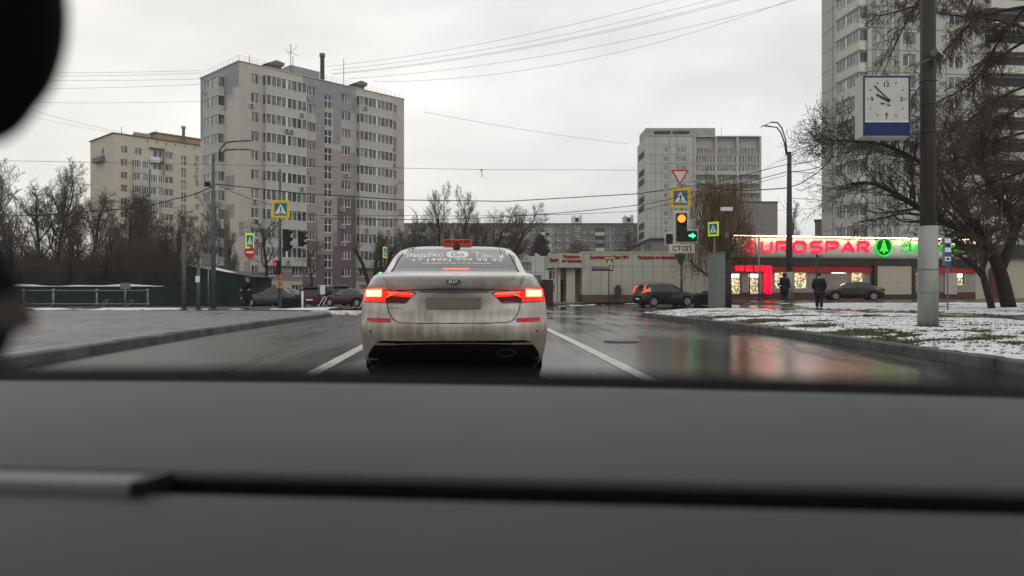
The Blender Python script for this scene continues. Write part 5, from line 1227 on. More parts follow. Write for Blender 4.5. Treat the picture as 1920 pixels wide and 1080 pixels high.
# ================================================================== street furniture
M_SBLUE = mat('sign_blue', (.02,.10,.28), .4); M_SYEL = mat('sign_yellow', (.70,.46,.03), .45); M_SLIME = mat('sign_lime', (.55,.85,.05), .5, emit=(.5,.8,.05), estr=.15); M_SWHT = mat('sign_white', (.75,.75,.73), .45); M_SRD = mat('sign_red', (.50,.03,.03), .45); M_SGRY = mat('sign_back_grey', (.16,.165,.16), .6); M_STEAL = mat('sign_teal', (.02,.17,.20), .4)
def pole(name, label, px, py, ytop_px, r0, r1, m, cat='pole', Y=None, group=None, base=True):
    p = gp(px, py) if Y is None else Vector(((px-960)*Y/FPX, Y, surf((px-960)*Y/FPX, Y)))
    ztop = 1-(ytop_px-540)*p.y/FPX
    root = thing(name, label, cat, p, 0, group)
    MB().tube([(0,0,-.05),(0,0,(ztop-p.z)*.5),(0,0,ztop-p.z)], [r0,(r0+r1)/2,r1], 14).build('shaft', m, root)
    if base: MB().tube([(0,0,0),(0,0,.05)], [r0*1.9,r0*1.7], 14).build('base_flange', m, root)
    return root, p
def cross_sign(name, label, px0, px1, py0, py1, Y, outer, inner=None, rz=0., tri=True, flip=False, group='pedestrian crossing signs', th=.04):
    a, b = P(px0, py1, Y), P(px1, py0, Y); w, h = b.x-a.x, b.z-a.z; root = thing(name, label, 'road sign', ((a.x+b.x)/2, Y, a.z), rz, group)
    w /= max(.3, abs(math.cos(rz)))
    pl = bevel(MB().box((-w/2,0,0),(w/2,th,h)).build('plate', outer, root), .02)
    MB().box((-w/2+.02,th+.001,.02),(w/2-.02,th+.012,h-.02)).build('back_plate', M_SGRY, pl)
    k = .155 if outer is not M_SLIME else .14
    iw, ih = w*(1-2*k), h*(1-2*k); z0 = h*k
    MB().box((-iw/2,-.006,z0),(iw/2,-.001,z0+ih)).build('blue_field', inner or M_SBLUE, pl)
    MB().prism([(-iw*.45,z0+ih*.13),(iw*.45,z0+ih*.13),(0,z0+ih*.93)], -.010, -.0065).build('white_triangle', M_SWHT, pl)
    mb = MB(); s = -1 if flip else 1; q = lambda x, z: (s*x*iw, z0+z*ih)
    mb.disc(q(.0,.70), .045*iw, -.014, -.0105, n=12)
    for p1, p2, wd in (((.0,.64),(-.01,.42),.085),((0,.43),(.10,.22),.05),((-.01,.43),(-.10,.20),.05),((.0,.60),(.10,.48),.035),((0,.60),(-.10,.50),.035)): mb.stroke(q(*p1), q(*p2), wd*iw, -.014, -.0105)
    for x in (-.24,-.02,.2): mb.prism([q(x-.05,.14),q(x+.06,.14),q(x+.05,.21),q(x-.04,.21)], -.0135, -.0105)
    mb.build('walking_figure', M_BLACK, pl)
    return root
# -- clock pole and clock
root, p = pole('concrete_pole', 'thick round pole on the lawn carrying the clock, pale below and dark above', 1740, 615, -140, .165, .15, mat('dark_grey_pole', (.028,.030,.030), .6, spec=.15, col2=(.04,.042,.041), scale=3))
zc = 1-(424-540)*p.y/FPX-p.z
MB().tube([(0,0,-.05),(0,0,zc)], [.205,.195], 24).build('concrete_sleeve', mat('pale_pole_concrete', (.30,.31,.285), .7, col2=(.17,.175,.16), scale=2.2, stretch=(1,1,.3), bump=.3, bscale=30), root)
for z in (.75, 1.25): MB().tube([(0,0,z),(0,0,z+.02)], .207, 24).build('steel_band', M_SGRY, root)
for z in (4.2, 4.8, 5.3): MB().tube([(0,0,z),(0,0,z+.03)], .168, 20).build('steel_band', M_DSTEEL, root)
Yk = p.y-.15; a, b = P(1617, 257, Yk), P(1708, 141, Yk); w, h = b.x-a.x, b.z-a.z
ck = thing('street_clock', 'square two-faced street clock with a blue base panel, fixed to the thick pole', 'clock', ((a.x+b.x)/2, Yk, a.z), R(0))
bevel(MB().box((-w/2,0,0),(w/2,.36,h)).build('case', mat('cream_clock_case', (.50,.50,.46), .5), ck), .015)
fz0 = h*.235
fr = MB(); fr.box((-w/2+.015,-.02,.015),(-w/2+.045,-.001,h-.015)); fr.box((w/2-.055,-.02,.015),(w/2-.02,-.001,h-.015)); fr.box((-w/2+.045,-.02,h-.05),(w/2-.055,-.001,h-.015)); fr.build('bezel', mat('navy_bezel', (.02,.03,.09), .4), ck)
MB().box((-w/2+.045,-.016,.03),(w/2-.055,-.001,fz0)).build('blue_panel', mat('blue_clock_panel', (.008,.02,.13), .45, col2=(.008,.018,.10)), ck)
MB().box((-w/2+.045,-.024,fz0+.001),(w/2-.055,-.001,fz0+.025)).build('face_ledge', M_WHITE, ck)
fc = MB().box((-w/2+.045,-.010,fz0+.026),(w/2-.055,-.001,h-.051)).build('clock_face', mat('clock_face_white', (.52,.53,.49), .45, col2=(.46,.47,.43), scale=3), ck)
cx, cz, rr = -.005, (fz0+h)/2-.01, w*.40
mb = MB()
for k in range(12):
    t = math.pi/2-k*math.pi/6; r1, r2 = (rr*.90, rr*1.02)
    mb.stroke((cx+r1*math.cos(t), cz+r1*math.sin(t)), (cx+r2*math.cos(t), cz+r2*math.sin(t)), .016, -.0135, -.0105)
mb.build('hour_marks', M_BLACK, fc)
for s, t in (('12', 90), ('3', 0), ('6', -90), ('9', 180)):
    t = R(t); add('numeral', textmesh(s, .115 if s == '12' else .062, .095, M_BLACK, .015, .003), fc, (cx+rr*.76*math.cos(t), -.0105, cz+rr*.76*math.sin(t)))
mb = MB(); hc = (cx+.045, cz-.02)
mb.stroke(hc, (cx-.27, cz+.29), .022, -.030, -.026); mb.stroke((hc[0]+.01,hc[1]-.03), (cx-.22, cz+.10), .036, -.024, -.020); mb.disc(hc, .028, -.034, -.011); mb.build('clock_hands', M_BLACK, fc)
mb = MB(); mb.stroke((cx-.13,cz-.09),(cx-.05,cz-.10),.035,-.0135,-.0105); mb.stroke((cx-.05,cz-.098),(cx+.06,cz-.105),.007,-.0135,-.0105); mb.stroke((cx+.01,cz-.125),(cx+.08,cz-.135),.028,-.0135,-.0105); mb.build('bird_mark', mat('faded_mark', (.06,.06,.06), .6), fc)
for zz in (h*.78, h*.13): MB().box((w/2,.14,zz),(w/2+.36,.18,zz+.03)).build('bracket', M_STEEL, ck)
fl = P(1755, 104, p.y-.3); ft = thing('floodlight', 'small square floodlight clamped to the thick pole above the clock', 'floodlight', fl, R(28))
o = bevel(MB().box((-.10,-.10,-.09),(.10,.05,.10)).build('housing', mat('brown_grey_housing', (.10,.085,.07), .6), ft), .015); o.rotation_euler = (R(-35), R(20), 0)
g_ = MB().box((-.08,-.105,-.07),(.08,-.1005,.075)).build('lens', mat('frosted_lens', (.42,.40,.37), .5), o)
MB().tube([(-.16,.22,-.12),(-.05,.08,-.06),(0,.02,0)], .014, 6).build('bracket', M_STEEL, ft)
# -- right street lamp with twin arms
def lamp_post(label, px, py, ytop, r0, arms, Y=None, side=-1, r1=None, m=M_POLE):
    root, p = pole('street_lamp', label, px, py, ytop, r0, r1 or r0*.45, m, cat='street lamp', Y=Y, group='street lamps')
    for (pts) in arms:
        q = [P(a, b, p.y)-p for a, b in pts]; o = MB().tube(q, [.045]*(len(q)-1)+[.035], 8).build('arm', m, root)
        e = q[-1]; d = (q[-1]-q[-2]).normalized(); hd = MB(); hd.grid([[(e+d*t+Vector((0, yy, zz)))[:] for yy, zz in ((-.11*s_, .0), (-.08*s_, .03*s_), (.08*s_, .03*s_), (.11*s_, 0), (.08*s_, -.03*s_), (-.08*s_, -.03*s_))] for t, s_ in ((-.05,.3),(.1,.9),(.5,1),(.78,.25))], close=True)
        o2 = hd.build('lamp_head', mat('lamp_head_grey', (.2,.2,.2), .5), root)
    return root, p
lr_, plr = lamp_post('tall dark street lamp with two arms curving left, right of the traffic light', 1480, 566, 285, .24, [[(1476,290),(1473,262),(1466,240),(1458,230),(1446,229),(1444,230)], [(1474,290),(1471,268),(1464,249),(1457,239),(1450,238)]], r1=.13, m=mat('dark_brown_pole', (.05,.047,.045), .6))
MB().tube([(0,0,.0),(0,0,1.95)], [.27,.255], 16).build('concrete_sleeve', mat('pale_pole_concrete', (.4,.4,.37), .7), lr_)
ll_, pll = lamp_post('street lamp with two arms curving right, standing at the edge of the left pavement', 400, 580.5, 290, .13, [[(410,292),(414,278),(424,267),(440,265),(448,264.5)], [(410,300),(415,287),(424,281),(440,280),(444,280)]], r1=.07, m=M_POLE)
lamp_post('slim distant street lamp with one arm, beyond the tower block', 783, 556, 410, .12, [[(783,412),(781,402),(775,394),(770,390)]], Y=95, m=M_DSTEEL)
# other posts on the left
for lab, px, pyb, pyt, r in (('thin grey post farthest left of the three beside the green shed', 345, 581, 437, .10), ('short grey post with a small white notice beside the green shed', 372, 581, 497, .085)):
    rt, p = pole('metal_post', lab, px, pyb, pyt, r, r*.9, M_POLE, group='posts at the far edge of the pavement')
    if px == 372: MB().box((-.10,-.10,1.32),(.10,-.09,1.62)).build('notice', M_WHITE, rt)
p = P(388, 502, 41); t = thing('sign_board', 'grey back of a road sign board near the shed roof', 'sign', (p.x, 40.9, p.z), .1); MB().box((-.27,0,0),(.27,.03,.78)).build('board', M_SGRY, t); mb = MB(); [mb.box((-.2,-.03,z),(.2,-.001,z+.04)) for z in (.2,.58)]; mb.build('fixing_rail', M_STEEL, t)
MB().tube([(.1,.06,-2.3),(.1,.06,.7)], .035, 8).build('post', M_STEEL, t)
# mast with hanging crossing sign + signals
Ym = 37.5; mast, pm = pole('signal_mast', 'tall slim grey mast holding signals in front of the tower block', 525, 578, 318, .085, .06, M_POLE, cat='pole', Y=Ym)
cross_sign('crossing_sign', 'yellow-bordered pedestrian crossing sign hanging high in front of the tower block', 509, 543.5, 375.5, 409.5, Ym-.12, M_SYEL, M_STEAL, rz=R(-3), flip=True)
def signal(label, px, py0, py1, Y, side, rz=0.):
    a = P(px, py1, Y); h = (py1-py0)*Y/FPX; t = thing('traffic_light', label, 'traffic light', a, rz, 'traffic signals seen from the side')
    bevel(MB().box((-.15,-.12,0),(.15,.14,h)).build('housing', M_BLACK, t), .02)
    for k in range(3):
        z = h*(.17+.33*k); mb = MB(); rows = []
        for q in (0, 1): rows.append([(s_*.12*math.cos(a_), -.13-.20*q*(.6+.4*math.sin(a_)), z+.12*math.sin(a_)) for a_ in [R(-20)+R(220)*j/10 for j in range(11)] for s_ in (1,)])
        mb.grid(rows); mb.build('visor', M_BLACK, t); mb = MB(); mb.disc((0, z), .10, -.128, -.121, n=18); mb.build('lens', mat('unlit_lens', (.03,.03,.03), .3), t)
    return t
signal('dark traffic light seen from the side on the slim mast, the larger one', 537.5, 430, 471, Ym-.2, 1, R(72)); signal('dark traffic light farther right among the branches', 565, 434, 462, 42, 1, R(78))
t = thing('pedestrian_signal', 'pedestrian signal showing a red figure low on the slim mast', 'pedestrian signal', P(519, 513, Ym-.2), R(-35)); bevel(MB().box((-.17,-.10,0),(.17,.12,.66)).build('housing', M_BLACK, t), .02); mb = MB(); mb.disc((0,.48), .11, -.106, -.101); mb.build('lamp', lampmat('red_figure_lamp', (.5,.01,.02), (1,.02,.03), .5), t); mb = MB(); mb.disc((0,.19), .11, -.106, -.101); mb.build('lens', mat('unlit_lens', (.03,.03,.03), .3), t)
t = thing('warning_wrap', 'orange and grey striped marker wrapped round the slim mast', 'marker', (pm.x, Ym, P(0,541,Ym).z)); mb = MB(); [mb.tube([(0,0,.14*k),(0,0,.14*k+.135)], .115, 12, m=k % 2) for k in range(5)]; mb.build('stripes', [mat('orange_marker', (.55,.16,.02), .6), M_SGRY], t)
# crossing sign + no entry on a post
rt, p = pole('sign_post', 'thin post holding the lime bordered crossing sign and the no entry sign', 467, 578, 438, .035, .035, M_STEEL, cat='pole', Y=44, group='thin sign posts')
cross_sign('crossing_sign', 'lime bordered pedestrian crossing sign above the no entry sign', 461.5, 475.5, 437, 466, 43.9, M_SLIME, rz=R(25), flip=True)
q = P(468.5, 473, 43.9); t = thing('no_entry_sign', 'round red no entry sign with a white bar under the lime crossing sign', 'road sign', q, R(20)); mb = MB(); mb.disc((0,0), .31, 0, .02, n=28, rz=.36); mb.build('plate', M_SRD, t); MB().box((-.21,-.006,-.05),(.21,-.001,.05)).build('white_bar', M_SWHT, t)
rt, p = pole('sign_post', 'thin dark post of the narrow yellow sign beside the taxi roof', 723, 572, 461, .035, .035, M_DSTEEL, cat='pole', Y=47, group='thin sign posts')
cross_sign('crossing_sign', 'narrow lime edged crossing sign seen nearly edge on beside the taxi', 719.5, 725.5, 463, 484, 46.9, M_SLIME, rz=R(62))
t = thing('pedestrian_signal', 'small lit green signal just left of the taxi rear window', 'pedestrian signal', P(714, 521, 44), R(-5)); bevel(MB().box((-.15,-.10,0),(.15,.12,.66)).build('housing', M_BLACK, t), .02); mb = MB(); mb.disc((0,.25), .10, -.106, -.101); mb.build('lamp', lampmat('green_figure_lamp', (.1,.9,.3), (.1,1,.35), 1.6), t); MB().tube([(0,.15,-2.0),(0,.15,.7)], .05, 8).build('post', M_DSTEEL, t)
# --- main traffic light group on the right
Yt = gp(1278, 574).y; tp, p = pole('signal_pole', 'grey pole carrying the give way sign, the crossing sign and the traffic light', 1278, 574, 345, .10, .07, mat('grey_green_pole', (.12,.125,.105), .6), cat='pole', Y=Yt)
Ys = Yt-.14
def PP(px, py): return P(px, py, Ys)
q = PP(1275, 347); t = thing('give_way_sign', 'upside down triangular give way sign on top of the signal pole', 'road sign', q, 0)
s_ = Ys/FPX; MB().prism([(0,0),(-17*s_,28.5*s_),(17*s_,28.5*s_)], 0, .02).build('red_plate', M_SRD, t); MB().prism([(0,5*s_),(-12*s_,25.5*s_),(12*s_,25.5*s_)], -.006, -.001).build('white_centre', mat('pinkish_sign_white', (.62,.56,.53), .5), t)
cross_sign('crossing_sign', 'large yellow bordered crossing sign under the give way triangle', 1257, 1295, 351, 390.5, Ys, M_SYEL, mat('sign_slate_blue', (.05,.13,.20), .45))
t = thing('traffic_light', 'traffic light with a lit red lamp and a lit green arrow in a pale surround', 'traffic light', PP(1278, 456), 0)
def bx(px0, px1, py0, py1, y0, y1, m, nm, parent=None, bv=.02):
    a, b = PP(px0, py1), PP(px1, py0); o_ = Vector(t.location); o = MB().box((a.x-o_.x, y0, a.z-o_.z), (b.x-o_.x, y1, b.z-o_.z)).build(nm, m, parent or t)
    return bevel(o, bv) if bv else o
M_SUR = mat('pale_signal_surround', (.55,.58,.50), .6)
a = lambda px, py: ((px-1278)*s_, (456-py)*s_)
mb = MB(); mb.prism([a(1263,456),a(1310,456),a(1310,429),a(1292.5,429),a(1292.5,396),a(1290,394.5),a(1265,394.5),a(1263,397)], .02, .05); bevel(mb.build('surround', M_SUR, t), .01)
mb = MB(); mb.prism([a(1246.5,460),a(1262.5,460),a(1262.5,435.5),a(1246.5,435.5)], .06, .08); mb.build('side_surround', M_SUR, t)
bx(1268, 1287.5, 400, 452.5, -.10, .019, M_BLACK, 'housing'); bx(1288.5, 1306.5, 433, 452.5, -.09, .019, M_BLACK, 'arrow_housing'); bx(1249, 1261.5, 438.5, 457, -.02, .059, M_BLACK, 'side_housing')
for (cx_, cy_, m, nm) in ((1277.5, 410, lampmat('lit_red_signal', (1,.15,.02), (1,.20,.02), 2.6), 'lamp'), (1277.5, 427, mat('unlit_lens', (.03,.03,.03), .3), 'lens'), (1277.5, 443, mat('unlit_lens', (.03,.03,.03), .3), 'lens')):
    x, z = a(cx_, cy_); mb = MB(); mb.disc((x, z), 7.3*s_, -.112, -.101, n=24); mb.build(nm, m, t)
    mb = MB(); rows = [[(x+8.2*s_*math.cos(w_), -.10-.17*q_*(.55+.45*math.sin(w_)), z+8.2*s_*math.sin(w_)) for w_ in [R(-10)+R(200)*j/12 for j in range(13)]] for q_ in (0,1)]; mb.grid(rows); mb.build('visor', M_BLACK, t)
mb = MB(); ar = lambda px, py: a(px, py); mb.prism([ar(1291,443.5),ar(1291,440.5),ar(1297,440.5),ar(1297,437),ar(1304,442),ar(1297,447),ar(1297,443.5)], -.104, -.092); mb.build('green_arrow', lampmat('lit_green_arrow', (.1,1,.5), (.06,1,.42), 2.6), t)
gl_ = bpy.data.lights.new('arrow_glow', 'POINT'); gl_.energy = 3; gl_.color = (.05,1,.4); gl_.shadow_soft_size = .1; o = bpy.data.objects.new('arrow_light', gl_); C.objects.link(o); o.parent = t; o.location = (19*s_, -.3, 14*s_)
t2 = thing('stop_plate', 'white plate with the word СТОП under the traffic light', 'sign', PP(1278.5, 474.5), 0); wq, hq = 49*s_, 17*s_
bevel(MB().box((-wq/2,0,0),(wq/2,.02,hq)).build('plate', mat('peach_white_plate', (.62,.52,.43), .5), t2), .008); add('lettering', textmesh('СТОП', wq*.70, hq*.60, M_BLACK, .02, .003), t2, (0,-.001,hq/2))
t3 = thing('signal_box', 'dark triangular box on the signal pole under the stop plate', 'box', PP(1276, 497), 0); MB().prism([(-11*s_,20*s_),(10*s_,20*s_),(4*s_,0),(-2*s_,1*s_)], 0, .1).build('box', mat('dark_green_box', (.03,.04,.035), .6), t3)
MB().box((0.02,-.03,-1.0),(.22,.03,-.75)).build('push_button', M_SGRY, t3)
# dark post, cabinet
pc = gp(1352, 577.5); cb = thing('control_cabinet', 'tall grey green control cabinet on the corner of the lawn', 'cabinet', (pc.x, pc.y, pc.z), R(32))
s3 = pc.y/FPX
bevel(MB().box((-.36,-.02,0),(.32,.55,103*s3)).build('body', mat('grey_green_cabinet', (.155,.175,.165), .55, col2=(.13,.145,.137)), cb), .02)
MB().box((-.30,-.035,.75),(.26,-.021,100*s3)).build('door', mat('cabinet_door', (.17,.19,.18), .5), cb); MB().box((-.30,-.04,.12),(.26,-.022,.60)).build('door', mat('cabinet_door', (.17,.19,.18), .5), cb)
MB().box((-.02,-.05,1.4),(.02,-.036,1.5)).build('handle', M_BLACK, cb); mb = MB(); mb.box((-.40,-.06,103*s3+.001),(.36,.59,103*s3+.05)); mb.build('cap', mat('grey_green_cabinet', (.155,.175,.165), .55), cb)
root, p = pole('dark_pole', 'thick dark pole right behind the control cabinet', 1362.5, 578, 395, .26, .24, mat('brown_black_pole', (.05,.045,.04), .7), Y=pc.y+.6, base=False)
root.children[0].scale = (1,1,.52)
MB().tube([(0,0,2.4),(0,0,5.3)], .06, 8).build('thin_mast', M_DSTEEL, root); MB().box((-.30,-.08,5.3),(.30,.08,5.5)).build('sensor_box', M_WHITE, root); MB().box((-.08,-.1,3.9),(.08,.08,4.15)).build('camera', M_SGRY, root)
cross_sign('crossing_sign', 'lime edged crossing sign turned away, above the control cabinet', 1329.5, 1345, 416, 443, pc.y+.3, M_SLIME, rz=R(-48))
MB().tube([(0,0,-2.2),(0,0,.1)], .03, 6).build('bracket_post', M_STEEL, [o for o in C.objects if o.get('label', '').startswith('lime edged crossing sign turned')][0], (0,.12,0))
# metal pole in front of the shop, bus stop sign, pavilion sign
root, p = pole('metal_post', 'thin grey pole in front of the supermarket entrance', 1423, 569, 430, .055, .05, M_STEEL, group='posts by the supermarket'); 
root, p = pole('sign_post', 'thin pole of the blue and white bus stop sign', 1777, 560, 445, .03, .03, M_STEEL, cat='pole', Y=31)
Yb = 30.85; a_, b_ = P(1770, 499, Yb), P(1784.5, 446, Yb); w_, h_ = b_.x-a_.x, b_.z-a_.z; t = thing('bus_stop_sign', 'narrow blue and white bus stop sign with two bus symbols, right of the thick pole', 'bus stop sign', ((a_.x+b_.x)/2, Yb, a_.z), R(12))
bevel(MB().box((-w_/2,0,0),(w_/2,.12,h_)).build('box', mat('grey_box_edge', (.2,.2,.2), .5), t), .01)
for k, m in enumerate((M_SBLUE, M_SWHT, M_SBLUE, M_SWHT, M_SBLUE, M_SWHT)): MB().box((-w_/2+.015,-.006,.02+k*(h_-.04)/6),(w_/2-.015,-.001,.02+(k+1)*(h_-.04)/6-.006)).build('panel', m, t) if k not in () else None
for k in (1.5, 4.0+.5):
    z = .02+k*(h_-.04)/6; mb = MB(); mb.box((-.07,-.012,z-.035),(.07,-.0065,z+.04)); mb.disc((-.04,z-.04),.016,-.012,-.0065); mb.disc((.04,z-.04),.016,-.012,-.0065); mb.build('bus_symbol', M_BLACK, t)
root, p = pole('sign_post', 'thin post of the crossing sign in front of the food pavilion', 1141.5, 571, 502, .045, .04, M_DSTEEL, cat='pole', Y=57, group='thin sign posts')
cross_sign('crossing_sign', 'small orange bordered crossing sign in front of the food pavilion', 1134, 1152.5, 482, 501.5, 56.9, mat('sign_orange', (.62,.36,.08), .5), mat('sign_green_teal', (.02,.18,.13), .5))
a_, b_ = P(1109, 508.5, 56.9), P(1150, 500.5, 56.9); t = thing('street_name_plate', 'blue street name plate under the orange crossing sign', 'sign', ((a_.x+b_.x)/2, 56.85, a_.z), 0); w_, h_ = b_.x-a_.x, b_.z-a_.z
MB().box((-w_/2,0,0),(w_/2,.03,h_)).build('frame', M_STEEL, t); MB().box((-w_/2+.03,-.006,.03),(w_/2-.03,-.001,h_-.03)).build('blue_plate', mat('navy_plate', (.02,.035,.12), .5), t); add('lettering', textmesh('Верхнелихоборская улица', w_*.72, h_*.26, M_SWHT, .02, .002), t, (-.1,-.0065,h_*.66)); mb = MB(); mb.disc((w_/2-.18, h_*.62), .09, -.010, -.0065); mb.build('number_disc', M_SWHT, t)
# camera post by the shop
root, p = pole('camera_post', 'short dark post with a camera in front of the supermarket fascia', 1531, 560, 476, .05, .045, M_DSTEEL, Y=46); MB().box((.05,-.1,2.75),(.35,.1,2.95)).build('camera', M_STEEL, root)
# background posts in the white right distance
pole('metal_post', 'pale thin pole standing behind the leaning tree at the right edge', 1884, 568, 420, .12, .1, mat('pale_pole', (.22,.22,.2), .7), group='posts by the supermarket', Y=41)
# --- railings, fence, shed, bin, barriers on the left
Yr = 42.5
rl = thing('railing', 'grey tubular railing along the far edge of the left pavement', 'railing', (-27, Yr, g(-27, Yr)))
posts = [44, 100, 181.5, 277]; zt_ = P(0,545,Yr).z-g(-27,Yr); zm = P(0,570,Yr).z-g(-27,Yr)
for px in posts:
    x = (px-960)*Yr/FPX+27; o = MB().tube([(x,0,0),(x,0,zt_+.06)], .05, 10).build('post', M_STEEL, rl)
    for z in (zt_, zm): mb = MB(); ell(mb, (x,0,z), (.095,.095,.11), n=10); mb.build('joint', M_STEEL, o)
for z in (zt_, zm): MB().tube([((-20-960)*Yr/FPX+27,0,z),((277-960)*Yr/FPX+27,0,z)], .03, 8).build('rail', M_STEEL, rl)
for px in (235,):
    rt, p = pole('sign_post', 'thin pole with a small grey board behind the railing', px, 580, 535, .045, .04, M_STEEL, cat='pole', Y=42, group='thin sign posts'); MB().box((-.28,-.03,1.05),(.28,-.0,1.4)).build('board', M_SGRY, rt)
for k, px in enumerate((187, 233)):
    q = P(px-8, 579, 41.5); q.z = g(q.x, 41.5); t = thing('bike_rack', ('left' if k == 0 else 'right')+' one of two slanting metal stands in front of the railing', 'metal stand', q, 0, 'slanting stands by the railing')
    mb = MB(); mb.tube([(0,0,0),(.55,0,.62),(.62,.25,.6),(.08,.25,.0)], .025, 6); mb.tube([(.16,0,.0),(.68,0,.55)], .02, 6); mb.build('frame', M_STEEL, t)
Yf = 60.; f0, f1 = P(-60, 540, Yf), P(345, 540, Yf)
fn = thing('green_fence', 'dark green sheet metal fence with snow along its top, left of the shed', 'fence', (f0.x, Yf, g(f0.x, Yf)))
M_GF = mat('dark_green_sheet', (.005,.018,.016), .6, col2=(.004,.013,.012), scale=.5); hf = P(0,537,Yf).z-g(f0.x, Yf)
mb = MB(); n = int((f1.x-f0.x)/.12); mb.grid([[(k*.12, .03*(k % 2), z) for k in range(n)] for z in (0, hf)], smooth=False); mb.build('panels', M_GF, fn)
random.seed(2); mb = MB(); rows = []
for k in range(70):
    x = k*(f1.x-f0.x)*.86/70+1; t_ = .04+.20*max(0, noise.noise(Vector((x*.35, 2, 0)))+.35); rows.append([(x,-.12,hf),(x,-.10,hf+t_*.7),(x,.03,hf+t_),(x,.15,hf+t_*.6),(x,.16,hf)])
mb.grid(rows[::-1]); mb.build('snow_cap', M_SNOW, fn)
q0 = P(338, 540, 57); sh = thing('green_shed', 'dark green metal shed with a sloping snow edged roof on the left', 'shed', (q0.x, 57, g(q0.x, 57))); sc = 57/FPX; zb0 = g(q0.x, 57)
za = lambda py: P(0,py,57).z-zb0
w1, w2 = (385-338)*sc, (478-338)*sc
mb = MB(); mb.prism([(0,0),(w2,0),(w2,za(522)),(w1*.35,za(499)),(0,za(508))], 0, 4); mb.build('walls', M_GF, sh)
mb = MB()
for k in range(int(w2/.25)): mb.box((k*.25,-.02,0),(k*.25+.02,-.002,za(524)))
mb.build('sheet_ribs', mat('green_rib', (.006,.02,.018), .6), sh)
mb = MB(); mb.prism([(w1*.3,za(499)+.02),(w2+.15,za(522)+.02),(w2+.15,za(520)+.02),(w1*.3,za(497))], -.25, 4.2); rf_ = mb.build('roof', M_DSTEEL, sh)
mb = MB(); mb.prism([(w1*.55,za(500)),(w2*.86,za(517.5)),(w2*.7,za(512)),(w1*1.0,za(499))], -.22, 1.5); mb.build('snow_cap', M_SNOW, rf_)
MB().box((w2,-.3,za(514)),(w2+1.2,3,za(512.5))).build('porch_roof', M_DSTEEL, sh)
q = gp(541, 579); t = thing('green_bin', 'dark green slatted bin enclosure beside the mast', 'bin enclosure', (q.x-.1, q.y+1, g(q.x, q.y+1))); mb = MB()
for k in range(12): mb.box((-.58+k*.1,-.3,.0),(-.53+k*.1,-.27,.78))
mb.box((-.6,-.26,0),(.6,.4,.7)); mb.build('body', M_GF, t); MB().box((-.62,-.32,.70),(.62,.42,.76)).build('rim', M_DSTEEL, t)
q = gp(567, 579); rt, p = pole('bollard', 'white post standing by the pavement corner', 567, 578, 546, .055, .055, M_WHITE, cat='bollard', Y=39)
def aframe(label, px, py, Y, s_):
    q = P(px, py, Y); q.z = g(q.x, Y); t = thing('barrier_frame', label, 'barrier', q, R(25), 'slanting barrier frames'); mb = MB(); mb.tube([(0,0,0),(.42,0,.78)], .022, 6); mb.tube([(.2,0,0),(.58,0,.70)], .022, 6); mb.tube([(.42,0,.78),(.58,0,.70)], .022, 6); mb.tube([(0,0,0.02),(.2,0,.02)], .022, 6); mb.build('frame', mat('pale_frame_paint', (.5,.48,.46), .5), t)
aframe('slanting white frame beside the red hatchback', 592, 578, 40, 1); aframe('slanting white frame right beside the taxi left side', 670, 578, 40, 1)
rt, p = pole('sign_post', 'short post with a white plate beside the red hatchback', 605, 576, 533, .03, .03, M_STEEL, cat='pole', Y=43, group='thin sign posts'); MB().box((-.14,-.03,.75),(.14,-.01,1.28)).build('plate', M_WHITE, rt)
# dark red container beside the taxi, planters
q = P(1021, 566, 56); t = thing('metal_container', 'dark red metal container standing behind the taxi right side', 'container', (q.x, 56, g(q.x, 56)), R(5)); bevel(MB().box((-.9,0,0),(.62,3.5,2.05)).build('box', mat('dark_maroon_metal', (.06,.022,.025), .6, col2=(.04,.018,.018)), t), .02); mb = MB(); [mb.box((-.85+k*.24,-.03,.1),(-.79+k*.24,-.002,1.95)) for k in range(7)]; mb.build('ribs', mat('maroon_rib', (.05,.018,.02), .6), t)
for k, (px, hh) in enumerate(((1308, .95), (1322, 1.1))):
    Yq = 49; x = (px-960)*Yq/FPX; t = thing('litter_bin', ('lower' if k == 0 else 'taller')+' dark bin under the weeping tree', 'litter bin', (x, Yq, surf(x, Yq)), 0, 'dark bins under the weeping tree'); MB().tube([(0,0,0),(0,0,hh*.8),(0,0,hh*.82)], [.24,.3,.33], 14).build('drum', M_DSTEEL, t); MB().tube([(0,0,hh*.84),(0,0,hh)], [.33,.12], 14).build('lid', M_BLACK, t)

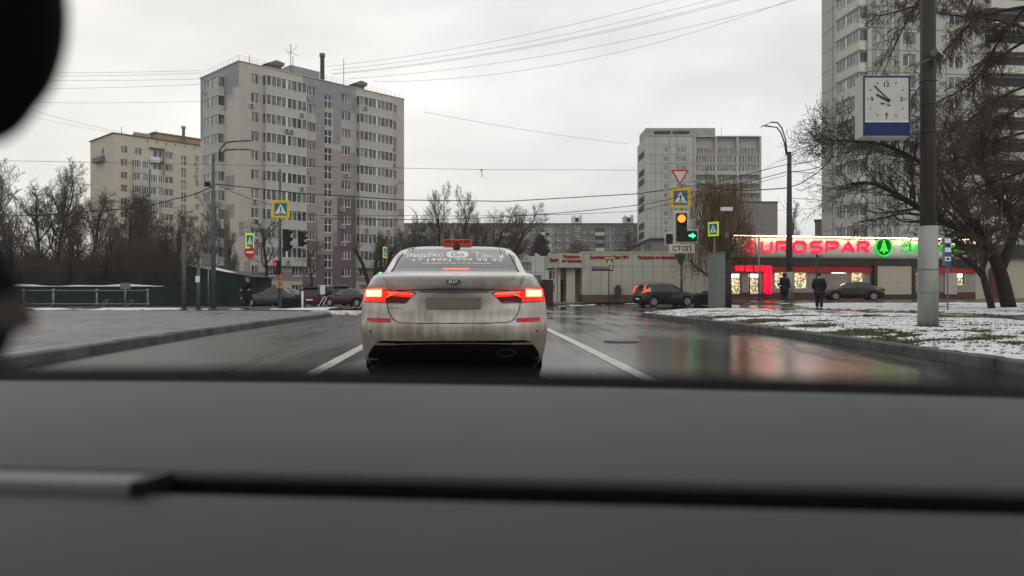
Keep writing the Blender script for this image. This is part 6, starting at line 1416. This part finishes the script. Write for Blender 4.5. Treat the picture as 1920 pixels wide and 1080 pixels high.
# ================================================================== trees
def rot_about(v, axis, a): return Matrix.Rotation(a, 3, axis) @ v
class Tree:
    def __init__(s, seed, **k):
        s.r = random.Random(seed); s.tr = MB(); s.cr = MB(); s.tips = []
        s.k = dict(maxl=4, n=(7,6,5,4), ang=(38,45,48,50), lf=.62, wob=.16, up=.12, rf=.55, rmin=.008, droop=0., steps=(6,5,4,3), start=.3); s.k.update(k)
    def limb(s, pts, r0, r1, lvl):
        rad = [lerp(r0, r1, i/(len(pts)-1)) for i in range(len(pts))]
        n = 8 if lvl == 0 else (6 if lvl == 1 else (4 if lvl == 2 else 3))
        (s.tr if lvl <= 1 else s.cr).tube(pts, rad, n, cap=(lvl < 2))
        return rad
    def grow(s, p, d, L_, r, lvl):
        k = s.k; n = k['steps'][min(lvl, len(k['steps'])-1)]; pts = [Vector(p)]; d = Vector(d).normalized(); dirs = [d.copy()]
        for i in range(n):
            wv = Vector((s.r.gauss(0,1), s.r.gauss(0,1), s.r.gauss(0,1)))*k['wob']*(1 if lvl else .5)
            d = (d+wv+Vector((0,0,k['up']*(1 if lvl else .6)))).normalized()
            if k['droop'] and lvl >= 2: d = (d+Vector((0,0,-k['droop']*(i+1)*(lvl-1)))).normalized()
            pts.append(pts[-1]+d*L_/n); dirs.append(d.copy())
        s.limb(pts, r, max(k['rmin']*.6, r*(.35 if lvl else .5)), lvl); s.children(pts, dirs, L_, r, lvl)
    def children(s, pts, dirs, L_, r, lvl):
        k = s.k
        if lvl >= k['maxl']: s.tips.append((pts[-1], dirs[-1])); return
        m = k['n'][min(lvl, len(k['n'])-1)]; st = k['start'] if lvl == 0 else .2; phi = s.r.uniform(0, 6.28)
        for j in range(m):
            t = st+(1-st)*(j+s.r.uniform(.1,.9))/m; f = t*(len(pts)-1); i = min(len(pts)-2, int(f)); q = pts[i].lerp(pts[i+1], f-i); d = dirs[min(i+1, len(dirs)-1)]
            phi += 2.4+s.r.uniform(-.5,.5); ax = d.orthogonal().normalized(); ax = rot_about(ax, d, phi); a = R(k['ang'][min(lvl, len(k['ang'])-1)])*s.r.uniform(.7,1.25)*(1-.35*t if lvl == 0 else 1)
            nd = rot_about(d, ax, a); nl = L_*k['lf']*s.r.uniform(.7,1.15)*(1-.45*t if lvl == 0 else 1-.3*t)
            s.grow(q, nd, nl, max(k['rmin'], r*k['rf']*(1-.45*t)), lvl+1)
    def meshes(s, mt, mc): return s.tr.mesh('trunk', mt), s.cr.mesh('crown', mc)
TM = {}
def tree_kind(key, seed, H_, r, mt, mc, **k):
    t = Tree(seed, **k); ln = k.get('lean', 0.)
    t.grow((0,0,-.15), (ln, 0, 1), H_, r, 0); TM[key] = t.meshes(mt, mc); return TM[key]
def place_tree(key, label, loc, rz, s, group, sz=None, cat='tree', name='bare_tree'):
    root = thing(name, label, cat, loc, rz, group); a, b = TM[key]
    sc = (s, s, sz or s); o1 = add('trunk', a, root); o2 = add('crown', b, root); o1.scale = sc; o2.scale = sc
    return root
base = dict(maxl=4, n=(11,8,8,6), lf=.54, rmin=.0115, start=.22)
tree_kind('A', 11, 10, .20, M_BARK, M_TWIG, **base); tree_kind('B', 12, 10, .17, M_BARK, M_TWIGG, **{**base, 'ang': (28,36,40,42), 'up': .2})
tree_kind('C', 13, 9, .19, M_BARK, M_TWIGR, **{**base, 'ang': (34,42,46,50), 'n': (12,9,8,6)}); tree_kind('D', 14, 8, .16, M_BARK, M_TWIG, maxl=4, n=(9,7,7,6), lf=.60, rmin=.0115, ang=(48,50,50,50), up=.10, start=.26, wob=.25)
def tz(x, y): return g(x, y)-.02
GL = 'bare trees behind the green fence'
LT = [ # px, Y, kind, top px y, label
 (-30,70,'A',300,'bare tree at the very left edge, half hidden by the phone holder'),(35,76,'B',298,'tall pale twigged tree second from the left edge'),(75,68,'D',330,'low spreading dark tree rising behind the railing'),
 (110,72,'A',305,'bare tree with a forked trunk behind the left railing post'),(150,84,'B',292,'tallest pale bare tree of the left group'),(178,70,'D',345,'dark crooked tree left of the yellow block'),
 (225,74,'C',345,'reddish brown tree covering the left corner of the yellow block'),(262,70,'A',365,'dark brown tree in front of the middle of the yellow block'),(300,78,'C',350,'dense reddish tree in front of the yellow block windows'),
 (335,66,'D',380,'thin tree leaning over the shed'),(375,86,'B',352,'slim tall tree between the yellow block and the tower block'),(20,60,'D',400,'low bush like tree just above the snow capped fence at far left'),(200,62,'D',420,'low dark tree directly behind the snow capped fence'),(130,61,'C',430,'short reddish tree directly behind the fence'),(285,62,'C',430,'short reddish tree behind the right end of the fence')]
for k, (px, Y, kd, py, lab) in enumerate(LT):
    x = (px-960)*Y/FPX; z = tz(x, Y); top = 1-(py-540)*Y/FPX-z; zext = max(v[2] for v in (TM[kd][1].vertices[i].co for i in range(0, len(TM[kd][1].vertices), 7))); s = top/zext
    place_tree(kd, lab, (x, Y, z), k*1.7, s*1.05, GL, sz=s)
# thicket: the tangled undergrowth behind the fence reads as one mass
rt_ = random.Random(77); mb = MB()
for k in range(7500):
    Y = rt_.uniform(62, 84); px = rt_.uniform(-60, 345); x = (px-960)*Y/FPX; z0 = tz(x, Y); hh = rt_.uniform(1.5, 4.4+2.6*noise.noise(Vector((x*.12, Y*.1, 0)))); a = rt_.gauss(0,.45); b = rt_.gauss(0,.3)
    p0 = Vector((x, Y, z0+rt_.uniform(0, 2.))); p1 = p0+Vector((a*hh*.5, b, hh*.5)); p2 = p1+Vector((a*hh*.3+rt_.gauss(0,.35), b, hh*.45))
    mb.tube([p0,p1,p2], [.026,.018,.010], 3, cap=False)
    for j in range(3): q_ = p1.lerp(p2, rt_.random()); mb.tube([q_, q_+Vector((rt_.gauss(0,.5), rt_.gauss(0,.3), rt_.uniform(.2,.9)))], [.013,.008], 3, cap=False)
mb.build('thicket', mat('thicket_twig', (.075,.058,.047), .9, col2=(.05,.043,.038), scale=.4), kind='stuff')
mb = MB()
for k in range(4200):
    Y = rt_.uniform(112, 160); px = rt_.uniform(762, 1190); x = (px-960)*Y/FPX; z0 = -1; hh = rt_.uniform(3, 8.5+4*noise.noise(Vector((x*.09, 3, 0))))*(1-.45*ss((px-930)/60)); a = rt_.gauss(0,.35)
    p0 = Vector((x, Y, z0+rt_.uniform(0, 2.))); p1 = p0+Vector((a*hh*.4, 0, hh*.5)); p2 = p1+Vector((a*hh*.3+rt_.gauss(0,.4), 0, hh*.45))
    mb.tube([p0,p1,p2], [.05,.035,.02], 3, cap=False)
    for j in range(3): q_ = p1.lerp(p2, rt_.random()); mb.tube([q_, q_+Vector((rt_.gauss(0,.8), 0, rt_.uniform(.3,1.4)))], [.025,.016], 3, cap=False)
mb.build('thicket', mat('far_thicket_twig', (.075,.052,.045), .9, col2=(.05,.042,.038), scale=.2), kind='stuff')
# in front of the main block
tree_kind('E', 21, 7, .16, M_BARK, M_TWIG, maxl=3, n=(6,6,5,4), lf=.6, rmin=.015, ang=(52,50,50,50), up=.12, start=.45, wob=.3)
for px, Y, kd, py, lab in ((507,62,'E',395,'crooked bare tree in front of the first balconies of the tower block'),(592,70,'E',445,'thin pruned tree in front of the plum stairwell wall'),(440,72,'B',430,'thin pale tree beside the plum patch of the tower block'),(725,66,'D',428,'dark pruned tree between the taxi and the tower block')):
    x = (px-960)*Y/FPX; z = tz(x, Y); ze = max(v.co.z for v in TM[kd][1].vertices); s = (1-(py-540)*Y/FPX-z)/ze; place_tree(kd, lab, (x, Y, z), px*.3, s, 'pruned trees in front of the tower block', sz=s)
# pollarded trees with stubs
def pollard(px, Y, lean, lab, seed, hh):
    t = Tree(seed, maxl=3, n=(0,3,12,3), ang=(30,30,30,35), lf=.42, rmin=.012, wob=.1, up=.15)
    z = tz((px-960)*Y/FPX, Y); x = (px-960)*Y/FPX; H_ = hh
    for q in lean:
        pts = [Vector((0,0,-.1)), Vector((q*.25,0,H_*.4)), Vector((q*.6,.2,H_*.75)), Vector((q,.3,H_))]
        t.limb(pts, .2, .12, 0)
        for j in range(22): t.grow(pts[-1]+Vector((t.r.uniform(-.1,.1),0,-t.r.uniform(0,.5))), (t.r.gauss(0,.55), t.r.gauss(0,.5), 1), t.r.uniform(1.2,2.4), .018, 3)
    a, b = t.meshes(M_BARK, M_TWIG); root = thing('pollarded_tree', lab, 'tree', (x, Y, z), 0, 'pollarded trees left of the taxi'); add('trunk', a, root); add('crown', b, root)
pollard(700, 64, (-1.6, .3), 'pollarded tree with a slanting stub left of the taxi', 5, 5.0); pollard(716, 66, (-.2, .9), 'pollarded tree with two upright stubs right against the taxi', 6, 5.2)
# centre cluster
tree_kind('F', 31, 12, .22, M_BARK, M_TWIG, **{**base, 'ang': (34,42,44,44), 'up': .18, 'rmin': .016, 'n': (10,8,8,6)}); tree_kind('G', 33, 11, .26, M_BARK, M_TWIG, **{**base, 'ang': (48,46,46,46), 'start': .22, 'n': (11,9,8,6)})
for px, Y, kd, py, lab, sx in ((790,118,'D',395,'low bare tree at the left of the central group',1.0),(826,115,'F',340,'tall rounded bare tree in the centre behind the taxi roof',.85),(868,110,'F',342,'slender bare tree right of the taxi roof sign',.8),(905,100,'G',385,'wide dark tree above the taxi right roof corner',1.1),(940,92,'G',378,'spreading bare tree leaning right behind the taxi',1.15),(880,90,'C',400,'dense reddish tree low behind the taxi roof',1.3),(985,140,'C',430,'small reddish tree before the long grey block',1.2),(1085,130,'C',440,'reddish bush-like tree rising above the pavilion roof',1.2),(1185,120,'D',425,'thin bare tree at the right end of the pavilion roof',.8),(1492,140,'B',372,'faint thin tree beside the tall lamp, behind the supermarket',.7),(760,120,'D',420,'low tree at the right edge of the tower block',1.)):
    x = (px-960)*Y/FPX; z = -.8; ze = max(v.co.z for v in TM[kd][1].vertices); s = (1-(py-540)*Y/FPX-z)/ze; place_tree(kd, lab, (x, Y, z), px*.37, s*sx, 'bare trees in the middle distance', sz=s)
# conifer
q = P(1013, 540, 135); t = thing('spruce', 'dark spruce behind the toothed parapet building', 'tree', (q.x, 135, -1)); mb = MB(); rr_ = random.Random(4)
H_ = 1-(437-540)*135/FPX+1
for k in range(9000):
    z = H_*(.05+.95*(1-rr_.random()**.6)); rad = (1-z/H_)**.8*5.0+.2; a_ = rr_.uniform(0,6.28); r_ = rad*rr_.uniform(.3,1); c_ = Vector((r_*math.cos(a_), r_*math.sin(a_), z-.25*r_)); l = rr_.uniform(.3,.7); d_ = Vector((math.cos(a_), math.sin(a_), -.35)); n_v = Vector((-math.sin(a_), math.cos(a_), 0))*.30
    mb.face([c_-n_v, c_+n_v, c_+d_*l])
mb.build('crown', mat('spruce_needles', (.016,.02,.014), .9, col2=(.03,.035,.022), scale=2), t); MB().tube([(0,0,0),(0,0,H_*.95)], [.2,.03], 8).build('trunk', M_BARK, t)
# weeping willow
tw = Tree(51, maxl=3, n=(18,9,9,0), ang=(66,48,50,40), lf=.66, rmin=.010, wob=.18, up=.13, start=.26, steps=(6,6,6,4))
q = P(1342, 557, 54); wz = surf(q.x, 54)
tw.grow((0,0,-.1), (-.06,0,1), 6.9, .2, 0)
rr_ = random.Random(9); mt_ = MB(); lv = MB()
tips = tw.tips[:]; rr_.shuffle(tips)
for (p_, d_) in tips[:2600]:
    L_ = rr_.uniform(.8, 2.4); q1 = Vector(p_); pts = [q1]; dd = Vector((d_.x*.5, d_.y*.5, .1))
    for i in range(5): dd = (dd*.55+Vector((rr_.gauss(0,.06), rr_.gauss(0,.06), -.6))); pts.append(pts[-1]+dd.normalized()*L_/5)
    if pts[-1].z < 1.3: continue
    mt_.tube(pts, [.010,.009,.008,.007,.006,.005], 3, cap=False)
    for i in range(1, 6):
        for j in range(2):
            if rr_.random() < .75:
                c_ = pts[i]+Vector((rr_.gauss(0,.03), rr_.gauss(0,.03), rr_.uniform(-.15,.15))); w_ = rr_.uniform(.018,.03); h_ = rr_.uniform(.06,.12); a_ = rr_.uniform(0,3.14); lv.face([c_+Vector((w_*math.cos(a_), w_*math.sin(a_), 0)), c_-Vector((w_*math.cos(a_), w_*math.sin(a_), 0)), c_+Vector((0,0,-h_))])
root = thing('weeping_tree', 'brown weeping tree with hanging strands over the pavilion and the supermarket corner', 'tree', (q.x, 54, wz))
ta, tb = tw.meshes(M_BARK, M_TWIGW); add('trunk', ta, root); add('crown', tb, root); mt_.build('hanging_twigs', M_TWIGW, root); lv.build('leaves', mat('withered_leaf', (.24,.15,.055), .8, col2=(.14,.085,.035), scale=5), root)
# big leaning tree on the right: limbs traced in space, twigs grown from them
def pathlimb(t, pts, r0, r1, lvl, n, L_, spread=1.):
    pts = [Vector(p_) for p_ in pts]; fine = []
    for i in range(len(pts)-1):
        for j in range(3):
            u_ = j/3; a0_ = pts[max(0, i-1)]; b0 = pts[i]; c0_ = pts[i+1]; d0_ = pts[min(len(pts)-1, i+2)]
            fine.append(.5*((2*b0)+(c0_-a0_)*u_+(2*a0_-5*b0+4*c0_-d0_)*u_*u_+(3*b0-a0_-3*c0_+d0_)*u_**3))
    fine.append(pts[-1]); dirs = [(fine[min(i+1, len(fine)-1)]-fine[max(0, i-1)]).normalized() for i in range(len(fine))]
    t.limb(fine, r0, r1, lvl)
    for j in range(n):
        f = t.r.uniform(.25, 1)*(len(fine)-1); i = min(len(fine)-2, int(f)); q_ = fine[i].lerp(fine[i+1], f-i); d = dirs[i]
        ax = rot_about(d.orthogonal().normalized(), d, t.r.uniform(0, 6.28)); nd = rot_about(d, ax, R(t.r.uniform(25, 70))*spread); rr2 = lerp(r0, r1, f/(len(fine)-1))*.45
        t.grow(q_, nd, L_*t.r.uniform(.6,1.2), max(.012, rr2), 2)
Yt2 = 37.5; b0 = P(1893, 568, Yt2); b0.z = surf(b0.x, Yt2)
def rel(px, py, dy=0.): return P(px, py, Yt2+dy)-b0
t = Tree(61, maxl=4, n=(6,6,8,7), ang=(35,42,46,48), lf=.60, rmin=.010, wob=.24, up=.06, droop=.0, steps=(6,5,4,3))
pathlimb(t, [(0,0,-.15), rel(1878,520), rel(1858,470), rel(1825,440), rel(1770,415,-.5), rel(1735,397,-1), rel(1690,370,-1.5), rel(1640,345,-2), rel(1595,345,-2)], .36, .05, 0, 42, 2.3)
pathlimb(t, [rel(1874,510), rel(1890,470), rel(1900,430,.5), rel(1880,380,.8), rel(1850,330,1), rel(1840,270,1), rel(1860,200,1)], .26, .08, 0, 46, 2.3)
pathlimb(t, [rel(1845,455), rel(1800,380,-1), rel(1760,330,-1.5), rel(1700,290,-2), rel(1650,270,-2), rel(1600,265,-2), rel(1545,262,-2)], .16, .03, 1, 56, 2.0)
pathlimb(t, [rel(1830,440), rel(1800,350,1), rel(1790,280,1.4), rel(1770,230,2)], .13, .04, 1, 30, 1.8)
pathlimb(t, [rel(1760,410,-.5), rel(1700,400,-1.5), rel(1650,410,-2), rel(1600,420,-2)], .08, .02, 1, 8, 1.0)
pathlimb(t, [rel(1895,450,.5), rel(1930,380), rel(1960,300)], .2, .08, 1, 20, 2)
root = thing('leaning_tree', 'big dark leaning tree at the right edge with branches reaching behind the clock', 'tree', b0); a_, b_ = t.meshes(M_BARK, M_TWIG); add('trunk', a_, root); add('crown', b_, root)
mb = MB(); rr_ = random.Random(8)
for (p_, d_) in t.tips:
    if rr_.random() < .16:
        for j in range(3): c_ = p_+Vector((rr_.gauss(0,.08), rr_.gauss(0,.08), rr_.gauss(0,.08))); a_ = rr_.uniform(0,6.28); w_ = .035; mb.face([c_, c_+Vector((w_*math.cos(a_), w_*.3, w_*math.sin(a_))), c_+Vector((w_*1.2*math.cos(a_+.7), 0, w_*1.2*math.sin(a_+.7))), c_+Vector((w_*math.cos(a_+1.4), 0, w_*math.sin(a_+1.4)))])
mb.build('leaves', mat('dry_dark_leaf', (.035,.028,.02), .9), root)
# small slanting second trunk
b1 = P(1862, 570, 36.5); b1.z = surf(b1.x, 36.5)
def rel1(px, py, dy=0.): return P(px, py, 36.5+dy)-b1
t = Tree(62, maxl=4, n=(5,5,5,4), ang=(40,42,46,48), lf=.58, rmin=.009, wob=.25, up=.08)
pathlimb(t, [(0,0,-.15), rel1(1848,535), rel1(1842,505), rel1(1852,470), rel1(1835,420), rel1(1800,400,-.5), rel1(1770,360,-1), rel1(1760,320,-1.5)], .17, .05, 0, 26, 1.6); pathlimb(t, [rel1(1843,520), rel1(1815,490,-.5), rel1(1795,478,-1)], .11, .04, 1, 10, .9)
root = thing('crooked_tree', 'thin crooked tree left of the leaning tree, beside the bus stop sign', 'tree', b1); a_, b_ = t.meshes(M_BARK, M_TWIG); add('trunk', a_, root); add('crown', b_, root)
# larch with long level boughs
Yl = 30; b2 = Vector((P(1965, 540, Yl).x, Yl, 0)); b2.z = surf(b2.x, Yl)
def rel2(px, py, dy=0.): return P(px, py, Yl+dy)-b2
t = Tree(63, maxl=4, n=(5,5,9,7), ang=(40,42,50,55), lf=.40, rmin=.008, wob=.12, up=-.03, droop=.05)
t.limb([Vector((0,0,-.1)), rel2(1960,300), rel2(1955,50), rel2(1950,-200)], .3, .12, 0)
for pts in ([(1955,10),(1880,20),(1820,45),(1760,110),(1700,200)],[(1955,-60),(1860,-30),(1780,-10),(1720,10),(1670,25),(1640,30)],[(1955,60),(1900,90),(1850,130),(1800,170),(1745,195)],[(1955,150),(1880,180),(1830,215),(1780,250)],[(1955,-100),(1840,-70),(1740,-20),(1690,60),(1655,140)],[(1958,240),(1880,260),(1820,290),(1750,310)],[(1958,-20),(1900,40),(1860,100),(1840,160)],[(1955,100),(1930,60),(1880,40),(1800,30),(1750,25)],[(1958,300),(1900,330),(1850,345),(1800,380)],[(1955,170),(1900,210),(1860,240),(1840,300)],[(1955,-140),(1880,-90),(1830,-20),(1800,80)]):
    z_ = t.r.uniform(-2, 2); pathlimb(t, [rel2(a_, b_, z_*i/4) for i, (a_, b_) in enumerate(pts)], .075, .016, 1, 44, .95, 1.1)
root = thing('larch', 'reddish brown larch whose level boughs hang in from the top right corner', 'tree', b2); a_, b_ = t.meshes(M_BARK, M_TWIGR); add('trunk', a_, root); add('crown', b_, root)

# ================================================================== overhead wires
def wire(label, pts, r, sag=0., n=14, name='overhead_wire'):
    o0 = Vector(pts[0]); mb = MB(); q_ = []
    for a_, b_ in zip(pts, pts[1:]):
        a_, b_ = Vector(a_), Vector(b_)
        for k in range(n): t_ = k/n; v = a_.lerp(b_, t_); v.z -= sag*4*t_*(1-t_); q_.append(v-o0)
    q_.append(Vector(pts[-1])-o0); mb.tube(q_, r, 4)
    return tagged(mb.build(name, M_WIRE, None, o0), label, 'wire', 'overhead wires')
for k, (a_, b_, lab) in enumerate((((613,125),(1560,-93),'topmost of the thin wires fanning up right from the tower roof'),((622,131),(1600,-78),'second of the thin wires fanning up right from the tower roof'),((622,138),(1600,-66),'third of the thin wires fanning up right from the tower roof'),((624,139.5),(1600,-62),'fourth wire running close under the third from the tower roof'),((650,148),(1600,-30),'fifth of the thin wires fanning up right from the tower roof'),((700,153),(1600,-46),'lowest wire fanning up right from the right end of the tower roof'))):
    wire(lab, [P(*a_, 122), P(*b_, 104)], .021, sag=2.2+(1.6 if k == 5 else 0))
for k, (ya, yb, yc_, lab) in enumerate(((134,132,132,'topmost thin wire left of the tower block roof'),(141,138,137,'second thin wire left of the tower block roof'),(147,148,148,'third thin wire left of the tower block roof'),(166,163,158,'fourth, sagging wire left of the tower block roof'),(189,190,190,'faint lowest wire left of the tower block roof'))):
    wire(lab, [P(-80, ya, 120), P(376, yc_, 122)], .021, sag=.3)
wire('thin wire slanting down towards the yellow block, upper one', [P(40,200,150), P(240,250,160)], .022, .4); wire('thin wire slanting down towards the yellow block, lower one', [P(20,208,150), P(225,250,160)], .02, .4)
wire('long level span wire with a hook hanging from it', [P(-60,300,50), P(903,318,50), P(1199,319,52)], .012, 0)
q = P(903, 318, 50); t = thing('wire_hook', 'small hook hanging from the level wire in mid sky', 'hook', q); MB().tube([(0,0,.02),(0,0,-.22),(.06,0,-.38),(.02,0,-.52)], .022, 5).build('hook', M_WIRE, t); MB().box((-.10,-.03,-.05),(.10,.03,.02)).build('clamp', M_WIRE, t)
A1, A2 = P(405, 345, pll.y), P(1475, 308, plr.y)
wire('thick cable sagging from the left lamp post to the right lamp post', [A1, P(560,362,pll.y+1), P(760,375,pll.y+2), P(950,377.5,pll.y+3), P(1200,363,pll.y+4), P(1340,342,plr.y-1), A2], .022, 0, n=4)
wire('cable from the left lamp post towards the left edge', [P(-60,405,pll.y+8), P(210,393,pll.y+3), P(330,372,pll.y+1), A1], .028, .12)
wire('thin stay from the left lamp post to the hanging crossing sign', [A1, P(510,384,Ym)], .014, .1)
wire('thin upper level wire passing behind the taxi aerial', [P(545,402,48), P(760,404,48), P(1000,403,48), P(1199,395,48), P(1473,329,plr.y)], .014, .05); wire('thin lower level wire passing above the grey block', [P(600,409,50), P(900,409,50), P(1199,384,50), P(1300,360,49), P(1475,322,plr.y)], .022, .1)
wire('dark cable from the right lamp post to the right tree', [A2, P(1552,294,42), P(1700,275,40)], .02, .12); wire('thick looping cable from the right lamp post to the right', [P(1483,322,plr.y), P(1508,320,44), P(1535,314,44), P(1558,294,44), P(1600,235,44), P(1680,60,44), P(1720,-60,44)], .024, 0, 4)
wire('heavy cable hanging below the right lamp post', [P(1300,340,50), P(1345,354,48), P(1400,357.5,46), P(1472,353,plr.y), P(1500,345,45), P(1535,322,45), P(1560,296,44)], .032, 0, 4)
wire('thin wire climbing from the pale tower to the right tree', [P(1390,345,60), P(1477,290,plr.y), P(1510,275,45), P(1600,222,44)], .012, 0)
wire('faint wire crossing the open sky', [P(795,210,90), P(1180,270,120)], .018, .3); wire('level thin wire behind the right lamp, upper', [P(1479,322,60), P(1560,326,60)], .02, 0); wire('level thin wire behind the right lamp, lower', [P(1479,371,60), P(1600,380,60)], .02, 0)
t = thing('cable_clamp', 'cable clamp with loose wire ends on the left lamp post', 'clamp', A1-Vector((.42,0,0))); mb = MB(); mb.box((-.12,-.08,-.12),(.12,.08,.10)); mb.build('clamp', M_BLACK, t)
mb = MB(); [mb.tube([(0,0,0),(.15*math.cos(k),0.05,.12*math.sin(k*1.3)),(.3*math.cos(k*1.1),.0,.2*math.sin(k))], .014, 4) for k in range(6)]; mb.build('loose_ends', M_WIRE, t)
bpy.context.view_layer.update()

# ================================================================== thin winter haze
if HAZE:
    mh = bpy.data.materials.new('winter_haze'); mh.use_nodes = True; n = mh.node_tree; n.nodes.clear(); o_ = n.nodes.new('ShaderNodeOutputMaterial'); v_ = n.nodes.new('ShaderNodeVolumePrincipled')
    v_.inputs['Density'].default_value = HAZE; v_.inputs['Color'].default_value = (.95,.95,.96,1); v_.inputs['Anisotropy'].default_value = .2; n.links.new(v_.outputs[0], o_.inputs['Volume'])
    o = MB().box((-3200,-70,-6),(3200,3200,60)).build('haze', mh, kind='stuff')
bpy.context.view_layer.update()
